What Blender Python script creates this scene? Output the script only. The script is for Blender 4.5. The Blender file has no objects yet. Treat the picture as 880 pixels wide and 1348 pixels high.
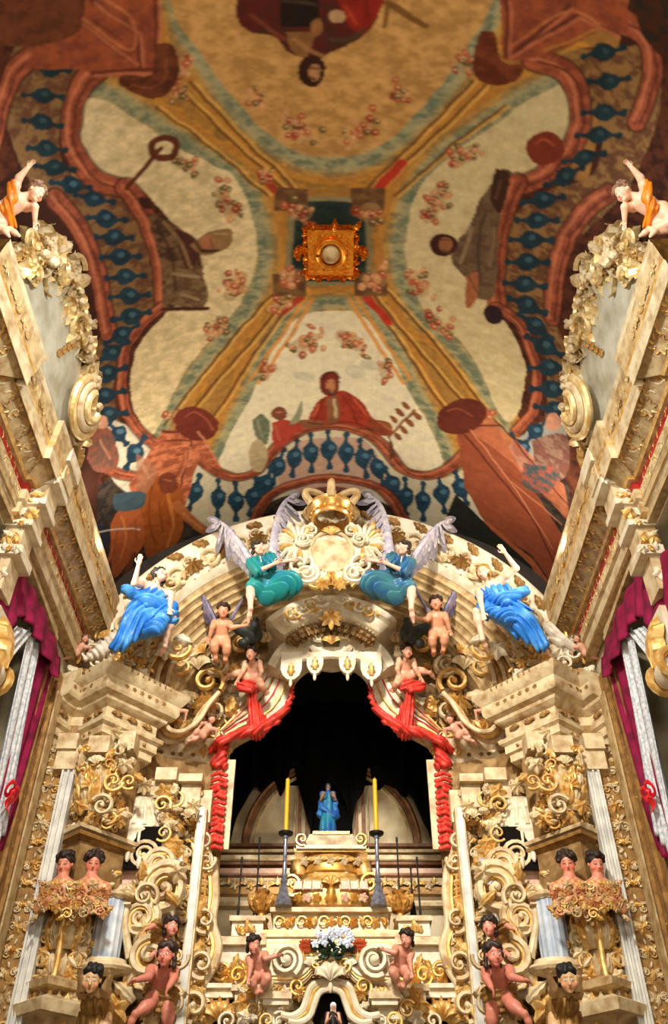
import bpy, math, random
import numpy as np
from mathutils import Vector, Matrix

PI = math.pi
scene = bpy.context.scene
COL = scene.collection
rnd = random.Random(7)
nrs = np.random.RandomState(11)

# ---------------------------------------------------------------- camera geometry
CX, CZ = 0.04, 1.6
FPX, TILT = 1143.0, math.radians(42)
CT, ST = math.cos(TILT), math.sin(TILT)
cam_data = bpy.data.cameras.new('camera')
cam_data.sensor_fit = 'VERTICAL'
cam_data.sensor_height = 36.0
cam_data.lens = FPX / 1348.0 * 36.0
cam_data.clip_end = 100
cam = bpy.data.objects.new('camera', cam_data)
cam.location = (CX, 0, CZ)
cam.rotation_euler = (PI / 2 + TILT, 0, 0)
COL.objects.link(cam)
scene.camera = cam


def ray(px, py):
    v = 674.0 - py
    return np.array([px - 440.0, FPX * CT - v * ST, FPX * ST + v * CT])


def P(px, py, Y):
    """survey point of the photograph at depth plane Y"""
    d = ray(px, py); t = Y / d[1]
    return np.array([CX + d[0] * t, Y, CZ + d[2] * t])


def PXW(px, py, X):
    d = ray(px, py); t = (X - CX) / d[0]
    return np.array([X, d[1] * t, CZ + d[2] * t])


def PZ(px, py, Z):
    d = ray(px, py); t = (Z - CZ) / d[2]
    return np.array([CX + d[0] * t, d[1] * t, Z])


def lin(r, g, b):
    def f(c):
        c = c / 255.0
        return c / 12.92 if c <= 0.04045 else ((c + 0.055) / 1.055) ** 2.4
    return (f(r), f(g), f(b), 1.0)


# ---------------------------------------------------------------- materials
def mat(name, rgb, rough=0.55, metal=0.0, rgb2=None, nscale=8.0, lo=0.4, hi=0.65, detail=4.0, bump=0.0, bscale=60.0,
        spec=0.4, emit=0.0, metal2=None):
    m = bpy.data.materials.new(name); m.use_nodes = True
    nt = m.node_tree; N = nt.nodes; L = nt.links
    b = N['Principled BSDF']
    b.inputs['Roughness'].default_value = rough
    b.inputs['Metallic'].default_value = metal
    b.inputs['Specular IOR Level'].default_value = spec
    tc = N.new('ShaderNodeTexCoord')
    c1 = lin(*rgb)
    if rgb2 is not None:
        nz = N.new('ShaderNodeTexNoise'); nz.inputs['Scale'].default_value = nscale; nz.inputs['Detail'].default_value = detail
        L.new(tc.outputs['Object'], nz.inputs['Vector'])
        mr = N.new('ShaderNodeMapRange'); mr.inputs['From Min'].default_value = lo; mr.inputs['From Max'].default_value = hi
        L.new(nz.outputs['Fac'], mr.inputs['Value'])
        mx = N.new('ShaderNodeMix'); mx.data_type = 'RGBA'
        mx.inputs['A'].default_value = c1; mx.inputs['B'].default_value = lin(*rgb2)
        L.new(mr.outputs['Result'], mx.inputs['Factor'])
        L.new(mx.outputs['Result'], b.inputs['Base Color'])
        if metal2 is not None:
            mm = N.new('ShaderNodeMapRange'); mm.inputs['To Min'].default_value = metal; mm.inputs['To Max'].default_value = metal2
            L.new(mr.outputs['Result'], mm.inputs['Value']); L.new(mm.outputs['Result'], b.inputs['Metallic'])
    else:
        b.inputs['Base Color'].default_value = c1
    if bump > 0:
        n2 = N.new('ShaderNodeTexNoise'); n2.inputs['Scale'].default_value = bscale; n2.inputs['Detail'].default_value = 3
        L.new(tc.outputs['Object'], n2.inputs['Vector'])
        bp = N.new('ShaderNodeBump'); bp.inputs['Strength'].default_value = bump; bp.inputs['Distance'].default_value = 0.02
        L.new(n2.outputs['Fac'], bp.inputs['Height']); L.new(bp.outputs['Normal'], b.inputs['Normal'])
    if emit > 0:
        b.inputs['Emission Color'].default_value = c1; b.inputs['Emission Strength'].default_value = emit
    return m


def mat_attr(name, rough=0.5, nscale=30.0, amount=0.12, spec=0.4, bump=0.0):
    """surface coloured by the mesh's own 'Col' attribute with a little mottling"""
    m = bpy.data.materials.new(name); m.use_nodes = True
    nt = m.node_tree; N = nt.nodes; L = nt.links
    b = N['Principled BSDF']; b.inputs['Roughness'].default_value = rough; b.inputs['Specular IOR Level'].default_value = spec
    at = N.new('ShaderNodeAttribute'); at.attribute_name = 'Col'
    tc = N.new('ShaderNodeTexCoord')
    nz = N.new('ShaderNodeTexNoise'); nz.inputs['Scale'].default_value = nscale; nz.inputs['Detail'].default_value = 6
    L.new(tc.outputs['Object'], nz.inputs['Vector'])
    mr = N.new('ShaderNodeMapRange'); mr.inputs['From Min'].default_value = 0.3; mr.inputs['From Max'].default_value = 0.7
    mr.inputs['To Min'].default_value = 1 - amount; mr.inputs['To Max'].default_value = 1 + amount
    L.new(nz.outputs['Fac'], mr.inputs['Value'])
    mx = N.new('ShaderNodeVectorMath'); mx.operation = 'MULTIPLY'
    L.new(at.outputs['Color'], mx.inputs[0]); L.new(mr.outputs['Result'], mx.inputs[1])
    L.new(mx.outputs['Vector'], b.inputs['Base Color'])
    if bump > 0:
        bp = N.new('ShaderNodeBump'); bp.inputs['Strength'].default_value = bump; bp.inputs['Distance'].default_value = 0.01
        L.new(nz.outputs['Fac'], bp.inputs['Height']); L.new(bp.outputs['Normal'], b.inputs['Normal'])
    return m


IVORY = mat('ivory_gesso', (214, 194, 152), 0.5, 0.0, (164, 130, 84), 7.0, 0.42, 0.72, bump=0.25, bscale=25)
IVORY2 = mat('warm_gesso', (198, 172, 124), 0.5, 0.0, (150, 114, 68), 9.0, 0.4, 0.7, bump=0.2, bscale=30)
PALE = mat('pale_marbled_paint', (216, 212, 200), 0.4, 0.0, (178, 176, 168), 5.0, 0.4, 0.7)
GOLD = mat('gilding', (206, 156, 78), 0.42, 0.5, (232, 200, 132), 14.0, 0.4, 0.7, bump=0.15, bscale=40, metal2=0.25)
OCHRE = mat('dull_gilding', (162, 122, 64), 0.5, 0.3, (116, 80, 38), 10.0, 0.4, 0.7, bump=0.3, bscale=40)
DEEPGOLD = mat('burnished_gilding', (204, 144, 58), 0.32, 0.6, (226, 178, 92), 12.0, 0.4, 0.7)
CREAMW = mat('white_gesso', (224, 213, 186), 0.5, 0.0, (190, 168, 126), 6.0, 0.42, 0.75, bump=0.25, bscale=25)
PINKPAINT = mat('rose_marbled_paint', (206, 160, 136), 0.45, 0.0, (226, 190, 160), 12.0, 0.4, 0.7)
REDPAINT = mat('crimson_paint', (176, 44, 36), 0.5, 0.0, (140, 34, 30), 12.0, 0.4, 0.7)
BLUEGREY = mat('blue_grey_marbling', (160, 172, 186), 0.4, 0.0, (206, 212, 214), 6.0, 0.35, 0.65)
DARK = mat('recess_shade_paint', (20, 14, 10), 0.9, 0.0, (12, 10, 8), 5.0, spec=0.1)  # near black that paints in the shade of the small niches
SHADEBLACK = mat('painted_shade_black', (9, 8, 8), 0.95, spec=0.05)  # black standing in for the shade inside the throne chamber
RECESS = mat('dark_brown_wood', (92, 66, 38), 0.8, 0.0, (60, 40, 22), 6.0, spec=0.2)  # dark brown wood tone mottled by noise
GROUND = mat('carved_ground', (122, 90, 50), 0.7, 0.1, (164, 132, 86), 7.0, 0.42, 0.66, spec=0.2)
MATS = [IVORY, GOLD, IVORY2, OCHRE, PALE]
FLESH = mat_attr('flesh_polychromy', 0.42, 25, 0.08)
HAIR = mat('dark_hair', (46, 28, 16), 0.6, 0.0, (24, 14, 8), 30.0)


# ---------------------------------------------------------------- mesh builder
class MB:
    def __init__(self):
        self.V = []; self.F = []; self.M = []; self.n = 0

    def add(self, v, f, m=0):
        v = np.asarray(v, dtype=np.float64).reshape(-1, 3)
        groups = f if isinstance(f, list) and len(f) and isinstance(f[0], np.ndarray) else None
        if groups is None:
            by = {}
            for q in f:
                by.setdefault(len(q), []).append(q)
            groups = [np.array(x, dtype=np.int64) for x in by.values()]
        for g in groups:
            self.F.append(g + self.n); self.M.append(m)
        self.V.append(v); self.n += len(v)

    def t(self, tpl, mtx=None, m=0):
        v, f = tpl
        if mtx is not None:
            v = v @ mtx[:3, :3].T + mtx[:3, 3]
            if np.linalg.det(mtx[:3, :3]) < 0:
                f = [g[:, ::-1] for g in f]
        self.add(v, f, m)

    def box(self, c, s, m=0, rz=0.0):
        x, y, z = np.array(s) / 2.0
        v = np.array([[a * x, b * y, d * z] for a in (-1, 1) for b in (-1, 1) for d in (-1, 1)])
        if rz:
            cs, sn = math.cos(rz), math.sin(rz)
            v = v @ np.array([[cs, -sn, 0], [sn, cs, 0], [0, 0, 1]]).T
        f = np.array([[0, 1, 3, 2], [4, 6, 7, 5], [0, 4, 5, 1], [2, 3, 7, 6], [0, 2, 6, 4], [1, 5, 7, 3]])
        self.add(v + np.array(c), [f], m)

    def box2(self, a, b, m=0):
        a = np.array(a, float); b = np.array(b, float)
        self.box((a + b) / 2, np.abs(b - a), m)

    def tube(self, pts, rad, m=0, n=8, flat=1.0, fn=None, cap=True):
        """tube through pts; flat squashes along fn"""
        pts = np.asarray(pts, float); k = len(pts)
        rad = np.ones(k) * rad if np.isscalar(rad) else np.asarray(rad, float)
        tan = np.gradient(pts, axis=0); tan /= np.linalg.norm(tan, axis=1)[:, None] + 1e-9
        ref = np.array(fn if fn is not None else (0, -1, 0.001), float)
        V = []
        for i in range(k):
            s = np.cross(tan[i], ref)
            if np.linalg.norm(s) < 1e-4: s = np.cross(tan[i], np.array([1, 0, 0.3]))
            s /= np.linalg.norm(s); u = np.cross(s, tan[i])
            for j in range(n):
                a = 2 * PI * j / n
                V.append(pts[i] + rad[i] * (math.cos(a) * s + math.sin(a) * u * flat))
        F = []
        for i in range(k - 1):
            for j in range(n):
                a = i * n + j; b = i * n + (j + 1) % n
                F.append((a, b, b + n, a + n))
        F = [np.array(F)]
        if cap:
            F.append(np.array([list(range(n - 1, -1, -1))])); F.append(np.array([[(k - 1) * n + j for j in range(n)]]))
        self.add(V, F, m)

    def lathe(self, c, prof, m=0, n=24, a0=0.0, a1=2 * PI, sx=1.0, sy=1.0):
        """prof list of (r,z)"""
        full = abs(a1 - a0 - 2 * PI) < 1e-6
        cols = n if full else n + 1
        V = []
        for r, z in prof:
            for j in range(cols):
                a = a0 + (a1 - a0) * j / n
                V.append((c[0] + r * math.cos(a) * sx, c[1] + r * math.sin(a) * sy, c[2] + z))
        F = []
        for i in range(len(prof) - 1):
            for j in range(n):
                j2 = (j + 1) % cols
                F.append((i * cols + j, i * cols + j2, (i + 1) * cols + j2, (i + 1) * cols + j))
        self.add(V, F, m)

    def grid(self, G, m=0, closeu=False):
        """G array (a,b,3)"""
        a, b = G.shape[:2]
        idx = np.arange(a * b).reshape(a, b)
        if closeu: idx = np.vstack([idx, idx[:1]])
        f = np.stack([idx[:-1, :-1], idx[:-1, 1:], idx[1:, 1:], idx[1:, :-1]], -1).reshape(-1, 4)
        self.add(G.reshape(-1, 3), [f], m)

    def slab(self, G, nrm, th, m=0):
        """grid surface G thickened along nrm by th: closed"""
        nrm = np.array(nrm, float)
        a, b = G.shape[:2]
        if nrm.ndim == 1: off = nrm * th
        else: off = nrm * th
        G2 = G - off
        idx = np.arange(a * b).reshape(a, b); N = a * b
        f1 = np.stack([idx[:-1, :-1], idx[:-1, 1:], idx[1:, 1:], idx[1:, :-1]], -1).reshape(-1, 4)
        f2 = f1[:, ::-1] + N
        e = list(idx[0, :]) + list(idx[1:, -1]) + list(idx[-1, -2::-1]) + list(idx[-2:0:-1, 0])
        e = np.array(e); e2 = np.roll(e, -1)
        f3 = np.stack([e, e + N, e2 + N, e2], -1)
        self.add(np.vstack([G.reshape(-1, 3), G2.reshape(-1, 3)]), [f1, f2, f3], m)

    def prism(self, poly, d, m=0):
        """poly: Nx3 planar loop, extruded by vector d"""
        p = np.asarray(poly, float); n = len(p); d = np.array(d, float)
        F = [np.array([list(range(n))]), np.array([list(range(2 * n - 1, n - 1, -1))])]
        F.append(np.array([(i, i + n, (i + 1) % n + n, (i + 1) % n) for i in range(n)]))
        self.add(np.vstack([p, p + d]), F, m)

    def sweep(self, path, prof, m=0, z0=0.0, closed=True):
        """profile (out,z) along plan path (x,y); outward = right of travel"""
        path = np.asarray(path, float); prof = np.asarray(prof, float)
        k = len(path); q = len(prof)
        d = np.diff(path, axis=0); d /= np.linalg.norm(d, axis=1)[:, None]
        nn = np.stack([d[:, 1], -d[:, 0]], 1)
        V = np.zeros((k, q, 3))
        for i in range(k):
            if i == 0: m_ = nn[0]
            elif i == k - 1: m_ = nn[-1]
            else:
                m_ = nn[i - 1] + nn[i]; m_ /= np.linalg.norm(m_)
                m_ = m_ / max(0.35, m_ @ nn[i])
            V[i, :, 0] = path[i, 0] + prof[:, 0] * m_[0]
            V[i, :, 1] = path[i, 1] + prof[:, 0] * m_[1]
            V[i, :, 2] = z0 + prof[:, 1]
        F = []
        qq = q if closed else q - 1
        for i in range(k - 1):
            for j in range(qq):
                j2 = (j + 1) % q
                F.append((i * q + j, (i + 1) * q + j, (i + 1) * q + j2, i * q + j2))
        if isinstance(m, (list, tuple)):
            F = np.array(F); mm = np.array([m[min(j, len(m) - 1)] for i in range(k - 1) for j in range(qq)])
            self.add(V.reshape(-1, 3), [F[mm == mm[0]]], int(mm[0]))
            n0 = self.n - len(V.reshape(-1, 3))
            for x in set(mm.tolist()) - {int(mm[0])}: self.F.append(F[mm == x] + n0); self.M.append(x)
            return
        F = [np.array(F)]
        if closed:
            F.append(np.array([list(range(q))])); F.append(np.array([[(k - 1) * q + j for j in range(q - 1, -1, -1)]]))
        self.add(V.reshape(-1, 3), F, m)

    def arc(self, c, prof, a0, a1, n=32, m=0, zs=1.0):
        """closed profile (r,y) swept round c=(x,z) in the XZ plane, angles from +x"""
        q = len(prof); V = []
        for i in range(n + 1):
            a = a0 + (a1 - a0) * i / n
            for r, y in prof:
                V.append((c[0] + r * math.cos(a), y, c[1] + r * math.sin(a) * zs))
        F = []
        for i in range(n):
            for j in range(q):
                j2 = (j + 1) % q
                F.append((i * q + j, i * q + j2, (i + 1) * q + j2, (i + 1) * q + j))
        F = [np.array(F), np.array([list(range(q - 1, -1, -1))]), np.array([[n * q + j for j in range(q)]])]
        self.add(V, F, m)

    def build(self, name, mats=None, parent=None, smooth=35, flip=False):
        mats = mats if mats is not None else MATS
        if not isinstance(mats, (list, tuple)): mats = [mats]
        V = np.vstack(self.V)
        if parent is not None:
            o = parent; off = np.zeros(3)
            while o is not None:
                off += np.array(o.location); o = o.parent
            V = V - off
            loc = (0, 0, 0)
        else:
            mn, mx = V.min(0), V.max(0)
            off = np.array([(mn[0] + mx[0]) / 2, (mn[1] + mx[1]) / 2, mn[2]])
            V = V - off; loc = tuple(off)
        me = bpy.data.meshes.new(name)
        loops = np.concatenate([g.reshape(-1) for g in self.F])
        tot = np.concatenate([np.full(len(g), g.shape[1]) for g in self.F])
        mi = np.concatenate([np.full(len(g), m) for g, m in zip(self.F, self.M)])
        fill_mesh(me, V, loops, tot, np.minimum(mi, len(mats) - 1))
        for x in mats: me.materials.append(x)
        me.polygons.foreach_set('use_smooth', np.ones(len(tot), bool))
        if smooth is not None and smooth < 180: me.set_sharp_from_angle(angle=math.radians(smooth))
        o = bpy.data.objects.new(name, me); COL.objects.link(o)
        o.location = loc
        if parent is not None: o.parent = parent
        return o


def fill_mesh(me, V, loops, tot, mi=None):
    st = np.concatenate([[0], np.cumsum(tot)[:-1]])
    me.vertices.add(len(V)); me.vertices.foreach_set('co', V.astype(np.float32).reshape(-1))
    me.loops.add(len(loops)); me.loops.foreach_set('vertex_index', loops.astype(np.int32))
    me.polygons.add(len(tot)); me.polygons.foreach_set('loop_start', st.astype(np.int32))
    me.polygons.foreach_set('loop_total', tot.astype(np.int32))
    if mi is not None: me.polygons.foreach_set('material_index', mi.astype(np.int32))
    me.update(calc_edges=True); me.validate()


def tag(o, label=None, cat=None, group=None, kind=None):
    if label: o['label'] = label
    if cat: o['category'] = cat
    if group: o['group'] = group
    if kind: o['kind'] = kind
    return o


def empty(name, loc, label=None, cat=None, group=None):
    o = bpy.data.objects.new(name, None); COL.objects.link(o); o.location = tuple(loc)
    o.empty_display_size = 0.1
    return tag(o, label, cat, group)


def mirror_mesh(me):
    m2 = me.copy()
    n = len(me.vertices); co = np.zeros(n * 3, np.float32); me.vertices.foreach_get('co', co)
    co = co.reshape(-1, 3); co[:, 0] *= -1; m2.vertices.foreach_set('co', co.reshape(-1)); m2.flip_normals(); m2.update()
    return m2


_mm = {}


def mirror(o, label=None, parent=None, swap=None):
    """copy of a thing with its parts on the other side of the chancel's axis"""
    c = o.copy()
    if o.data is not None:
        if o.data.name not in _mm: _mm[o.data.name] = mirror_mesh(o.data)
        c.data = _mm[o.data.name]
        if swap:
            for i, x in enumerate(c.data.materials):
                if x and x.name in swap: c.data.materials[i] = swap[x.name]
    c.location = (-o.location.x, o.location.y, o.location.z)
    COL.objects.link(c)
    if parent is not None: c.parent = parent
    if label: c['label'] = label
    for ch in [k for k in list(bpy.data.objects) if k.parent == o]:
        mirror(ch, None, c, swap)
    return c


def mirror_part(o):
    return mirror(o, None, o.parent)


# ---------------------------------------------------------------- ornament templates (x right, z up, relief towards -y)
def heightfield(nu, nv, fx, closed=False):
    G = np.zeros((nu, nv, 3))
    for i in range(nu):
        for j in range(nv):
            G[i, j] = fx(i / (nu - 1), j / (nv - 1) * 2 - 1)
    idx = np.arange(nu * nv).reshape(nu, nv)
    f = np.stack([idx[:-1, :-1], idx[:-1, 1:], idx[1:, 1:], idx[1:, :-1]], -1).reshape(-1, 4)[:, ::-1]
    return G.reshape(-1, 3), [f]


def _leaf(u, v):
    w = 0.26 * math.sin(PI * min(1, (u * 0.9 + 0.08)) ** 0.8) * (1 + 0.28 * math.cos(u * 6 * PI))
    x = v * w; z = u - 0.12 * max(0, u - 0.7)
    y = -(0.05 + 0.16 * (1 - v * v) * math.sin(PI * u) + 0.2 * u * u - 0.05 * (1 - abs(v)) * 0.8 * math.exp(-(v * 5) ** 2))
    if abs(v) > 0.98 or u < 0.02: y = 0.02 - 0.12 * u * u
    return (x, y, z)


LEAF = heightfield(11, 7, _leaf)


def _scroll(turns=1.35, n=22, r0=0.5, w=0.11, tail=0.0):
    mb = MB(); pts = []; rad = []
    for i in range(n):
        s = i / (n - 1); a = -PI / 2 + s * turns * 2 * PI
        r = r0 * (1 - s) ** 0.75 + 0.07
        pts.append((r * math.cos(a), -0.06 - 0.10 * s, r * math.sin(a))); rad.append(w * (1 - 0.55 * s) + 0.01)
    mb.tube(pts, rad, n=6)
    v = np.vstack(mb.V); f = [g for g in mb.F]
    e = ellipsoid((pts[-1][0] * 0.3, -0.14, pts[-1][2] * 0.3), (0.12, 0.09, 0.12), 6, 5)
    return np.vstack([v, e[0]]), f + [g + len(v) for g in e[1]]


def ellipsoid(c, r, nu=8, nv=6):
    V = []
    for i in range(nv + 1):
        p = PI * i / nv
        for j in range(nu):
            a = 2 * PI * j / nu
            V.append((c[0] + r[0] * math.sin(p) * math.cos(a), c[1] + r[1] * math.sin(p) * math.sin(a), c[2] + r[2] * math.cos(p)))
    F = []
    for i in range(nv):
        for j in range(nu):
            j2 = (j + 1) % nu
            F.append((i * nu + j, (i + 1) * nu + j, (i + 1) * nu + j2, i * nu + j2))
    return np.array(V), [np.array(F)]


def _disc(fr, nr=6, nt=30):
    V = []
    for i in range(nr):
        for j in range(nt):
            a = 2 * PI * j / nt
            V.append(fr(i / (nr - 1), a))
    F = []
    for i in range(nr - 1):
        for j in range(nt):
            j2 = (j + 1) % nt
            F.append((i * nt + j, (i + 1) * nt + j, (i + 1) * nt + j2, i * nt + j2))
    return np.array(V), [np.array(F)[:, ::-1]]


def _ros(k, s=0.5):
    def f(r, a):
        rr = s * r * (1 + 0.22 * math.cos(k * a) * r)
        h = 0.28 * math.exp(-(r * 4.5) ** 2) + 0.22 * math.sin(PI * min(1, r * 1.02)) * (0.75 + 0.35 * math.cos(k * a))
        return (rr * math.cos(a), -(h if r < 0.99 else 0) * 0.9 - (0.0), rr * math.sin(a))
    return _disc(f, 7, k * 6)


def _shell():
    def f(u, v):
        a = v * 1.25; r = u
        rr = r * (0.55 + 0.08 * abs(math.sin(a * 5.6)) * r)
        return (rr * math.sin(a), -(0.04 + 0.16 * math.sin(PI * min(u, 0.97)) * (0.6 + 0.4 * abs(math.cos(a * 5.6))) + 0.12 * u * u) if u < 0.99 else 0.02, rr * math.cos(a) - 0.1)
    return heightfield(7, 27, f)


ROS5, ROS8 = _ros(5), _ros(8)
SHELL = _shell()
CSCR = _scroll(1.3)
SCR2 = _scroll(1.9, 30, 0.5, 0.13)
PEARL = ellipsoid((0, -0.2, 0), (0.5, 0.5, 0.5), 7, 5)
BUD = ellipsoid((0, -0.12, 0.5), (0.2, 0.2, 0.5), 7, 6)


def frame(o, ex, ez, s=1.0, rot=0.0, mir=False, depth=1.0):
    """4x4: local x->ex, z->ez, -y->outward normal"""
    ex = np.array(ex, float); ex /= np.linalg.norm(ex); ez = np.array(ez, float); ez /= np.linalg.norm(ez)
    ny = np.cross(ez, ex)   # local +y (inward)
    c, sn = math.cos(rot), math.sin(rot)
    sx = -s if mir else s
    X = (ex * c + ez * sn) * sx; Z = (-ex * sn + ez * c) * s
    M = np.eye(4); M[:3, 0] = X; M[:3, 1] = ny * s * depth; M[:3, 2] = Z; M[:3, 3] = o
    return M


EX, EZ = (1, 0, 0), (0, 0, 1)


def carve(mb, o, ex, ez, w, L, seed=0, gold=0.5, cell=None, dens=1.0, depth=1.0, mI=0, mG=1):
    """candelabra relief filling a w x L field whose foot centre is o"""
    r = random.Random(seed); o = np.array(o, float); ex = np.array(ex, float); ez = np.array(ez, float)
    ex = ex / np.linalg.norm(ex); ez = ez / np.linalg.norm(ez)
    cell = cell or w * 0.95
    n = max(1, int(round(L / cell))); c = L / n
    pick = lambda: mG if r.random() < gold else mI
    for i in range(n):
        b = o + ez * (c * (i + 0.5)); k = r.random()
        T = [ROS5, ROS8, SHELL, LEAF][int(r.random() * 4)]
        mb.t(T, frame(b - (ez * c * 0.25 if T is LEAF else 0), ex, ez, c * r.uniform(0.4, 0.6), 0, False, depth * 1.3), pick())
        up = r.random() < 0.5
        for sgn in (-1, 1):
            mb.t(CSCR, frame(b + ex * sgn * w * 0.27 + ez * c * (0.12 if up else -0.1), ex, ez, min(w, c) * 0.40, sgn * (0.4 if up else 2.2), sgn < 0, depth), pick())
            for q in range(int(3 * dens)):
                a = r.uniform(0.2, 2.6) * sgn
                mb.t(LEAF, frame(b + ex * sgn * w * r.uniform(0.05, 0.3) + ez * c * r.uniform(-0.45, 0.3), ex, ez, min(w, c) * r.uniform(0.3, 0.48), -a, False, depth * 1.1), pick())
            mb.t(PEARL, frame(b + ex * sgn * w * r.uniform(0.1, 0.45) + ez * c * r.uniform(-0.5, 0.5), ex, ez, c * r.uniform(0.08, 0.15)), pick())
        mb.t(BUD, frame(b + ez * c * 0.3, ex, ez, c * 0.3, r.uniform(-0.3, 0.3), False, 1.2), pick())


def border(mb, o, ex, ez, L, pitch, s, tpl, m=1, rot=0.0):
    o = np.array(o, float); ez = np.array(ez, float)
    n = max(1, int(L / pitch))
    for i in range(n):
        mb.t(tpl, frame(o + ez * (L * (i + 0.5) / n), ex, ez, s, rot), m)


def polyline(pts, n):
    """even smooth resample (Catmull-Rom) of control points"""
    p = np.asarray(pts, float); k = len(p)
    if k == 2:
        s = np.linspace(0, 1, n)[:, None]; return p[0] * (1 - s) + p[1] * s
    out = []
    for s in np.linspace(0, k - 1 - 1e-9, n):
        i = int(s); t = s - i
        p0 = p[max(i - 1, 0)]; p1 = p[i]; p2 = p[i + 1]; p3 = p[min(i + 2, k - 1)]
        out.append(0.5 * ((2 * p1) + (-p0 + p2) * t + (2 * p0 - 5 * p1 + 4 * p2 - p3) * t * t + (-p0 + 3 * p1 - 3 * p2 + p3) * t ** 3))
    return np.array(out)


def cloth(mb, A, B, nrm, folds=6, amp=0.05, na=30, nb=40, th=0.02, m=0, seed=0, sag=0.0):
    """pleated cloth between the polylines A and B (pleats run from A to B)"""
    r = random.Random(seed)
    A = polyline(A, nb); B = polyline(B, nb); nrm = np.array(nrm, float)
    G = np.zeros((na, nb, 3)); ph = [r.uniform(0, 6.28) for _ in range(4)]
    for j in range(nb):
        v = j / (nb - 1)
        for i in range(na):
            u = i / (na - 1)
            p = A[j] * (1 - u) + B[j] * u
            d = math.sin(2 * PI * folds * v + ph[0] + 0.8 * math.sin(u * 3 + ph[1])) + 0.4 * math.sin(2 * PI * folds * 1.9 * v + ph[2] + u * 2)
            G[i, j] = p + nrm * amp * d * (0.45 + 0.55 * u) + np.array([0, 0, -sag * math.sin(PI * v) * u])
    mb.slab(G, nrm, th, m)
# ---------------------------------------------------------------- sculpting: smooth union of rounded forms, meshed as one surface
class Sculpt:
    def __init__(self, h, k=0.02):
        self.h = h; self.k = k; self.pr = []

    def cone(self, a, b, ra, rb=None, k=None, neg=False):
        self.pr.append(('c', np.array(a, float), np.array(b, float), ra, rb if rb is not None else ra, k or self.k, neg)); return self

    def ell(self, c, r, R=None, k=None, neg=False):
        self.pr.append(('e', np.array(c, float), np.array(r, float), np.eye(3) if R is None else R, None, k or self.k, neg)); return self

    def mesh(self, disp=None):
        h = self.h; lo = np.full(3, 1e9); hi = np.full(3, -1e9)
        for p in self.pr:
            if p[0] == 'c': R = max(p[3], p[4]); a = np.minimum(p[1], p[2]) - R; b = np.maximum(p[1], p[2]) + R
            else: R = max(p[2]); a = p[1] - R; b = p[1] + R
            if not p[6]: lo = np.minimum(lo, a); hi = np.maximum(hi, b)
        pad = 4 * h + (0.03 if disp else 0)
        lo -= pad; hi += pad
        n = np.ceil((hi - lo) / h).astype(int) + 1
        F = np.full(tuple(n), 1.0, np.float32)
        ax = [lo[i] + h * np.arange(n[i]) for i in range(3)]
        for kind, p1, p2, p3, p4, k, neg in self.pr:
            if kind == 'c': R = max(p3, p4); a = np.minimum(p1, p2) - R; b = np.maximum(p1, p2) + R
            else: R = max(p2); a = p1 - R; b = p1 + R
            i0 = np.clip(((a - k * 1.5 - 3 * h - (0.04 if disp else 0) - lo) / h).astype(int), 0, n - 1); i1 = np.clip(((b + k * 1.5 + 3 * h + (0.04 if disp else 0) - lo) / h).astype(int) + 2, 1, n)
            sl = tuple(slice(i0[q], i1[q]) for q in range(3))
            X = ax[0][sl[0]][:, None, None]; Y = ax[1][sl[1]][None, :, None]; Z = ax[2][sl[2]][None, None, :]
            if kind == 'c':
                ba = p2 - p1; L2 = ba @ ba + 1e-12
                t = ((X - p1[0]) * ba[0] + (Y - p1[1]) * ba[1] + (Z - p1[2]) * ba[2]) / L2
                t = np.clip(t, 0, 1)
                d = np.sqrt((X - p1[0] - t * ba[0]) ** 2 + (Y - p1[1] - t * ba[1]) ** 2 + (Z - p1[2] - t * ba[2]) ** 2) - (p3 + (p4 - p3) * t)
            else:
                Rm = p3; x = X - p1[0]; y = Y - p1[1]; z = Z - p1[2]
                u = [(x * Rm[0, q] + y * Rm[1, q] + z * Rm[2, q]) / p2[q] for q in range(3)]
                k0 = np.sqrt(u[0] ** 2 + u[1] ** 2 + u[2] ** 2) + 1e-9
                k1 = np.sqrt((u[0] / p2[0]) ** 2 + (u[1] / p2[1]) ** 2 + (u[2] / p2[2]) ** 2) + 1e-9
                d = k0 * (k0 - 1.0) / k1
            G = F[sl]
            if neg:
                d2 = -d; hh = np.maximum(k - np.abs(G - d2), 0) / k
                F[sl] = np.maximum(G, d2) + hh * hh * k * 0.25
            else:
                hh = np.maximum(k - np.abs(G - d), 0) / k
                F[sl] = np.minimum(G, d) - hh * hh * k * 0.25
        if disp:
            X, Y, Z = np.meshgrid(*ax, indexing='ij')
            F = F + disp(X, Y, Z).astype(np.float32)
        return surface_nets(F, lo, h)


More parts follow.
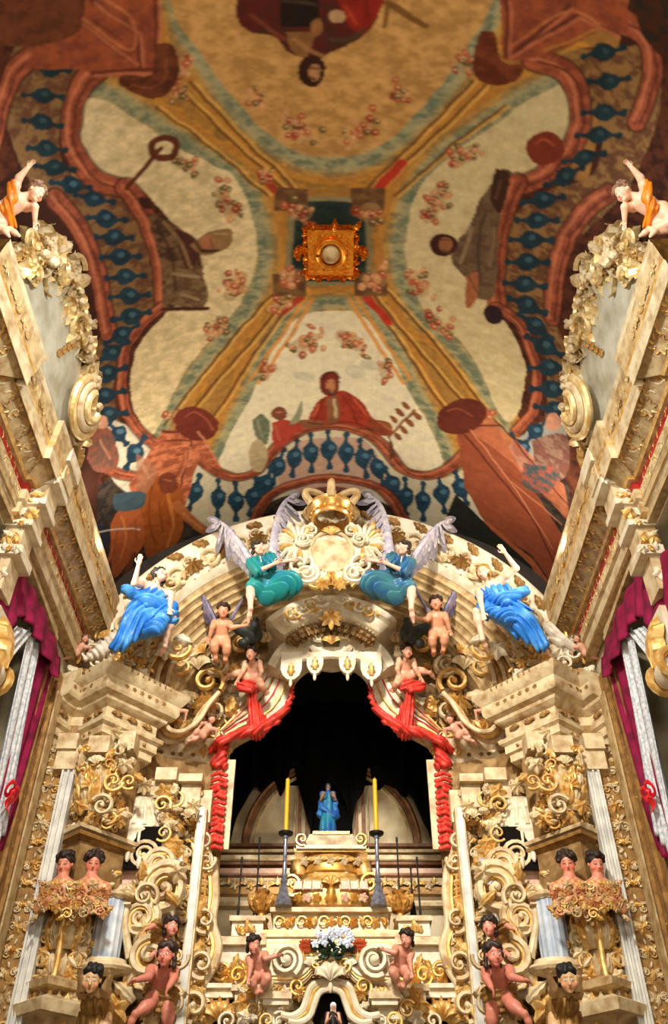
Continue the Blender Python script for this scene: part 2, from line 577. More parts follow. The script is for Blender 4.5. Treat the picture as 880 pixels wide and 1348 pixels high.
def surface_nets(F, lo, h):
    s = F < 0
    c = s[:-1, :-1, :-1].astype(np.int8)
    tot = np.zeros(c.shape, np.int8)
    for dx in (0, 1):
        for dy in (0, 1):
            for dz in (0, 1):
                tot += s[dx:s.shape[0] - 1 + dx, dy:s.shape[1] - 1 + dy, dz:s.shape[2] - 1 + dz]
    act = (tot > 0) & (tot < 8)
    I, J, K = np.nonzero(act)
    ids = np.full(act.shape, -1, np.int64); ids[I, J, K] = np.arange(len(I))
    pos = np.zeros((len(I), 3)); cnt = np.zeros(len(I))
    cor = [(0, 0, 0), (1, 0, 0), (0, 1, 0), (1, 1, 0), (0, 0, 1), (1, 0, 1), (0, 1, 1), (1, 1, 1)]
    ed = [(0, 1), (2, 3), (4, 5), (6, 7), (0, 2), (1, 3), (4, 6), (5, 7), (0, 4), (1, 5), (2, 6), (3, 7)]
    val = [F[I + a, J + b, K + d] for a, b, d in cor]
    for a, b in ed:
        va, vb = val[a], val[b]; m = (va < 0) != (vb < 0)
        t = np.where(m, va / np.where(m, va - vb, 1), 0)
        oa = np.array(cor[a]); ob = np.array(cor[b])
        pos += m[:, None] * (oa + t[:, None] * (ob - oa)); cnt += m
    V = lo + h * (np.stack([I, J, K], 1) + pos / cnt[:, None])
    Q = []
    for ax in range(3):
        sh = [slice(1, -1)] * 3; sh[ax] = slice(0, -1)
        A = s[tuple(sh)]
        sh2 = list(sh); sh2[ax] = slice(1, None)
        B = s[tuple(sh2)]
        ch = np.nonzero(A != B)
        g = [ch[q] + (0 if q == ax else 1) for q in range(3)]
        b1, b2 = [(1, 2), (2, 0), (0, 1)][ax]
        def cell(d1, d2):
            q = [x.copy() for x in g]; q[b1] -= d1; q[b2] -= d2
            return ids[q[0], q[1], q[2]]
        f = np.stack([cell(1, 1), cell(0, 1), cell(0, 0), cell(1, 0)], 1)
        inside = A[ch]
        f[~inside] = f[~inside][:, ::-1]
        Q.append(f)
    Q = np.vstack(Q); Q = Q[(Q >= 0).all(1)]
    return V, Q


def mesh_obj(name, V, Q, m, parent=None, col=None):
    off = np.zeros(3); o = parent
    while o is not None:
        off += np.array(o.location); o = o.parent
    me = bpy.data.meshes.new(name)
    loc = (0, 0, 0)
    if parent is None:
        mn, mx = V.min(0), V.max(0); off = np.array([(mn[0] + mx[0]) / 2, (mn[1] + mx[1]) / 2, mn[2]]); loc = tuple(off)
    fill_mesh(me, V - off, Q.reshape(-1), np.full(len(Q), 4))
    me.polygons.foreach_set('use_smooth', np.ones(len(Q), bool))
    if col is not None:
        at = me.color_attributes.new('Col', 'FLOAT_COLOR', 'POINT')
        at.data.foreach_set('color', np.hstack([col, np.ones((len(col), 1))]).astype(np.float32).reshape(-1))
    me.materials.append(m)
    ob = bpy.data.objects.new(name, me); COL.objects.link(ob); ob.location = loc
    if parent is not None: ob.parent = parent
    return ob


def unit(v):
    v = np.array(v, float); return v / (np.linalg.norm(v) + 1e-12)


def solve(px, py, start, L, near=True):
    """point seen at (px,py) at distance L from start (bone length known)"""
    d = unit(ray(px, py)); o = np.array([CX, 0, CZ]); s = start - o
    b = d @ s; disc = L * L - (s @ s - b * b)
    if disc < 0:
        q = o + d * b; return start + unit(q - start) * L
    t = b - math.sqrt(disc) if near else b + math.sqrt(disc)
    return o + d * t


def head(sc, c, f, u, s, child=False):
    """head of height s centred c looking along f with up u"""
    f = unit(f); u = unit(np.array(u) - f * (np.array(u) @ f)); r = np.cross(f, u)
    R = np.stack([r, f, u], 1)
    W = lambda a, b, d: c + r * a * s + f * b * s + u * d * s
    sc.ell(W(0, -0.06, 0.12), np.array([0.36, 0.43, 0.38]) * s, R, 0.08 * s)
    sc.ell(W(0, 0.1, -0.16), np.array([0.29, 0.30, 0.33]) * s, R, 0.1 * s)
    sc.ell(W(0, 0.28, -0.4), np.array([0.11, 0.09, 0.09]) * s, R, 0.08 * s)
    for q in (-1, 1):
        sc.ell(W(q * 0.14, 0.42, 0.02), np.array([0.09, 0.09, 0.07]) * s, R, 0.05 * s, neg=True)
        sc.ell(W(q * 0.14, 0.325, 0.02), np.array([0.07, 0.06, 0.055]) * s, R, 0.02 * s)
        sc.ell(W(q * 0.2, 0.22, -0.17), np.array([0.12, 0.12, 0.11]) * s, R, 0.08 * s)
        sc.ell(W(q * 0.36, -0.02, -0.02), np.array([0.04, 0.08, 0.12]) * s, R, 0.03 * s)
    sc.cone(W(0, 0.36, 0.07), W(0, 0.47, -0.13), 0.035 * s, 0.06 * s, 0.05 * s)
    sc.ell(W(0, 0.36, -0.26), np.array([0.1, 0.05, 0.035]) * s, R, 0.02 * s)
    sc.ell(W(0, 0.345, -0.315), np.array([0.08, 0.05, 0.035]) * s, R, 0.02 * s)
    return R


def hand(sc, w, d, palm, s, curl=0.5):
    """wrist w, direction d, palm normal, hand length s"""
    d = unit(d); p = unit(np.array(palm) - d * (np.array(palm) @ d)); x = np.cross(d, p)
    R = np.stack([x, d, p], 1)
    sc.ell(w + d * s * 0.27, np.array([0.21, 0.29, 0.1]) * s, R, 0.04 * s)
    for i, (o, L) in enumerate([(-0.16, 0.42), (-0.055, 0.47), (0.05, 0.44), (0.15, 0.34)]):
        a = w + d * s * 0.48 + x * o * s
        m = a + unit(d + p * curl * 0.5 + x * o * 0.5) * L * s * 0.5
        e = m + unit(d + p * curl * 1.6) * L * s * 0.5
        sc.cone(a, m, 0.055 * s, 0.05 * s, 0.02 * s); sc.cone(m, e, 0.05 * s, 0.04 * s, 0.02 * s)
    a = w + d * s * 0.15 - x * 0.15 * s
    m = a + unit(d * 0.7 - x * 0.8 + p * 0.3) * s * 0.25
    sc.cone(a, m, 0.07 * s, 0.055 * s, 0.03 * s); sc.cone(m, m + unit(d + p * 0.4) * s * 0.2, 0.055 * s, 0.045 * s, 0.02 * s)


def figure(root, H, J, child=False, skin=(222, 170, 138), look=None, up=(0, 0, 1), vox=None, hair=(50, 30, 18), hairlen=0.5,
           curl=(0.6, 0.6), name='body', lower=True):
    """one continuous body. J: pelvis, chest, neck, head, shL.. etc (world points)"""
    hs = H * (0.2 if child else 0.137)
    fat = 1.45 if child else 1.0
    vox = vox or H * (0.0085 if child else 0.0068)
    sc = Sculpt(vox, 0.03 * H)
    pe, ch, nk, hd = J['pelvis'], J['chest'], J['neck'], J['head']
    sx = unit(J['shR'] - J['shL']); upv = unit(nk - pe); fw = unit(np.cross(upv, sx))
    R = np.stack([sx, fw, upv], 1)
    rd = lambda a: a * H * fat
    sc.ell(pe, np.array([0.088, 0.068, 0.075]) * H * (1.12 if child else 1), R)
    mid = (pe + ch) / 2 + fw * 0.01 * H
    sc.ell(mid, np.array([0.074, 0.058, 0.085]) * H * (1.25 if child else 1), R)
    sc.ell(ch, np.array([0.092, 0.065, 0.095]) * H * (1.1 if child else 1), R)
    sc.cone(ch + upv * 0.05 * H, nk, rd(0.045), rd(0.028)); sc.cone(nk, hd - upv * hs * 0.15, rd(0.027), rd(0.028), 0.015 * H)
    for s in ('L', 'R'):
        sh, el, wr = J['sh' + s], J['el' + s], J['wr' + s]
        sc.cone(ch + upv * 0.045 * H, sh, rd(0.04), rd(0.034))
        sc.cone(sh, el, rd(0.033), rd(0.024), 0.02 * H); sc.ell(sh + (el - sh) * 0.45, np.array([1, 1, 1]) * rd(0.031), None, 0.02 * H)
        sc.cone(el, wr, rd(0.026), rd(0.016), 0.015 * H)
        fd = unit(wr - el)
        hand(sc, wr, J.get('hd' + s, fd), J.get('pm' + s, -fw if s == 'L' else -fw), H * (0.105 if not child else 0.12), curl[0 if s == 'L' else 1])
        if lower:
            hp, kn, an = J['hp' + s], J['kn' + s], J['an' + s]
            sc.cone(hp, kn, rd(0.058), rd(0.036), 0.025 * H)
            sc.cone(kn, an, rd(0.037), rd(0.021), 0.02 * H)
            kd = unit(an - kn); sc.ell(kn + (an - kn) * 0.3 - unit(np.cross(sx, kd)) * 0 , np.array([1, 1, 1]) * rd(0.039), None, 0.025 * H)
            td = unit(J['ft' + s] - an)
            sc.cone(an, an + td * 0.055 * H, rd(0.021), rd(0.022), 0.012 * H)
            sc.cone(an + td * 0.055 * H, an + td * 0.115 * H, rd(0.022), rd(0.012), 0.012 * H)
            sc.ell(an - td * 0.02 * H + kd * 0.015 * H, np.array([1, 1, 1]) * rd(0.021), None, 0.012 * H)
    look = unit(look if look is not None else fw)
    Rh = head(sc, hd, look, up, hs, child)
    V, Q = sc.mesh()
    # flesh colours: cheeks, lips, eyes, brows
    base = np.array(lin(*skin)[:3]); col = np.tile(base, (len(V), 1))
    L = (V - hd) @ Rh / hs
    def spot(cx, cy, cz, rx, rz, rgb, a=1.0, soft=0.3):
        d = np.sqrt(((L[:, 0] - cx) / rx) ** 2 + ((L[:, 2] - cz) / rz) ** 2)
        w = np.clip((1 + soft - d) / (2 * soft), 0, 1) * (L[:, 1] > 0.1) * a
        w = w * (np.abs(L) < 0.7).all(1)
        col[:] = col * (1 - w[:, None]) + np.array(lin(*rgb)[:3]) * w[:, None]
    for q in (-1, 1):
        spot(q * 0.2, 0, -0.15, 0.11, 0.1, (222, 120, 96), 0.65, 0.9)
        spot(q * 0.14, 0, 0.02, 0.075, 0.035, (236, 228, 214)); spot(q * 0.14, 0, 0.02, 0.03, 0.035, (40, 24, 16))
        spot(q * 0.14, 0, 0.13, 0.1, 0.018, (80, 50, 32), 0.8)
    spot(0, 0, -0.285, 0.085, 0.045, (190, 60, 56), 0.9)
    # hands, knees a little rosier
    body = mesh_obj(name, V, Q, FLESH, root, col)
    # hair
    r_, f_, u_ = Rh[:, 0], Rh[:, 1], Rh[:, 2]
    W = lambda a, b, d: hd + r_ * a * hs + f_ * b * hs + u_ * d * hs
    hc = Sculpt(hs * 0.05, 0.06 * hs)
    hc.ell(W(0, -0.12, 0.2), np.array([0.42, 0.44, 0.38]) * hs, Rh)
    rr = random.Random(int(H * 1000) + int(abs(hd[0]) * 100))
    for i in range(34):
        a = rr.uniform(0, 2 * PI); e = rr.uniform(-0.1, 1.2)
        x, y, z = 0.42 * math.cos(a) * math.cos(e), 0.44 * math.sin(a) * math.cos(e) - 0.1, 0.2 + 0.4 * math.sin(e)
        if y > 0.18 and z < 0.28: continue
        hc.ell(W(x, y, z), np.array([0.1, 0.1, 0.1]) * hs * rr.uniform(0.8, 1.3))
    for i in range(int(26 * hairlen)):
        a = rr.uniform(PI * 1.02, 2 * PI * 0.99)
        hc.ell(W(0.38 * math.cos(a), 0.36 * math.sin(a), rr.uniform(-0.45, 0.1)), np.array([0.1, 0.1, 0.13]) * hs * rr.uniform(0.8, 1.2))
    hc.ell(W(0, 0.42, -0.12), np.array([0.27, 0.36, 0.34]) * hs, Rh, 0.03 * hs, neg=True)
    V2, Q2 = hc.mesh()
    hm = HAIRS.get(hair)
    if hm is None:
        hm = mat('hair_paint_%d' % len(HAIRS), hair, 0.6, 0, tuple(int(x * 0.55) for x in hair), 60.0); HAIRS[hair] = hm
    mesh_obj('hair', V2, Q2, hm, root)
    return body


HAIRS = {}


def drape(root, name, prims, m, h, k, fold=0.012, freq=30.0, dirv=(1, 0, 0.3), warp=2.5, seed=0):
    sc = Sculpt(h, k)
    for p in prims:
        if p[0] == 'c': sc.cone(p[1], p[2], p[3], p[4])
        else: sc.ell(p[1], p[2], p[3] if len(p) > 3 else None)
    d1 = unit(dirv); d2 = unit(np.cross(d1, (0.3, 1, 0.2))); d3 = np.cross(d1, d2)
    ph = seed * 1.7
    def disp(X, Y, Z):
        a = X * d1[0] + Y * d1[1] + Z * d1[2]; b = X * d2[0] + Y * d2[1] + Z * d2[2]; c = X * d3[0] + Y * d3[1] + Z * d3[2]
        w = a * freq + warp * np.sin(b * 6 + ph) + warp * 0.7 * np.sin(c * 7 + ph * 2)
        return -fold * (np.abs(np.sin(w * 0.5)) * 2 - 1.1) - fold * 0.4 * np.sin(w * 1.3 + b * 12)
    V, Q = sc.mesh(disp)
    return mesh_obj(name, V, Q, m, root)


FEATHER = heightfield(6, 3, lambda u, v: (v * 0.13 * (math.sin(PI * min(1, u * 0.86 + 0.12)) ** 0.5), -0.03 * (1 - v * v) - 0.01, u))
_fv, _ff = FEATHER
FEATHER = (np.vstack([_fv, _fv * np.array([1, -1, 1])]), [_ff[0], _ff[0][:, ::-1] + len(_fv)])


def wing(root, a, tip, down, m, n=11, th=0.03, name='wing', L0=0.55):
    """feathered wing: leading edge from a to tip, feathers hanging along down"""
    a = np.array(a, float); tip = np.array(tip, float); down = unit(down)
    span = tip - a; S = np.linalg.norm(span); ax = unit(span); nrm = unit(np.cross(ax, down))
    mb = MB()
    arch = lambda s: a + span * s - down * S * 0.16 * math.sin(PI * s)
    mb.tube([arch(s) for s in np.linspace(0, 1, 12)], [S * 0.04 * (1 - 0.6 * s) for s in np.linspace(0, 1, 12)], n=8)
    for row, (lf, cnt, off) in enumerate([(1.0, n, 0), (0.62, n, 0.012), (0.36, n + 3, 0.024)]):
        for i in range(cnt):
            s = (i + 0.5) / cnt
            p = arch(s)
            d = unit(down * (1.25 - 0.8 * s) + ax * (0.1 + 0.9 * s * s))
            L = S * L0 * lf * (0.75 + 0.5 * math.sin(PI * min(1, s * 0.9 + 0.15)))
            for sd in (-1, 1):
                e = unit(np.cross(d, nrm))
                M = np.eye(4); M[:3, 0] = e * L * 1.35; M[:3, 1] = -nrm * L * 0.6 * sd; M[:3, 2] = d * L; M[:3, 3] = p + nrm * off * S * sd
                mb.t(FEATHER, M, row % 2)
    return mb.build(name, m, root, smooth=60)
# ---------------------------------------------------------------- the chancel shell
WX = 3.50          # side wall face
VA, VB, VZ = 3.6, 2.2, CZ + 7.4     # vault half width, rise, springing
YN, YF = -1.0, 10.75


def vault_hit(px, py):
    d = ray(px, py); o = np.array([CX, 0, CZ])
    A = (d[0] / VA) ** 2 + (d[2] / VB) ** 2
    B = 2 * (o[0] * d[0] / VA ** 2 + (o[2] - VZ) * d[2] / VB ** 2)
    C = (o[0] / VA) ** 2 + ((o[2] - VZ) / VB) ** 2 - 1
    t = (-B + math.sqrt(max(0.0, B * B - 4 * A * C))) / (2 * A)
    p = o + d * t
    return p


# the painting is laid out on the vault's own surface: a = angle round the ellipse (as arc share), Y = along the chancel
NA, NY = 660, 900
YP0 = 2.4
AA = np.linspace(0, PI, NA + 1); YY = np.linspace(YP0, YF, NY + 1)
UNIT = 2.9          # metres of arc per radian, roughly: puts both axes in metres
GA, GY = np.meshgrid(AA * UNIT, YY, indexing='ij')


def smooth_noise(shape, cells, seed, sharp=False):
    r = np.random.RandomState(seed)
    g = r.rand(cells[0] + 3, cells[1] + 3)
    x = np.linspace(0, cells[0], shape[0])[:, None] * np.ones((1, shape[1])); y = np.linspace(0, cells[1], shape[1])[None, :] * np.ones((shape[0], 1))
    i = x.astype(int); j = y.astype(int); fx = x - i; fy = y - j
    fx = fx * fx * (3 - 2 * fx); fy = fy * fy * (3 - 2 * fy)
    return g[i, j] * (1 - fx) * (1 - fy) + g[i + 1, j] * fx * (1 - fy) + g[i, j + 1] * (1 - fx) * fy + g[i + 1, j + 1] * fx * fy


SH = GA.shape
WA = GA + (smooth_noise(SH, (40, 54), 1) - 0.5) * 0.03 + (smooth_noise(SH, (300, 400), 2) - 0.5) * 0.007
WY = GY + (smooth_noise(SH, (40, 54), 3) - 0.5) * 0.03 + (smooth_noise(SH, (300, 400), 4) - 0.5) * 0.007
PAINT = np.zeros(SH + (3,))
fn1 = smooth_noise(SH, (26, 34), 5); fn2 = smooth_noise(SH, (90, 120), 6); fn3 = smooth_noise(SH, (260, 340), 7)


def vuv(pts, curved=True, n=None):
    """photo survey points -> vault surface coordinates"""
    pts = np.asarray(pts, float)
    out = []
    for p in pts:
        q = vault_hit(p[0], p[1])
        a = math.atan2((q[2] - VZ) / VB, q[0] / VA)
        out.append((a * UNIT, q[1]))
    return np.array(out)


def dense(pts, close=False, smooth=True):
    pts = list(pts)
    if smooth and len(pts) > 2:
        if close: pts2 = pts + [pts[0]]
        else: pts2 = pts
        return polyline([(a, b, 0) for a, b in pts2], len(pts2) * 8)[:, :2]
    out = []
    pp = pts + [pts[0]] if close else pts
    for a, b in zip(pp[:-1], pp[1:]):
        k = max(2, int(math.dist(a, b) / 12))
        for s in range(k): out.append((a[0] + (b[0] - a[0]) * s / k, a[1] + (b[1] - a[1]) * s / k))
    out.append(pp[-1]); return np.array(out)


def _bbox(uv, pad):
    a0, y0 = uv.min(0) - pad; a1, y1 = uv.max(0) + pad
    i0 = max(0, int(a0 / UNIT / PI * NA)); i1 = min(NA + 1, int(a1 / UNIT / PI * NA) + 2)
    j0 = max(0, int((y0 - YP0) / (YF - YP0) * NY)); j1 = min(NY + 1, int((y1 - YP0) / (YF - YP0) * NY) + 2)
    return slice(i0, max(i0, i1)), slice(j0, max(j0, j1))


def blend(sl, mask, rgb, a=1.0, var=0.0, rgb2=None):
    c = np.array(lin(*rgb)[:3])
    if rgb2 is not None:
        w = np.clip((fn2[sl] * 0.6 + fn3[sl] * 0.4 - 0.35) * 3.5, 0, 1)[..., None]
        c = c * (1 - w) + np.array(lin(*rgb2)[:3]) * w
    m = (mask * a)[..., None]
    PAINT[sl] = PAINT[sl] * (1 - m) + c * m


def poly(pts, rgb, smooth=True, a=1.0, rgb2=None, feather=False):
    uv = vuv(dense(pts, True, smooth)); sl = _bbox(uv, 0.08)
    X = WA[sl]; Y = WY[sl]; ins = np.zeros(X.shape, bool)
    n = len(uv)
    for i in range(n):
        x1, y1 = uv[i]; x2, y2 = uv[(i + 1) % n]
        if y1 == y2: continue
        c = ((Y >= min(y1, y2)) & (Y < max(y1, y2)) & (X < (x2 - x1) * (Y - y1) / (y2 - y1) + x1))
        ins ^= c
    blend(sl, ins.astype(float), rgb, a, rgb2=rgb2)


def stroke(pts, wpx, rgb, smooth=True, a=1.0, rgb2=None, off=0.0):
    uv = vuv(dense(pts, False, smooth)); w = wpx * 0.0098 / 2; sl = _bbox(uv, w + 0.08 + abs(off))
    X = WA[sl]; Y = WY[sl]; D = np.full(X.shape, 9.0)
    for (x1, y1), (x2, y2) in zip(uv[:-1], uv[1:]):
        dx, dy = x2 - x1, y2 - y1; L = dx * dx + dy * dy + 1e-12
        t = np.clip(((X - x1) * dx + (Y - y1) * dy) / L, 0, 1)
        D = np.minimum(D, (X - x1 - t * dx) ** 2 + (Y - y1 - t * dy) ** 2)
    D = np.sqrt(D)
    blend(sl, np.clip((w - D) / 0.012 + 0.5, 0, 1), rgb, a, rgb2=rgb2)


def blot(px, py, rx, ry, rgb, ang=0.0, a=1.0, rgb2=None):
    c, s = math.cos(ang), math.sin(ang)
    poly([(px + rx * math.cos(t) * c - ry * math.sin(t) * s, py + rx * math.cos(t) * s + ry * math.sin(t) * c) for t in np.linspace(0, 2 * PI, 13)[:-1]], rgb, True, a, rgb2)


def mx(pts): return [(872 - x, y) for x, y in pts]


# --- ground: warm umber with ochre architecture
PAINT[:] = np.array(lin(158, 112, 58)[:3])
w = np.clip((fn1 - 0.4) * 3, 0, 1)[..., None]; PAINT[:] = PAINT * (1 - w) + np.array(lin(140, 92, 50)[:3]) * w
edge = (AA < 0.7) | (AA > PI - 0.7); PAINT[edge] = np.array(lin(62, 34, 24)[:3])
# dark lower sides outside the balustrades
SIDEL = [(-60, -40), (20, 80), (90, 260), (125, 320), (140, 400), (135, 500), (120, 560), (130, 640), (190, 760), (240, 700), (270, 660), (330, 700), (436, 720), (200, 860), (60, 860), (-60, 500)]
for S in (SIDEL, mx(SIDEL)): poly(S, (56, 30, 22), False, rgb2=(84, 44, 28))
poly([(130, 640), (190, 600), (436, 640), (690, 600), (750, 640), (760, 800), (640, 720), (436, 700), (240, 720), (120, 800)], (44, 40, 38), False, rgb2=(70, 58, 48))
# golden cross ribs
RIBC = (172, 128, 62)
poly([(200, -20), (260, -20), (340, 160), (436, 230), (532, 160), (640, -20), (700, -20), (600, 240), (520, 330), (640, 560), (560, 640), (436, 380), (300, 640), (190, 600), (350, 340), (270, 240)], RIBC, False, rgb2=(146, 104, 50))
TOPP = [(205, -60), (228, 20), (262, 68), (300, 122), (335, 160), (375, 192), (412, 205), (436, 207), (462, 205), (505, 190), (545, 155), (590, 100), (625, 45), (650, 0), (665, -60)]
LFTP = [(112, 128), (150, 138), (190, 165), (236, 196), (272, 214), (304, 230), (325, 260), (336, 300), (339, 335), (330, 372), (308, 412), (270, 455), (235, 505), (210, 558), (198, 572), (182, 552), (172, 520), (174, 480), (190, 445), (222, 408), (232, 380), (240, 320), (200, 262), (165, 246), (136, 236), (112, 200), (105, 160)]
RGTP = [(738, 112), (700, 130), (650, 165), (606, 196), (575, 220), (552, 250), (538, 290), (534, 330), (542, 372), (562, 412), (600, 442), (632, 488), (656, 540), (672, 556), (686, 532), (693, 490), (682, 452), (655, 408), (640, 380), (640, 320), (660, 262), (700, 236), (736, 210), (752, 170), (750, 130)]
BOTP = [(436, 408), (402, 413), (375, 436), (352, 476), (326, 530), (298, 584), (288, 616), (310, 624), (338, 620), (356, 596), (380, 566), (436, 552), (490, 566), (516, 596), (536, 616), (566, 622), (584, 612), (572, 575), (542, 520), (516, 470), (496, 434), (470, 412)]
# bands round the four openings: gold, blue grey, pale line
arcs = {
 't': [(215, -60), (245, 40), (300, 128), (340, 172), (385, 205), (436, 216), (490, 206), (540, 168), (588, 112), (640, 30), (660, -60)],
 'l': [(95, 105), (150, 128), (200, 160), (250, 196), (300, 226), (330, 262), (344, 302), (347, 338), (338, 378), (314, 420), (276, 465), (240, 515), (208, 572)],
 'r': [(760, 95), (700, 122), (645, 158), (598, 192), (566, 222), (544, 258), (529, 298), (525, 336), (535, 380), (556, 420), (594, 452), (630, 500), (664, 562)],
 'b': [(270, 640), (296, 580), (330, 512), (352, 462), (378, 422), (405, 404), (436, 398), (468, 402), (500, 424), (524, 466), (548, 514), (578, 570), (604, 640)]}
for k, w1, o in (('t', 62, 0), ('l', 56, 0), ('r', 56, 0), ('b', 52, 0)):
    stroke(arcs[k], w1, (150, 112, 56), rgb2=(184, 128, 48))
for k in arcs: stroke(arcs[k], 48, (196, 140, 60), rgb2=(164, 112, 52)); stroke(arcs[k], 32, (146, 118, 74), rgb2=(176, 136, 70))
for k in arcs: stroke(arcs[k], 20, (134, 134, 100), rgb2=(164, 150, 108)); stroke(arcs[k], 9, (104, 118, 98), a=0.8, rgb2=(146, 146, 112))
CREAM = (206, 186, 140)
poly(TOPP, (178, 134, 76), rgb2=(190, 146, 88)); poly(LFTP, CREAM, rgb2=(214, 194, 150)); poly(RGTP, CREAM, rgb2=(200, 184, 140)); poly(BOTP, (226, 214, 184), rgb2=(214, 204, 170))  # top panel darker, bottom brighter: the uneven lighting is painted into these tones
# fine rib lines
for l in ([(250, 108), (320, 182), (372, 232), (400, 262)], [(232, 112), (296, 176), (350, 226), (384, 262)], [(205, 140), (268, 186), (352, 258)],
          [(392, 372), (330, 450), (270, 520), (222, 575)], [(400, 380), (352, 440), (300, 520), (250, 590)], [(380, 366), (310, 440), (215, 560)]):
    for q in (l, mx(l)):
        stroke(q, 3.5, (110, 72, 34)); stroke([(x + 5, y) for x, y in q], 3, (214, 166, 84), a=0.8)
for l in ([(408, 382), (372, 440), (330, 500)], [(412, 392), (384, 440), (340, 505)]):
    for q in (l, mx(l)): stroke(q, 5, (206, 140, 60), a=0.9)
for l in ([(345, 230), (362, 252)], [(395, 392), (372, 412)]): stroke(l, 9, (160, 60, 36), False)
for l in ([(496, 250), (530, 215)], [(484, 392), (512, 424)]): stroke(l, 10, (176, 52, 36), False)
# centre square
poly([(384, 262), (484, 262), (487, 374), (381, 374)], (48, 66, 62), False, rgb2=(36, 50, 50))
for q in ([(384, 262), (484, 262)], [(484, 262), (487, 374)], [(487, 374), (381, 374)], [(381, 374), (384, 262)]): stroke(q, 6, (140, 128, 92), False)
for x, y in ((384, 262), (484, 262), (487, 374), (381, 374)): poly([(x - 22, y - 14), (x + 22, y - 14), (x + 22, y + 16), (x - 22, y + 16)], (126, 92, 52), False, rgb2=(92, 60, 40))
# garlands of roses
rg = random.Random(3)


def roses(cx, cy, n, sx, sy, ang=0.0, dk=1.0):
    blot(cx, cy, sx * 0.85, sy * 0.8, (158, 116, 74), ang, a=0.5, rgb2=(176, 140, 92))
    for i in range(n):
        u, v = rg.gauss(0, 0.5), rg.gauss(0, 0.5); c, s = math.cos(ang), math.sin(ang)
        x = cx + u * sx * c - v * sy * s; y = cy + u * sx * s + v * sy * c
        k = rg.random()
        col = (96, 84, 48) if k < 0.28 else (168, 88, 56) if k < 0.55 else (196, 142, 96) if k < 0.82 else (146, 54, 38)
        blot(x, y, rg.uniform(3, 6.5), rg.uniform(3, 5.5), tuple(int(q * dk) for q in col), rg.uniform(0, 3), a=0.9)
        blot(x + 1, y - 1, 1.8, 1.5, tuple(int(q * dk) for q in (222, 176, 130)), a=0.8)


for a in ((392, 172, 22, 28, 16, .6), (476, 172, 22, 28, 16, -.6), (335, 132, 12, 14, 14, 0), (528, 124, 12, 14, 16, 0), (298, 268, 26, 30, 14, 1.1),
          (310, 376, 24, 26, 14, -1.1), (574, 268, 26, 34, 14, -1.1), (552, 374, 22, 26, 13, 1.1), (578, 428, 16, 22, 12, .7), (284, 432, 18, 22, 12, -.6),
          (402, 452, 24, 26, 13, -.4), (462, 448, 22, 26, 13, .5), (395, 280, 16, 20, 14, 0), (486, 280, 12, 18, 16, 0), (384, 366, 16, 20, 14, -.4), (492, 368, 20, 20, 16, 0),
          (350, 232, 10, 14, 10, .7), (240, 215, 12, 22, 10, .5), (612, 205, 18, 26, 12, -.5), (240, 82, 14, 16, 22, .5), (236, 120, 12, 14, 18, .3), (612, 80, 14, 14, 22, -.3),
          (350, 490, 10, 10, 16, .3), (505, 488, 10, 8, 18, -.3), (372, 400, 14, 20, 10, -.7), (232, 548, 10, 18, 10, 0), (640, 545, 12, 22, 10, 0)):
    roses(*a)
# terracotta architecture
TC, TC2, TCD, TCL = (158, 84, 56), (134, 68, 48), (98, 48, 34), (190, 112, 78)


def rail(pts, w):
    stroke(pts, w + 5, (70, 34, 24), a=0.8); stroke(pts, w, TC2, rgb2=TC)
    stroke([(x - w * 0.22, y - w * 0.12) for x, y in pts], w * 0.22, TCL, a=0.85); stroke([(x + w * 0.2, y + w * 0.1) for x, y in pts], w * 0.14, TCD, a=0.9)


# backgrounds behind the balusters
for q in ([(20, 60), (130, 70), (110, 130), (80, 170), (90, 230), (150, 250), (205, 300), (222, 400), (165, 440), (150, 500), (160, 560), (200, 600), (170, 640), (118, 560), (112, 480), (140, 420), (120, 330), (60, 265), (20, 200), (0, 120)],):
    for z, c in ((q, (196, 164, 108)), (mx(q), (150, 112, 66))): poly(z, (140, 106, 66) if c[0] > 180 else c, rgb2=(96, 62, 42))
for q in ([(120, 540), (165, 560), (215, 606), (180, 650), (140, 620)],):
    poly(q, (204, 194, 170)); poly(mx(q), (150, 150, 140))
poly([(236, 600), (300, 628), (350, 610), (400, 570), (480, 570), (520, 610), (580, 630), (640, 610), (660, 690), (560, 690), (500, 660), (436, 640), (360, 660), (300, 700), (240, 680)], (212, 204, 180), rgb2=(196, 184, 150))
poly([(390, 580), (480, 580), (500, 640), (370, 640)], (170, 96, 84), a=0.5)
BAL = (40, 68, 88); BALT = (34, 56, 62); BALH = (92, 132, 152)


def baluster(x, y, ang, L, w, c=BAL, hi=BALH):
    """urn-shaped painted baluster, axis at ang"""
    ca, sa = math.cos(ang), math.sin(ang)
    prof = [(-0.5, .26), (-0.42, .42), (-0.36, .2), (-0.24, .3), (-0.12, .95), (0.03, 1.0), (0.16, .7), (0.27, .22), (0.36, .26), (0.42, .44), (0.5, .3)]
    pts = [(t * L, q * w / 2) for t, q in prof] + [(t * L, -q * w / 2) for t, q in prof[::-1]]
    poly([(x + a * ca - b * sa, y + a * sa + b * ca) for a, b in pts], c, False, rgb2=tuple(int(q * 0.75) for q in c))
    blot(x - 0.02 * L * ca + w * 0.12, y - 0.02 * L * sa - w * 0.1, w * 0.2, w * 0.16, hi, a=0.65)


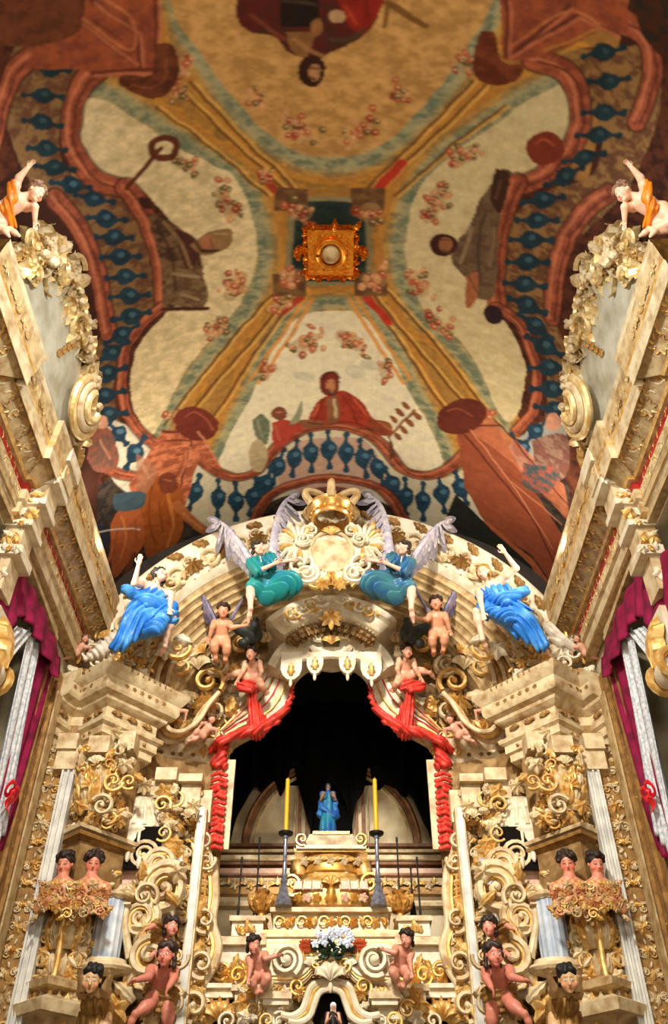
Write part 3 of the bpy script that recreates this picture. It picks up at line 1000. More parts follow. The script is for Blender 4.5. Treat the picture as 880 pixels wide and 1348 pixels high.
# outer and inner rails, left and right
rail([(128, 92), (108, 112), (94, 150), (96, 196), (120, 232), (160, 248)], 20)
rail([(164, 246), (184, 270), (204, 312), (213, 352), (214, 402)], 20)
rail([(72, 262), (98, 292), (122, 340), (132, 380), (142, 440)], 20)
rail([(40, 76), (16, 100), (0, 150), (-12, 200)], 18)
rail([(214, 402), (190, 425), (168, 456), (160, 490), (162, 524), (176, 560), (206, 586), (230, 592)], 14)
rail([(704, 78), (742, 92), (760, 120), (764, 160), (752, 196), (716, 230), (682, 246)], 20)
rail([(682, 240), (668, 270), (656, 315), (653, 360), (655, 404)], 20)
rail([(800, 255), (770, 278), (746, 315), (732, 360), (728, 420)], 20)
rail([(800, 22), (845, 40), (860, 85), (852, 130), (840, 160)], 20)
rail([(655, 404), (682, 424), (700, 460), (708, 500), (702, 540), (680, 568)], 14)
rail([(120, 600), (150, 622), (186, 628)], 16)
for a in ((66, 90, .2), (56, 126, .05), (56, 162, .1), (62, 196, .1), (72, 222, .15), (94, 244, .1), (124, 262, .2), (140, 288, .1), (150, 312, .05), (158, 338, 0), (164, 364, -.05), (170, 390, -.1), (172, 416, -.2),
          (160, 440, -.5), (148, 464, -.6), (140, 492, -.3), (138, 520, -.2), (142, 546, -.1)):
    cc = BALT if a[1] < 230 else (36, 62, 76)
    baluster(a[0], a[1], a[2], 58, 23, cc, (56, 84, 88) if a[1] < 240 else (74, 112, 128))
baluster(156, 571, 0.9, 40, 24); baluster(178, 596, 2.1, 54, 24)
for a in ((795, 68, -.25), (802, 106, -.1), (795, 148, 0), (788, 178, 0), (770, 208, -.2), (744, 232, -.4), (716, 262, -.15), (708, 290, 0), (700, 316, 0), (695, 345, 0), (692, 374, .1), (695, 402, .4),
          (706, 430, .7), (718, 456, .5), (724, 484, 0), (728, 512, 0), (732, 540, .2)):
    baluster(a[0], a[1], a[2], 62, 24, BALT if a[1] < 240 else (36, 60, 72), (54, 80, 84) if a[1] < 240 else (70, 104, 118))
baluster(706, 568, -.8, 44, 22); baluster(686, 590, -2.2, 50, 22)
for a in ((256, 648, 1.9), (287, 656, 1.6), (311, 660, 1.55), (333, 654, 1.75), (349, 638, 1.9), (366, 614, 1.9), (388, 602, 1.7), (410, 596, 1.6), (433, 592, 1.57), (456, 596, 1.55), (478, 603, 1.4), (498, 616, 1.2), (516, 638, 1.25), (534, 654, 1.5), (557, 660, 1.55), (582, 650, 1.4), (607, 642, 1.2)):
    baluster(a[0], a[1], a[2], 54, 22, (44, 78, 98))
rail([(262, 600), (280, 616), (308, 628), (336, 622), (356, 598), (384, 574), (436, 560), (488, 574), (514, 598), (534, 620), (566, 626), (596, 612), (612, 596)], 15)
rail([(330, 700), (348, 662), (378, 640), (436, 630), (494, 640), (520, 664), (540, 700)], 16)
# great pedestals at the corners
poly([(170, 640), (214, 566), (262, 564), (296, 620), (262, 606), (236, 690), (200, 720)], TC, False, rgb2=TCL)
stroke([(214, 568), (258, 568)], 4, TCD, False); stroke([(218, 580), (252, 580), (238, 640)], 3, TCD, False); stroke([(206, 592), (184, 640)], 3, TCL, False)
blot(258, 558, 30, 22, (118, 52, 38), 0.3, rgb2=(96, 40, 32))
poly([(600, 562), (650, 556), (700, 640), (750, 720), (742, 790), (700, 730), (640, 690), (612, 640)], TC, False, rgb2=(136, 70, 46))
poly([(604, 556), (648, 552), (744, 640), (752, 690), (676, 610)], TCL, False, a=0.7); stroke([(640, 690), (700, 740), (736, 790)], 16, (176, 96, 62), False)
stroke([(612, 572), (700, 680), (740, 760)], 4, TCD, False); stroke([(604, 560), (660, 560), (752, 670)], 3, TCD, False)
blot(608, 548, 34, 22, (108, 50, 36), -0.3, rgb2=(88, 38, 30))
poly([(600, 650), (640, 690), (700, 745), (720, 800), (640, 730), (580, 700)], (40, 42, 36), False)
for q, c in (([(70, -60), (205, -60), (212, 40), (206, 92), (170, 104), (96, 92), (30, 90), (60, 40)], TC2), ([(655, -60), (820, -60), (830, 40), (790, 40), (720, 74), (662, 80)], TC2)):
    poly(q, c, False, rgb2=(148, 76, 46))
for l in ([(120, 0), (180, 40), (184, 92)], [(96, 20), (176, 84)], [(205, 0), (206, 92), (120, 96)], [(668, 0), (668, 74), (760, 20), (812, 44)], [(690, 60), (750, 8)]):
    stroke(l, 4, TCD, False); stroke([(x + 4, y + 3) for x, y in l], 3, TCL, False, a=0.7)
poly([(200, 58), (228, 60), (236, 90), (224, 122), (196, 130), (164, 116), (160, 100), (200, 96)], (88, 46, 28), rgb2=(104, 56, 34))
poly([(632, 40), (652, 44), (660, 80), (690, 86), (676, 108), (644, 112), (622, 92)], (96, 46, 30), rgb2=(112, 56, 36))
poly([(0, -60), (90, -60), (110, 30), (60, 60), (0, 60), (-60, 40)], (112, 62, 38), rgb2=(84, 46, 30))
poly([(820, -60), (940, -60), (940, 100), (880, 80), (846, 40)], (72, 40, 26), rgb2=(40, 34, 28))
# the figures of the painting
# upside-down teacher in the far panel
poly([(312, -40), (312, 22), (330, 42), (362, 46), (376, 66), (402, 78), (416, 86), (430, 72), (458, 58), (490, 36), (506, 2), (512, -40)], (88, 34, 26), rgb2=(66, 36, 28))
poly([(440, -40), (452, 20), (474, 44), (492, 30), (508, 0), (512, -40)], (134, 36, 26)); poly([(362, -30), (420, -20), (418, 34), (372, 34)], (34, 24, 20), False)
poly([(378, 40), (412, 44), (404, 76), (384, 66)], (128, 88, 52)); blot(444, 22, 12, 9, (176, 140, 100)); blot(416, 36, 8, 12, (140, 96, 56))
blot(411, 94, 18, 20, (52, 28, 18)); blot(415, 96, 8, 11, (166, 118, 78)); stroke([(512, 4), (530, 14), (560, 34)], 6, (120, 84, 40)); stroke([(512, 6), (508, 36)], 4, (120, 84, 40))
# left bishop with crozier
poly([(194, 282), (212, 284), (240, 302), (262, 322), (268, 356), (270, 402), (236, 402), (214, 410), (212, 350)], (76, 52, 38), rgb2=(112, 84, 58))
poly([(228, 300), (256, 312), (262, 340), (244, 352)], (74, 40, 34)); poly([(216, 352), (262, 360), (272, 398), (224, 400)], (128, 104, 72), rgb2=(92, 66, 46))
poly([(250, 322), (272, 306), (306, 302), (300, 326), (270, 336)], (136, 104, 66)); blot(272, 320, 9, 11, (160, 104, 70)); stroke([(268, 330), (286, 330)], 5, (70, 44, 30)); blot(192, 268, 10, 6, (60, 34, 24), 0.6)
stroke([(166, 248), (202, 206), (212, 196)], 5, (88, 42, 26)); stroke([(202, 206), (200, 188), (216, 182), (232, 190), (226, 206), (208, 208)], 7, (92, 46, 28)); stroke([(214, 408), (274, 406)], 6, (74, 34, 26))
# right doctor
poly([(660, 222), (674, 228), (662, 262), (656, 320), (652, 384), (630, 392), (618, 372), (596, 344), (604, 316), (618, 300), (634, 262)], (116, 94, 68), rgb2=(88, 66, 50))
poly([(652, 222), (672, 232), (660, 280), (646, 262)], (62, 38, 28)); blot(585, 322, 18, 15, (62, 30, 22)); blot(588, 322, 9, 10, (150, 96, 66)); poly([(614, 364), (632, 360), (626, 396), (614, 404)], (160, 96, 62)); blot(650, 414, 14, 12, (46, 30, 34), 0.6)
blot(718, 196, 26, 22, (128, 54, 34), rgb2=(108, 44, 30))
# saint in red with his angel and palm
poly([(404, 560), (410, 540), (428, 522), (452, 514), (474, 526), (488, 546), (500, 566), (436, 556)], (168, 62, 42), rgb2=(134, 46, 34)); blot(434, 505, 14, 16, (112, 46, 34)); blot(436, 508, 7, 9, (172, 112, 78)); poly([(430, 526), (444, 520), (446, 552), (432, 556)], (130, 84, 56))
poly([(396, 552), (424, 554), (420, 562), (388, 562)], (128, 84, 56)); poly([(484, 552), (512, 556), (516, 572), (494, 572)], (132, 62, 40)); poly([(512, 572), (520, 596), (514, 604)], (96, 60, 44))
blot(368, 544, 10, 9, (120, 66, 46)); poly([(358, 556), (376, 552), (400, 562), (388, 572), (364, 590)], (170, 66, 50)); poly([(334, 552), (346, 544), (356, 560), (352, 584), (338, 576)], (116, 122, 96), rgb2=(90, 100, 78)); poly([(380, 560), (398, 528), (394, 554)], (140, 140, 112)); blot(340, 600, 12, 22, (180, 160, 122))
stroke([(512, 576), (546, 540)], 4, (126, 76, 44))
for i in range(4):
    for s in (-1, 1): blot(518 + i * 8 + s * 7, 568 - i * 9 + s * 7, 7, 3.4, (132, 78, 46), 0.75 if s > 0 else 0.75)
for q in ((400, 496, 16, 6), (468, 490, 14, 9), (486, 480, 12, 7)): blot(*q, (188, 184, 160), 0.2, a=0.7)
# lower left prophet and child, lower right angels
poly([(190, 720), (184, 680), (190, 640), (206, 628), (232, 634), (242, 668), (238, 706), (216, 732), (198, 740)], (166, 92, 40), rgb2=(142, 72, 30))
stroke([(232, 664), (258, 690), (284, 706)], 15, (176, 104, 58)); blot(221, 636, 13, 14, (116, 58, 38)); poly([(180, 596), (206, 616), (200, 640), (182, 650)], (160, 110, 82), a=0.7)
poly([(146, 690), (160, 668), (184, 672), (190, 712), (170, 740), (150, 760), (146, 720)], (184, 100, 56), rgb2=(160, 84, 46)); stroke([(176, 730), (150, 800)], 12, (120, 66, 38)); stroke([(150, 720), (136, 756)], 10, (176, 100, 62))
poly([(124, 560), (146, 566), (156, 610), (130, 622), (116, 600)], (140, 84, 64), rgb2=(96, 70, 60)); poly([(150, 650), (190, 648), (186, 668), (152, 672)], (66, 86, 96)); poly([(122, 690), (140, 700), (132, 780), (118, 750)], (40, 46, 66)); blot(134, 556, 9, 9, (206, 150, 122))
stroke([(130, 700), (164, 696), (184, 698)], 2.5, (214, 200, 180))
poly([(700, 580), (744, 572), (748, 620), (712, 640)], (150, 118, 100), rgb2=(110, 70, 60)); blot(728, 556, 10, 12, (196, 140, 112)); poly([(690, 610), (736, 620), (720, 650), (690, 640)], (70, 84, 84), rgb2=(150, 80, 66))
# modelling strokes of the painter on the figures and pedestals
for pts, w, c in (
 # saint in red
 ([(428, 524), (420, 540), (414, 556)], 3, (112, 38, 28)), ([(452, 520), (462, 538), (470, 556)], 3, (112, 38, 28)), ([(468, 526), (482, 546)], 3, (196, 92, 60)), ([(420, 532), (412, 548)], 3, (200, 96, 62)), ([(440, 526), (442, 550)], 3, (206, 190, 150)),
 ([(432, 513), (436, 520), (441, 514)], 4, (84, 50, 36)), ([(426, 500), (430, 492), (440, 490), (446, 498)], 4, (76, 30, 26)), ([(430, 504), (433, 504)], 1.6, (60, 30, 22)), ([(439, 504), (442, 504)], 1.6, (60, 30, 22)), ([(405, 556), (430, 558), (462, 556), (492, 566)], 3, (96, 46, 34)),
 ([(500, 556), (514, 566)], 3, (170, 108, 72)), ([(362, 560), (370, 580)], 3, (196, 104, 78)), ([(366, 542), (371, 542)], 2, (206, 150, 110)), ([(340, 552), (346, 576)], 3, (146, 150, 120)),
 # bishop
 ([(216, 292), (238, 320), (252, 352)], 4, (146, 116, 78)), ([(210, 300), (226, 340), (230, 380)], 4, (60, 40, 32)), ([(228, 360), (262, 366)], 4, (160, 140, 104)), ([(232, 376), (262, 384)], 3, (84, 60, 44)), ([(256, 316), (266, 330)], 4, (54, 32, 28)), ([(282, 308), (300, 308)], 3, (166, 140, 96)), ([(276, 314), (280, 324)], 2, (90, 52, 38)), ([(240, 386), (262, 394)], 4, (150, 128, 92)),
 # doctor
 ([(622, 300), (612, 330), (606, 346)], 4, (146, 124, 92)), ([(640, 280), (630, 320), (634, 370)], 4, (70, 52, 42)), ([(652, 300), (646, 350)], 4, (134, 108, 80)), ([(614, 356), (628, 384)], 3, (88, 66, 50)), ([(582, 316), (592, 316)], 2, (64, 34, 26)), ([(584, 330), (592, 332)], 4, (92, 60, 44)), ([(660, 236), (652, 262)], 3, (104, 72, 52)),
 # teacher
 ([(330, 20), (352, 34), (376, 50)], 4, (120, 62, 40)), ([(388, 50), (410, 66), (424, 74)], 4, (156, 112, 68)), ([(436, 52), (460, 50), (478, 38)], 4, (70, 60, 44)), ([(456, 8), (470, 30)], 4, (170, 62, 40)), ([(484, 0), (486, 20)], 3, (100, 28, 22)), ([(372, 2), (416, 6)], 3, (74, 58, 44)), ([(408, 102), (416, 104)], 3, (60, 32, 22)), ([(410, 90), (420, 92)], 2, (70, 38, 26)),
 # prophet and child
 ([(200, 640), (196, 680), (204, 716)], 4, (120, 58, 26)), ([(222, 650), (228, 690), (220, 720)], 5, (196, 122, 60)), ([(210, 660), (214, 700)], 3, (110, 52, 26)), ([(240, 676), (266, 696)], 4, (204, 138, 84)), ([(216, 632), (226, 634)], 3, (176, 108, 74)), ([(160, 680), (166, 710), (158, 738)], 4, (206, 128, 76)), ([(178, 684), (180, 712)], 3, (128, 62, 36)), ([(154, 700), (150, 730)], 3, (130, 66, 40)),
 ([(126, 690), (134, 730)], 4, (70, 80, 108)), ([(132, 580), (144, 604)], 4, (176, 120, 94)), ([(186, 606), (196, 630)], 4, (186, 136, 106)),
 # pedestals
 ([(224, 590), (250, 590), (236, 632)], 2.5, (206, 132, 96)), ([(232, 600), (242, 600), (232, 628)], 2, (110, 54, 38)), ([(262, 568), (290, 612)], 3, (206, 134, 98)), ([(620, 566), (676, 640), (728, 722)], 3, (206, 134, 98)), ([(664, 620), (736, 668)], 2.5, (110, 54, 38)), ([(674, 634), (740, 690)], 2.5, (204, 138, 104)),
 ([(110, 24), (170, 66), (172, 20), (112, -10)], 2.5, (190, 116, 72)), ([(124, 26), (160, 52)], 2, (92, 44, 30)), ([(676, 60), (744, 16), (790, 30)], 2.5, (190, 116, 72)), ([(684, 66), (740, 30)], 2, (92, 44, 30)), ([(720, 66), (790, 36)], 3, (176, 120, 56)),
 ([(244, 548), (256, 542), (272, 552), (280, 566)], 3, (160, 84, 62)), ([(590, 542), (604, 538), (622, 548)], 3, (150, 78, 56)), ([(706, 188), (718, 184), (730, 192)], 3, (160, 80, 54)), ([(176, 112), (200, 116), (216, 104), (220, 80)], 3, (130, 74, 48))):
    stroke(pts, w, c, a=0.75)
# worn surface
V1 = 0.86 + 0.28 * fn2; V2 = 0.9 + 0.2 * fn3
PAINT *= (V1 * V2)[..., None]
seam = (np.abs(((GA / 0.31) % 1.0) - 0.5) > 0.485); PAINT[seam] *= 0.9
PAINT = np.clip(PAINT, 0, 1)
for ax_ in (0, 1): PAINT = (np.roll(PAINT, 1, ax_) + 2 * PAINT + np.roll(PAINT, -1, ax_)) / 4

cxs = VA * np.cos(AA); czs = VZ + VB * np.sin(AA)
VG = np.zeros(SH + (3,)); VG[..., 0] = cxs[:, None]; VG[..., 1] = YY[None, :]; VG[..., 2] = czs[:, None]
idx = np.arange(SH[0] * SH[1]).reshape(SH)
VQ = np.stack([idx[:-1, :-1], idx[:-1, 1:], idx[1:, 1:], idx[1:, :-1]], -1).reshape(-1, 4)[:, ::-1]
CEILMAT = mat_attr('painted_vault_boards', 0.62, 9.0, 0.08, spec=0.12)
ceil = mesh_obj('ceiling', VG.reshape(-1, 3), VQ, CEILMAT, None, PAINT.reshape(-1, 3))
tag(ceil, kind='structure')
# vault shell above (keeps the daylight out) and the plain near bay
mb = MB(); G = np.zeros((2, 41, 3))
for i, y in enumerate((YN, YP0)):
    for j, a in enumerate(np.linspace(0, PI, 41)): G[i, j] = (VA * math.cos(a), y, VZ + VB * math.sin(a))
mb.slab(G, (0, 0, -1), 0.12)
G = G.copy(); G[0, :, 1] = YP0; G[1, :, 1] = YF + 0.4; G[..., 2] += 0.03
mb.slab(G, (0, 0, -1), 0.12)
tag(mb.build('ceiling_shell', mat('umber_boards', (128, 84, 48), 0.7, 0, (108, 66, 38), 3.0)), kind='structure')

STONE = mat('grey_stone_floor', (150, 140, 122), 0.5, 0, (120, 110, 94), 2.0)
mb = MB(); mb.box2((-6, -8, -0.2), (6, 15, 0)); tag(mb.build('floor', STONE), kind='structure')
WALLM = mat('lime_plaster', (206, 190, 158), 0.8, 0, (186, 168, 132), 3.0)
TZ0, TZ1, TY0, TY1 = CZ + 2.3, CZ + 6.12, 4.9, 9.12   # tribune opening
for s, nm in ((-1, 'left'), (1, 'right')):
    mb = MB()
    x0, x1 = s * WX, s * (WX + 0.5)
    mb.box2((x0, YN, 0), (x1, TY0, VZ + 0.4)); mb.box2((x0, TY1, 0), (x1, 11.8, VZ + 0.4))
    mb.box2((x0, TY0, 0), (x1, TY1, TZ0)); mb.box2((x0, TY0, TZ1), (x1, TY1, VZ + 0.4))
    tag(mb.build('wall_' + nm, WALLM), kind='structure')
    # the dim gallery behind the opening
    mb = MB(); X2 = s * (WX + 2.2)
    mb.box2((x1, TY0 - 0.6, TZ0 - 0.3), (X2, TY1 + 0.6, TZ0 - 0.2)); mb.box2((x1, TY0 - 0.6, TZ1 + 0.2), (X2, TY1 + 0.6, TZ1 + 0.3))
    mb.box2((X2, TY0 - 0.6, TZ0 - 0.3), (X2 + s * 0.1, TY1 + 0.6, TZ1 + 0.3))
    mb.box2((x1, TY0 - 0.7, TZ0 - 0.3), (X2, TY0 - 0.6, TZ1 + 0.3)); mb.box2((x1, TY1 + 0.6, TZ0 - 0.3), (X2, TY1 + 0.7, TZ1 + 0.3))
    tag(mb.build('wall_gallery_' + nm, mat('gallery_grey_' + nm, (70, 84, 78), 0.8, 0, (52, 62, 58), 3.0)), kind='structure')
# end wall behind the altarpiece, pierced for the throne chamber
NXW, NZT, NY1 = 1.75, CZ + 6.55, 14.0
mb = MB()
nn = 49; G = np.zeros((2, nn, 3))
for j in range(nn):
    a = PI * j / (nn - 1); ca, sa = math.cos(a), math.sin(a)
    k = min(4.0 / max(abs(ca), 1e-6), 7.0 / max(sa, 1e-6)); G[0, j] = (3.2 * ca, YF, CZ + 5.44 + 3.2 * sa); G[1, j] = (k * ca, YF, CZ + 5.44 + k * sa)
mb.slab(G, (0, -1, 0), 0.25); mb.box2((-4, YF, 0), (-3.3, YF + .25, CZ + 5.44)); mb.box2((3.3, YF, 0), (4, YF + .25, CZ + 5.44))
y0, y1 = 11.62, 11.8
mb.box2((-3.4, y0, 0), (-NXW, y1, VZ + 0.6)); mb.box2((NXW, y0, 0), (3.4, y1, VZ + 0.6)); mb.box2((-NXW, y0, CZ + 7.3), (NXW, y1, VZ + 0.6))
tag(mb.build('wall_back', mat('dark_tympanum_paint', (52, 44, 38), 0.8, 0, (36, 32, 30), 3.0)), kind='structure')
# ---------------------------------------------------------------- entablature, gilt attic cartouches and tribune openings of the side walls (built for the left, mirrored)
XI, XF = -WX, -3.08
def zc(r, xp): return CZ + r * xp

# cornice profile: (out from wall, height); wall face out=0
ENT = [(-.05, 6.2), (0.06, 6.2), (0.08, 6.24), (0.08, 6.38), (0.12, 6.40), (0.12, 6.53), (0.105, 6.55), (0.105, 6.65), (0.15, 6.65), (0.17, 6.69), (0.34, 6.82), (0.35, 6.86), (0.37, 6.84), (0.37, 6.78),
       (0.40, 6.76), (0.41, 6.93), (0.43, 6.95), (0.44, 7.0), (0.48, 7.22), (0.50, 7.24), (0.50, 7.29), (-.05, 7.29)]
ENT = [(a if a < 0.3 else 0.3 + (a - 0.3) * 0.7, b + CZ) for a, b in ENT]
# material of each band
ENTM = [2, 3, 0, 0, 0, 2, 5, 2, 1, 2, 3, 3, 0, 0, 0, 0, 1, 2, 0, 0, 3, 3]
mb = MB()
mb.sweep([(XI, 9.9), (XI + 0.07, 9.9), (XI + 0.07, 8.5), (XI + 0.07, 7.0), (XI, 7.0), (XI, 5.25), (XI + 0.09, 5.25), (XI + 0.09, 4.3)][::-1], ENT, ENTM)
ent = mb.build('trim_1', [IVORY, GOLD, IVORY2, OCHRE, PALE, REDPAINT], None, 30)
tag(ent, kind='structure')
def orn_run(mb, x, z, y0, y1, w, seed, m0=0, m1=1, pitch=0.12, nrm='x', dep=1.0):
    r = random.Random(seed); n = int(abs(y1 - y0) / pitch)
    for i in range(n):
        y = y0 + (y1 - y0) * (i + 0.5) / n; T = r.choice([ROS5, SHELL, LEAF, CSCR, ROS8])
        ex, ez = ((0, -1, 0), (0, 0, 1)) if nrm == 'x' else ((0, -1, 0), (-1, 0, 0))
        s = w * r.uniform(0.8, 1.1)
        mb.t(T, frame((x, y, z - (0 if T is not LEAF else s * 0.5)), ex, ez, s, r.choice([0, 0.5, -0.5, 1.5]), r.random() < 0.5, dep), m1 if r.random() < 0.6 else m0)
mb = MB(); Z0 = CZ
RUNS = ((9.85, 7.05, 0.07), (6.95, 5.3, 0), (5.2, 4.35, 0.09))
for a, b, q in RUNS:
    orn_run(mb, XI + 0.415 + q, Z0 + 7.1, a, b, 0.15, int(a * 10), 1, 1, 0.085, 'x', 0.7)
    # rosettes of the slanted cove
    r = random.Random(int(a * 7)); n = int((a - b) / 0.21)
    for i in range(n):
        y = a + (b - a) * (i + 0.5) / n
        mb.t([ROS8, SHELL][i % 2], frame((XI + 0.26 + q, y, Z0 + 6.745), (0, -1, 0), unit((0.17, 0, 0.13)), 0.2, 0), 1)
        mb.t(CSCR, frame((XI + 0.25 + q, y + 0.1, Z0 + 6.75), (0, -1, 0), unit((0.17, 0, 0.13)), 0.12, r.uniform(0, 6)), 0)
    orn_run(mb, XI + 0.125 + q, Z0 + 6.46, a, b, 0.09, int(a * 12), 1, 1, 0.10)
    orn_run(mb, XI + 0.11 + q, Z0 + 6.6, a, b, 0.10, int(a * 13), 1, 1, 0.14)
o = mb.build('trim_2', [IVORY, GOLD]); tag(o, kind='structure')
for q in (ent, o): mirror(q)

# arch head mouldings over the tribune opening, with crimson band; keystone console
def tri_arch(y): return TZ1 - 0.10 + 0.12 * (1 - ((y - 7.0) / 2.2) ** 2)
mb = MB()
ys = np.linspace(4.95, 9.1, 26)
bands = [(0.00, 0.05, 0.10, 2), (0.06, 0.12, 0.08, 0), (0.13, 0.2, 0.11, 2), (0.2, 0.31, 0.05, 5), (0.31, 0.36, 0.10, 2), (0.37, 0.43, 0.07, 0)]
BM = [IVORY, GOLD, IVORY2, OCHRE, PALE, REDPAINT]
for d0, d1, outx, m in bands:
    G = []
    for y in ys:
        z = tri_arch(y); G.append([(XI - 0.02, y, z + d0 * 1.3), (XI + outx, y, z + d0 * 1.3), (XI + outx, y, z + d1 * 1.3), (XI - 0.02, y, z + d1 * 1.3)])
    G = np.array(G); mb.grid(G, m)
for i, y in enumerate(np.linspace(5.1, 8.95, 22)):
    mb.t(ROS5, frame((XI + 0.055, y, tri_arch(y) + 0.33), (0, -1, 0), EZ, 0.12, 0), 1)
ah = mb.build('trim_4', BM); tag(ah, kind='structure'); mirror(ah)

def console():
    t = empty('keystone_bracket', (XI, 7.0, TZ1 + 0.1), 'cream and gold scrolled keystone bracket over the left gallery opening', 'bracket', 'keystones of the side galleries')
    mb = MB()
    # stepped blocks below the break of the cornice
    for i, (z0, z1, w, out, m) in enumerate(((7.08, 7.285, 0.36, 0.52, 0), (6.84, 7.08, 0.26, 0.48, 2), (6.74, 6.84, 0.32, 0.46, 0), (6.5, 6.74, 0.26, 0.36, 2), (6.42, 6.5, 0.34, 0.38, 0), (6.2, 6.42, 0.26, 0.28, 2), (6.12, 6.2, 0.32, 0.3, 0), (5.84, 6.12, 0.24, 0.22, 2), (5.72, 5.84, 0.34, 0.27, 0), (5.3, 5.72, 0.24, 0.17, 2))):
        mb.box2((XI + 0.01, 7.16 - w / 2, CZ + z0), (XI + out, 7.22 + w / 2, CZ + z1), m)
        for q in range(3): mb.t([SHELL, ROS5, LEAF][(i + q) % 3], frame((XI + out * (0.35 + 0.28 * q), 7.15 - w / 2, CZ + (z0 + z1) / 2 - 0.02), (1, 0, 0), EZ, min(0.16, (z1 - z0) * 0.9), q), 1 if (i + q) % 2 else 0)
    mb.build('block', [CREAMW, GOLD, IVORY], t)
    mb = MB()
    pts = [(XI + 0.23 + 0.17 * math.cos(a) * (1 - k), 7.22, CZ + 4.42 + 0.17 * math.sin(a) * (1 - k) + 0) for a, k in [(PI / 2 - i * 0.42, i * 0.038) for i in range(22)]]
    for dy in (-0.17, 0.17):
        mb.tube([(x, y + dy, z) for x, y, z in pts], np.linspace(0.05, 0.02, 22), 1, 6)
    mb.add(*ellipsoid((XI + 0.23, 7.22, CZ + 4.42), (0.15, 0.2, 0.15), 14, 10), 0)
    mb.box2((XI + 0.01, 7.05, CZ + 4.4), (XI + 0.22, 7.4, CZ + 5.1), 0)
    mb.t(LEAF, frame((XI + 0.24, 7.22, CZ + 5.05), (0, -1, 0), (0, 0, -1), 0.6), 1)
    mb.build('volute', [CREAMW, GOLD], t)
    return t
cons = console()
mirror(cons, 'cream and gold scrolled keystone bracket over the right gallery opening')

# attic panel above the cornice, leaning with the vault, framed by gilt leaf scrolls
PGOLD = mat('pale_gilding', (214, 176, 106), 0.4, 0.4, (236, 214, 160), 10.0, 0.35, 0.6, bump=0.2, bscale=30)
def cartouche():
    t = empty('attic_cartouche', (-3.05, 5.9, CZ + 7.35), 'grey attic panel in a frame of gilded leaf scrolls on the left cornice', 'cartouche', 'gilt framed cartouches above the side cornices')
    def S(y, z):  # leaning surface
        k = (z - 7.35) / 1.15
        return np.array([-3.09 + 0.13 * k + 0.03 * math.sin(k * 3), y, CZ + z])
    out = [(4.1, 7.38), (6.95, 7.38), (7.15, 7.55), (7.05, 7.8), (6.85, 8.1), (6.6, 8.36), (6.1, 8.5), (5.5, 8.5), (5.1, 8.34), (4.7, 8.1), (4.4, 7.8)]
    mb = MB(); G = np.zeros((16, 24, 3))
    top = polyline([(4.7, 7.6, 0), (4.85, 7.95, 0), (5.05, 8.22, 0), (5.5, 8.4, 0), (6.1, 8.42, 0), (6.6, 8.2, 0), (6.95, 7.9, 0), (7.1, 7.6, 0)], 24)
    for j in range(24):
        for i in range(16):
            G[i, j] = S(top[j][0], 7.34 + (top[j][1] - 7.34) * i / 15)
    mb.slab(G, (1, 0, 0.2), 0.1, 0); mb.build('panel', [mat('grey_green_panel', (188, 182, 158), 0.6, 0, (160, 150, 122), 4.0)], t, 180)
    mb = MB(); r = random.Random(5)
    edge = polyline([(4.78, 7.7, 0), (4.9, 8.02, 0), (5.1, 8.26, 0), (5.5, 8.44, 0), (6.1, 8.46, 0), (6.6, 8.26, 0), (6.95, 7.95, 0), (7.12, 7.62, 0)], 40)
    nrm = unit((1, 0, -0.24)); ex = (0, -1, 0); ez = unit((0.24, 0, 1))
    for k in range(200):
        e = edge[int(r.random() * 39.9)]
        dy, dz = r.gauss(0, 0.09), r.gauss(-0.03, 0.10)
        p = S(e[0] + dy, e[1] + dz) + nrm * r.uniform(0.0, 0.12)
        T = r.choice([LEAF, LEAF, CSCR, BUD, SHELL, LEAF])
        s = r.uniform(0.2, 0.42)
        mb.t(T, frame(p, ex, ez, s, r.uniform(-PI, PI), r.random() < 0.5, r.uniform(1.0, 1.8)), 0 if r.random() < 0.72 else 1)
    for k in range(30):
        e = edge[int(r.random() * 39.9)]
        p = S(e[0] + r.gauss(0, 0.07), e[1] + r.gauss(0.05, 0.08)) + nrm * r.uniform(0.08, 0.22)
        mb.t(PEARL, frame(p, ex, ez, r.uniform(0.08, 0.13)), 1)
    mb.build('leaf_frame', [PGOLD, IVORY, OCHRE], t)
    # large shell scroll at the altar end
    mb = MB(); c = S(6.72, 7.72) + nrm * 0.12
    for q in range(3):
        rr = 0.34 - q * 0.09
        pts = [c + np.array([0.05 + q * 0.04, 0, 0]) + np.array((0, -1, 0)) * rr * math.cos(a) + ez * rr * math.sin(a) for a in np.linspace(PI * 0.9, PI * 2.25, 18)]
        mb.tube(pts, 0.05, q % 2, 8, fn=nrm)
    for a in np.linspace(PI * 0.95, PI * 2.15, 22):
        p = c + np.array((0, -1, 0)) * 0.26 * math.cos(a) + ez * 0.26 * math.sin(a) + nrm * 0.08
        mb.t(LEAF, frame(p, ex, ez, 0.13, -(a - PI / 2)), 0)
    mb.t(SHELL, frame(c - ez * 0.02 + nrm * 0.1, ex, ez, 0.34), 0)
    mb.build('scroll', [PGOLD, IVORY], t)
    mb = MB()
    for q in range(4): mb.t(LEAF, frame(S(5.9 + 0.05 * q, 7.72 + 0.12 * q) + nrm * 0.03, ex, ez, 0.15, 1.2, False, 0.7), 0)
    mb.build('painted_sprig', [GOLD], t)
    return t
cart = cartouche(); mirror(cart, 'grey attic panel in a frame of gilded leaf scrolls on the right cornice')

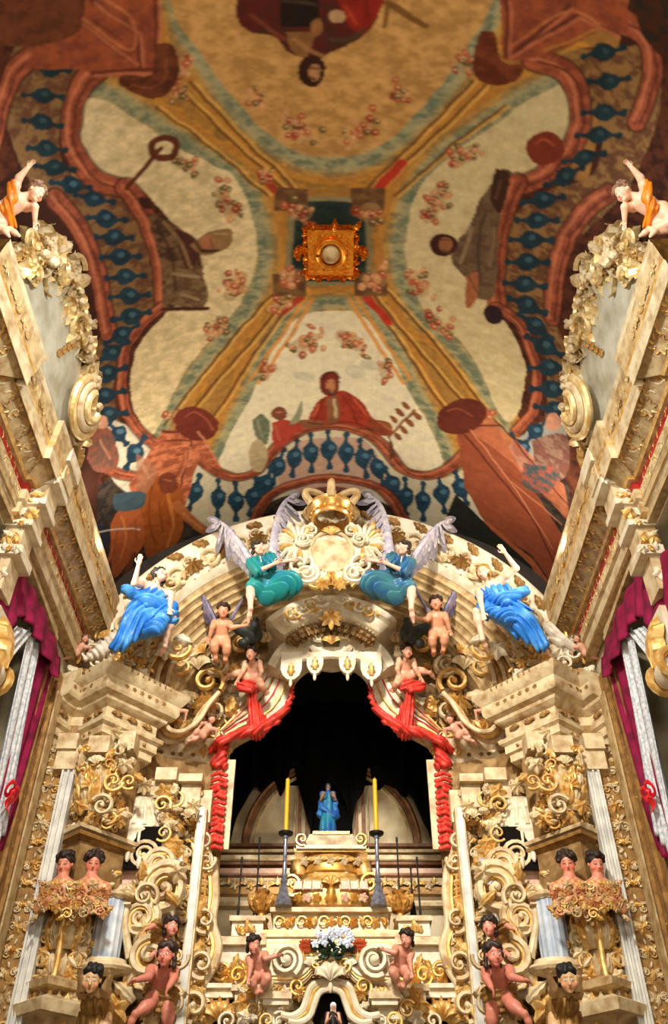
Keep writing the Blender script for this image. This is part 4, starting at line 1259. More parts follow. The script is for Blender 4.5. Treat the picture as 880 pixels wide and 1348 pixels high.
# far jamb of the opening and gilt panel up to the altarpiece
mb = MB()
mb.box2((XI, 9.12, 0), (XI + 0.05, 9.98, CZ + 5.9), 3)
mb.box2((XI, 9.55, 0.5), (XI + 0.1, 9.75, CZ + 5.6), 2)
for y in (9.22, 9.48): mb.box2((XI + 0.04, y, 0.5), (XI + 0.09, y + 0.04, CZ + 5.7), 3)
carve(mb, (XI + 0.05, 9.36, CZ + 1.6), (0, -1, 0), EZ, 0.2, 4.2, 21, 0.6, 0.24, mI=2, mG=3)
carve(mb, (XI + 0.05, 9.86, CZ + 1.6), (0, -1, 0), EZ, 0.2, 4.2, 22, 0.5, 0.2, mI=0, mG=1)
jp = mb.build('trim_5'); tag(jp, kind='structure'); mirror(jp)

# curtains of the left gallery
VEL = mat('crimson_velvet', (140, 14, 62), 0.75, 0, (96, 8, 42), 5.0, spec=0.25)
LACE = mat('white_lace', (222, 224, 226), 0.7, 0, (172, 180, 186), 26.0, bump=0.4, bscale=120)
REDSILK = mat('scarlet_ribbon', (226, 24, 40), 0.4)
XC = -WX + 0.06
def pw(pts, dx=0.0): return [PXW(a, b, XC + dx) for a, b in pts]
nx = (1, 0, 0)
def curtains():
    mb = MB()
    cloth(mb, pw([(-30, 700), (10, 742), (30, 752), (56, 800), (80, 866)], 0.02), pw([(-30, 852), (4, 840), (30, 812), (52, 846), (72, 892)], 0.10), nx, 8, 0.035, 14, 60, 0.02, 0, 1)
    val = mb.build('curtain_valance', VEL, None, 180); tag(val, 'crimson velvet valance swagged across the left gallery opening', 'valance', 'crimson gallery valances')
    mb = MB()
    cloth(mb, pw([(52, 836), (78, 886)], 0.0), pw([(-30, 1150), (2, 1120)], 0.0), nx, 3, 0.04, 40, 26, 0.02, 0, 2)
    cu = mb.build('velvet_curtain', VEL, None, 180); tag(cu, 'narrow crimson velvet curtain hanging down the far jamb of the left gallery', 'curtain', 'crimson side curtains')
    mb = MB()
    cloth(mb, pw([(38, 826), (52, 836), (50, 856)], 0.03), pw([(-25, 1120), (-14, 1122), (2, 1100)], 0.03), nx, 4, 0.03, 40, 30, 0.012, 0, 3)
    la = mb.build('lace_curtain', LACE, None, 180); tag(la, 'white lace curtain falling beside the crimson velvet of the left gallery', 'curtain', 'long lace curtains')
    mb = MB()
    cloth(mb, pw([(22, 824), (42, 832)], 0.05), pw([(-70, 920), (-58, 950)], 0.05), nx, 3, 0.03, 30, 24, 0.012, 0, 4)
    lb = mb.build('lace_curtain', LACE, None, 180); tag(lb, 'white lace curtain drawn back towards the near side of the left gallery', 'curtain', 'drawn back lace curtains')
    mb = MB()
    cloth(mb, pw([(-30, 826), (14, 832)], 0.08), pw([(-60, 905), (-34, 890)], 0.08), nx, 3, 0.03, 20, 24, 0.012, 0, 5)
    lc = mb.build('velvet_curtain', mat('bright_crimson_velvet', (214, 20, 90), 0.6), None, 180); tag(lc, 'bright pink crimson curtain fold under the left valance', 'curtain', 'bright crimson curtain folds')
    t = empty('curtain_bow', PXW(16, 1042, XC + 0.12), 'scarlet ribbon bow tying back the left lace curtain', 'bow', 'scarlet curtain bows')
    c = PXW(16, 1042, XC + 0.12)
    mb = MB()
    for s in (-1, 1):
        pts = [c + np.array([0.03 * math.sin(a), s * 0.075 * (1 - math.cos(a)), 0.065 * math.sin(a) * (1 if s > 0 else 1)]) for a in np.linspace(0, 2 * PI, 16)]
        mb.tube(pts, 0.024, 0, 6, flat=0.5, fn=nx)
    mb.add(*ellipsoid(c, (0.035, 0.035, 0.04)), 0)
    mb.build('loop', REDSILK, t)
    for s in (-1, 1):
        mb = MB(); G = np.zeros((8, 4, 3))
        for i in range(8):
            for j in range(4): G[i, j] = c + np.array([0.02 * math.sin(i), s * (0.02 + 0.03 * i / 7) + (j - 1.5) * 0.018, -0.03 * i])
        mb.slab(G, nx, 0.008); mb.build('tail', REDSILK, t)
    return [(val, 'crimson velvet valance swagged across the right gallery opening'), (cu, 'narrow crimson velvet curtain hanging down the far jamb of the right gallery'),
            (la, 'white lace curtain falling beside the crimson velvet of the right gallery'), (lb, 'white lace curtain drawn back towards the near side of the right gallery'),
            (lc, 'bright pink crimson curtain fold under the right valance'), (t, 'scarlet ribbon bow tying back the right lace curtain')]
for q, lb_ in curtains(): mirror(q, lb_)
# ---------------------------------------------------------------- the high altarpiece (left half built, mirrored)
RET = empty('altarpiece', (0, 10.2, 0), 'towering cream and gold carved altarpiece arching across the end of the chancel', 'altarpiece')
EMP = []
REDD = mat('vermilion_drapery_paint', (214, 62, 44), 0.45, 0, (176, 38, 30), 10.0)
def part(mb, name, mats=None, lab=None, mir=True, smooth=35, sub=None):
    if name in ('spandrel_ornament', 'canopy_ornament', 'leaf_ornament', 'springing_ornament', 'frieze_ornament', 'capital_ornament', 'niche_floor_ornament'):
        f0 = 0; base = 0; fi = 0
        for v in mb.V:                      # every free carved piece becomes a part of its own
            q = MB(); n = len(v); q.V.append(v); q.n = n
            while fi < len(mb.F) and mb.F[fi].min() >= base and mb.F[fi].max() < base + n:
                q.F.append(mb.F[fi] - base); q.M.append(mb.M[fi]); fi += 1
            base += n
            o = q.build(name.replace('ornament', 'carving'), mats, RET, smooth)
            if mir: EMP.append(o)
        return o
    o = mb.build(name, mats, sub or RET, smooth)
    if lab: o['label'] = lab
    if mir and sub is None: EMP.append(o)
    return o

def zl(py, Y): return P(436, py, Y)[2]      # height seen at row py for depth Y

# ground panels (plan of the left half: outer pier, chevron pier, hollow bay, inner jamb)
PLAN = [(-3.50, 9.98), (-3.22, 9.98), (-3.12, 10.02), (-2.83, 9.80), (-2.42, 10.25), (-2.50, 10.55), (-2.2, 10.85), (-1.9, 10.95), (-1.82, 11.0), (-1.58, 11.05), (-1.42, 11.2)]
ZB = 0.2; ZE = CZ + 5.05
mb = MB()
pl = np.array(PLAN)
G = np.zeros((2, len(pl), 3)); G[0, :, :2] = pl; G[1, :, :2] = pl; G[0, :, 2] = ZB; G[1, :, 2] = ZE + 0.3
mb.slab(G, (0, -1, 0), 0.08, 0)
part(mb, 'back_panel', [GROUND], smooth=20)

mb = MB(); G = np.zeros((2, 5, 3)); q = [(-2.75, 10.9), (-2.5, 11.15), (-2.2, 11.3), (-1.8, 11.36), (-1.52, 11.38)]
for j in range(5): G[0, j] = (*q[j], ZE); G[1, j] = (*q[j], CZ + 7.4)
mb.slab(G, (0, -1, 0), 0.08, 0); part(mb, 'spandrel_panel', [IVORY2])
# --- outer carved strip
Zlo = 1.0
def strip(x0, x1, y, z0, z1, seed, gold, name, bg=2, cell=None, depth=1.2, edge=True, lab=None, mI=0):
    bg = 3
    mb = MB(); w = x1 - x0; cx = (x0 + x1) / 2
    mb.box2((x0, y, z0), (x1, y + 0.06, z1), bg)
    if edge:
        for x in (x0, x1): mb.box2((x - 0.012, y - 0.03, z0), (x + 0.012, y + 0.03, z1), 1)
    carve(mb, (cx, y, z0), EX, EZ, w * 0.95, z1 - z0, seed, gold, cell or w * 0.9, 1.0, depth, mI)
    return part(mb, name, None, lab)
strip(-3.47, -3.22, 9.90, Zlo, CZ + 5.05, 31, 0.35, 'carved_strip')
strip(-1.92, -1.70, 10.86, Zlo, CZ + 4.9, 33, 0.4, 'carved_strip')
# --- pale smooth strips
mb = MB(); mb.box2((-3.20, 9.82, Zlo), (-3.08, 10.0, CZ + 4.95), 4)
for x in (-3.205, -3.14, -3.075): mb.box2((x - 0.012, 9.79, Zlo), (x + 0.012, 9.9, CZ + 4.95), 4)
part(mb, 'smooth_pilaster', None, 'pale grey marbled strip')
xs_ = P(251, 1210, 10.6)[0]; mb = MB(); mb.box2((xs_ - 0.04, 10.6, Zlo), (xs_ + 0.04, 11.0, CZ + 4.55), 4); mb.box2((xs_ - 0.06, 10.63, Zlo), (xs_ + 0.06, 10.9, CZ + 4.55), 0)
part(mb, 'smooth_pilaster', None, 'pale grey marbled strip')
# block of stacked fret mouldings left of the smooth strip's head
# --- chevron pier: carved faces
A_, B_, C_ = np.array([-3.10, 10.02]), np.array([-2.83, 9.78]), np.array([-2.45, 10.22])
def face_carve(mb, a, b, z0, z1, seed, gold, cell=None, depth=1.2, mI=0, mG=1, wf=0.9):
    d = b - a; w = np.linalg.norm(d); c = (a + b) / 2
    carve(mb, (c[0], c[1] - 0.03, z0), (d[0], d[1], 0), EZ, w * wf, z1 - z0, seed, gold, cell or w * 0.6, 1.0, depth, mI, mG)
zc1, zc2 = zl(1095, 9.9), zl(1000, 9.9)
mb = MB(); face_carve(mb, A_, B_, zl(1100, 9.9), zl(1015, 9.9), 41, 0.6, 0.22); part(mb, 'pier_ornament', None, 'gold leaf scrollwork'); mb = MB(); face_carve(mb, B_, C_, zl(1100, 10), zl(1040, 10), 42, 0.6, 0.3)
part(mb, 'pier_ornament', None, 'gold leaf scrollwork')
# capital: gilded acanthus bell
cap = MB(); cx_, cy_ = -2.80, 9.92; z0 = zl(1062, 9.8)
cap.lathe((cx_, cy_, z0), [(0.14, -0.05), (0.16, 0), (0.14, 0.03), (0.15, 0.2), (0.2, 0.38), (0.28, 0.46)], 2, 20)
for row, (zz, rr, s, k) in enumerate(((0.02, 0.155, 0.26, 9), (0.14, 0.17, 0.27, 9), (0.28, 0.2, 0.24, 8))):
    for i in range(k):
        a = -PI / 2 + (i - (k - 1) / 2) * (PI / k) * 1.15 + (row % 2) * 0.15
        n = np.array([math.cos(a), math.sin(a), 0])
        cap.t(LEAF, frame(np.array([cx_, cy_, z0 + zz]) + n * rr, (-n[1], n[0], 0), EZ, s, 0, False, 1.5), 1 if (i + row) % 3 else 0)
for i in range(5):
    a = -PI / 2 + (i - 2) * 0.62; n = np.array([math.cos(a), math.sin(a), 0])
    cap.t(CSCR, frame(np.array([cx_, cy_, z0 + 0.47]) + n * 0.27, (-n[1], n[0], 0), EZ, 0.14, 0.6, i < 2, 1.2), 1)
cap.t(SHELL, frame((cx_ + 0.02, cy_ - 0.3, z0 + 0.46), EX, EZ, 0.2), 0)
part(cap, 'capital', None, 'gilded acanthus capital')
mb = MB()
for i, (px, py, s) in enumerate(((105, 1012, .26), (120, 1035, .3), (150, 1030, .28), (165, 1008, .22), (150, 985, .24), (112, 985, .2), (135, 1062, .3), (105, 1062, .22), (110, 1085, .22), (165, 985, .2), (170, 1030, .22))):
    p = P(px, py, 9.72); mb.t([LEAF, SHELL, CSCR, ROS5][i % 4], frame(p, EX, EZ, s * 0.8, i * 0.7, i % 2 == 0, 1.4), i % 3 != 0)
part(mb, 'capital_ornament', None, 'gilded leaves and scrolls')
# plain white blocks between architrave and capital
mb = MB()
for px0, px1, py0, py1, Y in ((76, 108, 985, 1012, 9.78), (78, 100, 965, 985, 9.74), (118, 142, 968, 990, 9.7), (158, 176, 962, 985, 9.9), (200, 228, 1028, 1050, 10.6), (206, 232, 1010, 1026, 10.5), (240, 262, 1030, 1062, 10.7), (236, 266, 1018, 1028, 10.6), (262, 276, 1040, 1082, 10.8)):
    a = P(px0, py0, Y); b = P(px1, py1, Y); mb = MB(); mb.box2(a, b + np.array([0, 0.3, 0]), 0); part(mb, 'plain_block', [IVORY])
# --- chevron ledges with narrow gable outline
PATHC = [(-3.16, 10.08), (-2.83, 9.78), (-2.36, 10.32)]
LEDGE = [(-0.1, 0), (0.0, 0), (0.05, 0.03), (0.09, 0.035), (0.10, 0.075), (0.04, 0.10), (-0.1, 0.11)]
for py, Y in ((1190, 9.8), (1100, 9.85)):
    mb = MB(); mb.sweep(PATHC, LEDGE, 0, zl(py, Y)); mb.sweep(PATHC, [(a * 0.8, b - 0.06) for a, b in LEDGE[:-2]] , 3, zl(py, Y) - 0.01)
    part(mb, 'ledge')
mb = MB(); mb.sweep(PATHC, [(a * 2.2, b * 2.6) for a, b in LEDGE], 0, zl(1345, 9.6)); mb.sweep(PATHC, [(a * 1.6, b * 1.6 + 0.28) for a, b in LEDGE], 2, zl(1345, 9.6)); part(mb, 'base_ledge')
# gilt console under the busts
mb = MB(); zt, zb = zl(1196, 9.7), zl(1332, 9.6)
mb.lathe((-2.83, 9.98, 0), [(0.1, zb), (0.24, zb + 0.05), (0.22, zb + 0.15), (0.13, zb + 0.3), (0.1, zb + 0.55), (0.15, zb + 0.8), (0.24, zt - 0.15), (0.26, zt)], 1, 20, PI, 2 * PI, 0.8, 0.9)
for i in range(7):
    a = -PI / 2 + (i - 3) * 0.42; n = np.array([math.cos(a), math.sin(a), 0])
    for zz, rr, s in ((zb + 0.02, 0.2, 0.26), (zt - 0.36, 0.2, 0.32), (zt - 0.62, 0.14, 0.26)):
        mb.t(LEAF, frame(np.array([-2.83, 9.98, zz]) + n * rr * 0.8, (-n[1], n[0], 0), EZ, s * 0.85, 0, False, 1.4), 1 if i % 2 else 0)
for k in range(12):
    for s in (-1, 1): mb.t([CSCR, ROS5, BUD][k % 3], frame((-2.83 + s * (0.15 + 0.05 * (k % 2)), 9.88, zb + 0.1 + (zt - zb - 0.2) * k / 11), EX, EZ, 0.15, s * 0.8, s < 0, 1.3), (k + (s > 0)) % 2)
mb.tube([(-2.83, 9.72, zb + 0.05), (-2.83, 9.80, (zt + zb) / 2), (-2.83, 9.74, zt - 0.1)], 0.03, 1)
part(mb, 'console', [IVORY, GOLD, IVORY2, OCHRE, PALE], 'gilded leafy console')
# --- blue grey fluted half column
mb = MB(); c = P(139, 1230, 9.98); zt, zb = zl(1188, 10.1), zl(1266, 10.1)
R = 0.165; n = 56; prof = []
for j in range(n): a = PI + PI * j / (n - 1); prof.append((R * (1 - 0.07 * abs(math.sin(a * 7))) * math.cos(a), R * (1 - 0.07 * abs(math.sin(a * 7))) * math.sin(a)))
G = np.zeros((2, n, 3)); G[:, :, :2] = np.array(prof) + c[:2] + np.array([0, 0.1]); G[0, :, 2] = zb; G[1, :, 2] = zt
mb.grid(G, 0); part(mb, 'column_shaft', [BLUEGREY], 'blue grey fluted shaft', smooth=20)
mb = MB(); mb.lathe((c[0] + 0.02, c[1] + 0.1, zb - 0.12), [(0.1, -0.05), (0.24, 0), (0.26, 0.03), (0.24, 0.06), (0.19, 0.08), (0.18, 0.12)], 0, 24, PI, 2 * PI, 1.25)
part(mb, 'column_base'); mb = MB(); mb.lathe((c[0] + 0.02, c[1] + 0.1, zt), [(0.17, 0), (0.2, 0.03), (0.2, 0.06), (0.1, 0.07)], 2, 24, PI, 2 * PI)
part(mb, 'column_necking')
mb = MB(); a = P(158, 1198, 10.1)
mb.tube([P(166, 1192, 10.1), P(164, 1215, 10.05), P(168, 1245, 10.1), P(172, 1262, 10.1)], [0.05, 0.035, 0.045, 0.06], 0); mb.box2(P(158, 1190, 10.0), P(178, 1199, 10.3), 0)
part(mb, 'baluster')
# --- hollow bay: canopy with hanging scallops over a black panel painted as recess shade
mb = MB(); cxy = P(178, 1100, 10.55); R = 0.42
mb.box2(P(138, 1088, 10.27), P(208, 1144, 10.27) + np.array([0, 0.02, 0]), 0)  # flat black panel put in for the shade of the recess
part(mb, 'niche_recess_shade', [DARK])
mb = MB(); zc_ = zl(1092, 10.2)
mb.lathe((cxy[0] + 0.02, 10.62, zc_), [(0.40, 0.0), (0.42, 0.04), (0.40, 0.08), (0.37, 0.1), (0.36, 0.16), (0.33, 0.18), (0.30, 0.26), (0.24, 0.34), (0.26, 0.37), (0.22, 0.4), (0.15, 0.5), (0.17, 0.53), (0.1, 0.56), (0.04, 0.62)], 0, 28, PI, 2 * PI, 1, 0.9)
for i in range(9):
    a = PI + PI * (i + 0.5) / 9; n = np.array([math.cos(a), math.sin(a) * 0.9, 0]); p = np.array([cxy[0] + 0.02, 10.62, zc_ + 0.03]) + n * 0.40
    t = np.array([-n[1], n[0], 0]); t = t / np.linalg.norm(t)
    L = 0.2 + 0.07 * (i % 2)
    pr = [p - t * 0.068, p + t * 0.068, p + t * 0.06 - np.array([0, 0, L * .5]), p - np.array([0, 0, L]), p - t * 0.06 - np.array([0, 0, L * .5])]
    mb.prism(pr, -n * 0.03, 0); mb.t(PEARL, frame(p - np.array([0, 0, L + 0.03]), EX, EZ, 0.05), 1); mb.t(BUD, frame(p - np.array([0, 0, L + 0.2]), EX, EZ, 0.16), 0)
    mb.tube([np.array([cxy[0] + 0.02, 10.62, zc_ + 0.1]) + n * 0.37, np.array([cxy[0] + 0.02, 10.62, zc_ + 0.3]) + n * 0.29, np.array([cxy[0] + 0.02, 10.62, zc_ + 0.5]) + n * 0.16], [0.03, 0.025, 0.02], 0, 6)
part(mb, 'canopy', [CREAMW, GOLD])
mb = MB()
for i, (px, py, s) in enumerate(((142, 1066, .2), (214, 1060, .2), (220, 1078, .2), (216, 1042, .2), (228, 1065, .16), (216, 1098, .18), (226, 1090, .2), (230, 1110, .18), (140, 1048, .18), (136, 1078, .16), (228, 1040, .16), (222, 1120, .18))):
    mb.t([LEAF, CSCR, SHELL, ROS5][i % 4], frame(P(px, py, 10.3), EX, EZ, s, i * 1.1, i % 2 == 0, 1.4), i % 2)
part(mb, 'canopy_ornament')
mb = MB()
for i in range(10):
    mb.t([BUD, LEAF, ROS5][i % 3], frame(P(142 + i * 6.5, 1150 + (i % 3) * 14, 10.25), EX, EZ, 0.2, i * 0.6, False, 1.3), i % 2)
mb.box2(P(136, 1140, 10.4), P(182, 1188, 10.4) + np.array([0, 0.05, 0]), 2)
part(mb, 'niche_floor_ornament', [IVORY, GOLD, PINKPAINT])
# --- scroll brackets stacked beside the bay
def bigscroll(px, py, s, rot, m, Y=10.35, mir=False, T=SCR2):
    mb = MB(); M = frame(P(px, py, Y), EX, EZ, s, rot, mir, 1.6); mb.t(T, M, m); mb.t(T, frame(P(px, py, Y - 0.02), EX, EZ, s * 0.8, rot, mir, 1.2), 1)
    return mb
for a in ((212, 1140, .36, 0.2, 0, 10.35, True), (218, 1172, .5, 2.6, 0, 10.3, False), (198, 1262, .42, 0.0, 0, 10.1, False), (190, 1128, .3, 1.6, 0, 10.35, False), (186, 1210, .34, 2.2, 0, 10.2, True)):
    part(bigscroll(*a), 'scroll', None)
mb = MB()
for i, (px, py, s) in enumerate(((186, 1160, .22), (192, 1180, .26), (176, 1176, .2), (205, 1212, .34), (190, 1225, .3), (182, 1242, .26), (186, 1290, .3), (196, 1305, .3), (176, 1318, .3), (150, 1330, .3), (205, 1330, .3), (230, 1320, .24), (180, 1275, .26), (160, 1300, .26), (235, 1150, .2), (236, 1190, .22), (234, 1262, .22), (236, 1300, .22))):
    mb.t([LEAF, CSCR, SHELL, LEAF, ROS5][i % 5], frame(P(px, py, 10.15), EX, EZ, s, i * 0.9, i % 2 == 0, 1.6), i % 3 == 0)
part(mb, 'leaf_ornament')
mb = MB()
for px0, px1, py0, py1, Y, m in ((222, 236, 1130, 1172, 10.6, 0), (180, 200, 1268, 1310, 10.2, 1), (214, 228, 1195, 1215, 10.5, 1)):
    mb = MB(); mb.box2(P(px0, py0, Y), P(px1, py1, Y) + np.array([0, 0.2, 0]), m); part(mb, 'plain_block', [BLUEGREY, CREAMW])
# --- inner jamb of the opening: carved, with a curling outer edge
mb = MB()
edge = [P(px, py, 10.9) for px, py in ((268, 1100), (274, 1125), (282, 1145), (284, 1180), (280, 1215), (288, 1245), (280, 1275), (266, 1300), (262, 1348))]
e2 = [P(px, py, 10.9) for px, py in ((258, 1100), (258, 1145), (256, 1200), (252, 1260), (246, 1348))]
ee = polyline(edge, 30)
mb.tube(ee, 0.05, 0, 8)
mb.tube(ee - np.array([0.06, 0.03, 0]), 0.03, 1, 6)
E2 = polyline(e2, 30); G = np.stack([E2, ee], 1); mb.slab(G, (0, -1, 0), 0.2, 2)
for i, (px, py, s, r) in enumerate(((268, 1110, .26, 0), (266, 1150, .3, .4), (272, 1135, .2, 2), (268, 1185, .3, 2.8), (270, 1212, .26, .2), (268, 1240, .3, 2.4), (266, 1270, .28, .3), (260, 1300, .26, 2), (256, 1325, .3, 0))):
    mb.t([CSCR, LEAF][i % 2], frame(P(px, py, 10.8), EX, EZ, s, r, i % 2 == 0, 1.5), i % 2)
border(mb, P(264, 1345, 10.82), EX, (P(270, 1110, 10.82) - P(264, 1345, 10.82)) / np.linalg.norm(P(270, 1110, 10.82) - P(264, 1345, 10.82)), 1.9, 0.09, 0.09, ROS5, 1)
part(mb, 'jamb_scroll')
# red silk festoon of ruched rosettes down the jamb
mb = MB()
mb.box2(P(284, 1000, 11.05), P(301, 1118, 11.05) + np.array([0, 0.06, 0]), 0)
part(mb, 'jamb_board')
def ruche():
    sc = Sculpt(0.011, 0.02); r = random.Random(3)
    for i in range(14):
        for s in (-1, 1):
            p = P(289 + s * 4.5 - i * 0.55, 1020 + i * 7.4 + r.uniform(-1, 1), 10.98)
            sc.cone(p + np.array([-0.05, -0.0, 0.018 * s]), p + np.array([0.05, -0.03, -0.018 * s]), 0.022, 0.03)
    V, Q = sc.mesh(); return V, Q
V, Q = ruche(); o = mesh_obj('silk_festoon', V, Q, REDD, None); tag(o, 'ruched vermilion silk festoon hanging on the left jamb of the throne opening', 'festoon', 'ruched red festoons')
mirror(o, 'ruched vermilion silk festoon hanging on the right jamb of the throne opening')

# fine carved relief over the hollow bay and piers
def fine(name, reg, Yf, n, seed, smin, smax, mats=None):
    mb = MB(); r = random.Random(seed); k = 0
    while k < n:
        px = r.uniform(reg[0], reg[2]); py = r.uniform(reg[1], reg[3]); k += 1
        Yq = Yf(px, py) if callable(Yf) else Yf
        T = r.choice([LEAF, LEAF, CSCR, ROS5, BUD, SHELL, ROS8])
        mb.t(T, frame(P(px, py, Yq - r.uniform(0, 0.06)), EX, EZ, r.uniform(smin, smax), r.uniform(-PI, PI), r.random() < .5, r.uniform(1.1, 1.8)), 1 if r.random() < .42 else (0 if r.random() < .7 else 2))
    part(mb, name, mats)
fine('vine_relief', (176, 1120, 242, 1345), lambda x, y: 10.42 + (x - 176) * 0.005, 190, 51, .09, .2)
fine('vine_relief', (212, 1040, 262, 1125), lambda x, y: 10.6 + (x - 184) * 0.003, 70, 52, .08, .17)
fine('pier_relief', (64, 1200, 120, 1340), lambda x, y: 9.95 + abs(x - 90) * 0.003, 90, 53, .09, .18)
fine('pier_relief', (96, 985, 165, 1085), lambda x, y: 9.86 + abs(x - 135) * 0.003, 110, 54, .09, .18)
fine('jamb_relief', (244, 1100, 272, 1345), 10.93, 90, 55, .07, .14)
fine('niche_relief', (66, 1108, 150, 1190), lambda x, y: 9.97 + abs(x - 100) * 0.006, 60, 56, .09, .16)
fine('spandrel_relief', (228, 870, 300, 985), 11.1, 110, 57, .12, .24)
fine('arch_foot_relief', (96, 842, 200, 890), 9.95, 80, 58, .09, .17, [CREAMW, GOLD, IVORY2])

# --- entablature
EB = CZ + 5.02
PROF = [(-0.4, 0.0), (0.0, 0.0), (0.03, 0.02), (0.03, 0.11), (0.07, 0.13), (0.07, 0.23), (0.12, 0.26), (0.13, 0.31), (0.04, 0.34), (0.04, 0.50), (0.08, 0.52), (0.13, 0.56), (0.14, 0.60),
        (0.22, 0.63), (0.24, 0.66), (0.25, 0.685), (0.25, 0.79), (0.28, 0.82), (0.33, 0.90), (0.34, 0.95), (-0.4, 0.95)]
mb = MB(); PO = [(-3.52, 9.78), (-3.36, 10.12), (-3.16, 10.12), (-2.83, 9.84), (-2.34, 10.38), (-2.62, 10.72)]
mb.sweep(PO, PROF, 0, EB); part(mb, 'cornice', None, 'stepped cream cornice')
mb = MB(); PI2 = [(-2.78, 10.62), (-2.66, 10.95), (-2.45, 11.12), (-2.15, 11.22), (-1.82, 11.25), (-1.82, 11.42), (-1.50, 11.45)]
mb.sweep(PI2, [(a - 0.02, b) for a, b in PROF], 0, EB - 0.3); part(mb, 'inner_cornice', None, 'curved cream cornice of the hollow bay')
mb = MB()
def path_orn(mb, path, out, z, pitch, T, s, m, rot=0, skip=0.1):
    path = np.array(path, float)
    for a, b in zip(path[:-1], path[1:]):
        d = b - a; L = np.linalg.norm(d); d /= L; n = np.array([d[1], -d[0]])
        k = int((L - 2 * skip) / pitch)
        if k < 1: continue
        for i in range(k):
            q = a + d * (skip + (L - 2 * skip) * (i + 0.5) / k) + n * out
            mb.t(T, frame((q[0], q[1], z), (d[0], d[1], 0), EZ, s, rot), m)
path_orn(mb, PO, 0.255, EB + 0.74, 0.12, ROS5, 0.06, 1, skip=0.0); path_orn(mb, PO, 0.045, EB + 0.42, 0.2, SHELL, 0.15, 1, skip=0); path_orn(mb, PO, 0.08, EB + 0.18, 0.1, PEARL, 0.04, 1)
path_orn(mb, PI2, 0.235, EB + 0.44, 0.12, ROS5, 0.06, 1, skip=0.0); path_orn(mb, PI2, 0.03, EB + 0.12, 0.2, SHELL, 0.15, 1, skip=0)
path_orn(mb, PO, 0.33, EB + 0.9, 0.09, BUD, 0.07, 1, skip=0)
part(mb, 'cornice_ornament', [IVORY, OCHRE])
# clustered small carving below (architrave console leaves)
mb = MB()
for i, (px, py, s) in enumerate(((100, 990, .2), (92, 1000, .16), (150, 965, .2), (135, 975, .18), (168, 1000, .22), (176, 1018, .2), (190, 1035, .2), (232, 1052, .2), (248, 1075, .2), (232, 1085, .22), (255, 1062, .18))):
    mb.t([SHELL, LEAF, ROS8, CSCR][i % 4], frame(P(px, py, 9.9 if px < 180 else 10.45), EX, EZ, s, i * 0.8, i % 2 == 0, 1.3), i % 2)
part(mb, 'frieze_ornament')

# --- the great arch
C0 = (0.0, CZ + 5.44)
aL = math.radians(170); aR = math.radians(92)
a0, a1 = math.radians(14), math.radians(166)
mb = MB()
mb.arc(C0, [(3.60, 10.6), (3.60, 9.98), (3.56, 9.95), (3.48, 9.96), (3.42, 10.0), (3.02, 10.02), (2.98, 9.97), (2.93, 9.93), (2.88, 9.97), (2.84, 10.02), (2.82, 10.6)], a0, a1, 72, 0)
part(mb, 'great_arch', [CREAMW], 'cream archivolt', mir=False)
mb = MB(); r = random.Random(9)
for i in range(64):
    a = a0 + (a1 - a0) * (i + 0.5) / 64
    fr = lambda rr, s, ro=0, mi=False, d=1.0, y=9.97: frame((C0[0] + rr * math.cos(a), y, C0[1] + rr * math.sin(a)), (math.sin(a), 0, -math.cos(a)), (math.cos(a), 0, math.sin(a)), s, ro, mi, d)
    if i % 3 == 0: mb.t(LEAF, fr(3.46, 0.26, 1.45 + r.uniform(-.2, .2)), 1)
    if i % 4 == 0: mb.t(ROS8, fr(3.20, 0.26, 0, False, 1.2), 1); mb.t(CSCR, fr(3.3, 0.2, 1.0, True), 0)
    if i % 4 == 1: mb.t(LEAF, fr(3.12, 0.24, r.uniform(1.2, 1.8)), 0)
    if i % 4 == 2: mb.t(CSCR, fr(3.2, 0.3, r.uniform(-.5, .5), i % 8 == 2, 0.8), 0); mb.t(LEAF, fr(3.1, 0.18, -1.2), 1)
    if i % 4 == 3: mb.t(LEAF, fr(3.14, 0.24, -r.uniform(1.2, 1.8)), 0)
    mb.t(PEARL, fr(2.96, 0.045), i % 2)
part(mb, 'arch_ornament', [IVORY, OCHRE], mir=False)
# dark fluted reveal stepping back inside the arch
mb = MB()
prof = [(2.84, 10.55), (2.84, 10.03)]
rr, yy = 2.80, 10.06
for q in range(7):
    prof += [(rr, yy), (rr - 0.055, yy - 0.01), (rr - 0.065, yy + 0.05)]; rr -= 0.085; yy += 0.075
prof += [(rr, yy), (rr, 11.3), (2.84, 11.3)]
mb.arc(C0, prof, math.radians(16), math.radians(164), 64, 0)
part(mb, 'arch_reveal', [IVORY2], 'ribbed reveal of the arch', mir=False)
# tympanum wall behind, closing the space round the opening (annular)
OPC = (0.0, CZ + 5.35); 
mb = MB()
open_pts = [(-1.46, CZ + 4.2)] + [(p_[0], p_[2]) for p_ in (P(300, 1012, 11.3), P(301, 978, 11.3), P(322, 966, 11.3), P(350, 953, 11.3), P(372, 930, 11.3), P(381, 905, 11.3), P(386, 885, 11.3), P(398, 872, 11.3))] + [(0, zl(867, 11.3))]
op = open_pts + [(-x, z) for x, z in open_pts[-2::-1]]
outr = [(-2.3, CZ + 4.2), (-2.3, CZ + 5.0)] + [(2.3 * math.cos(a), C0[1] + 2.3 * math.sin(a)) for a in np.linspace(PI, 0, 13)] + [(2.3, CZ + 5.0), (2.3, CZ + 4.2)]
opn = np.array(op); outn = np.array(outr)
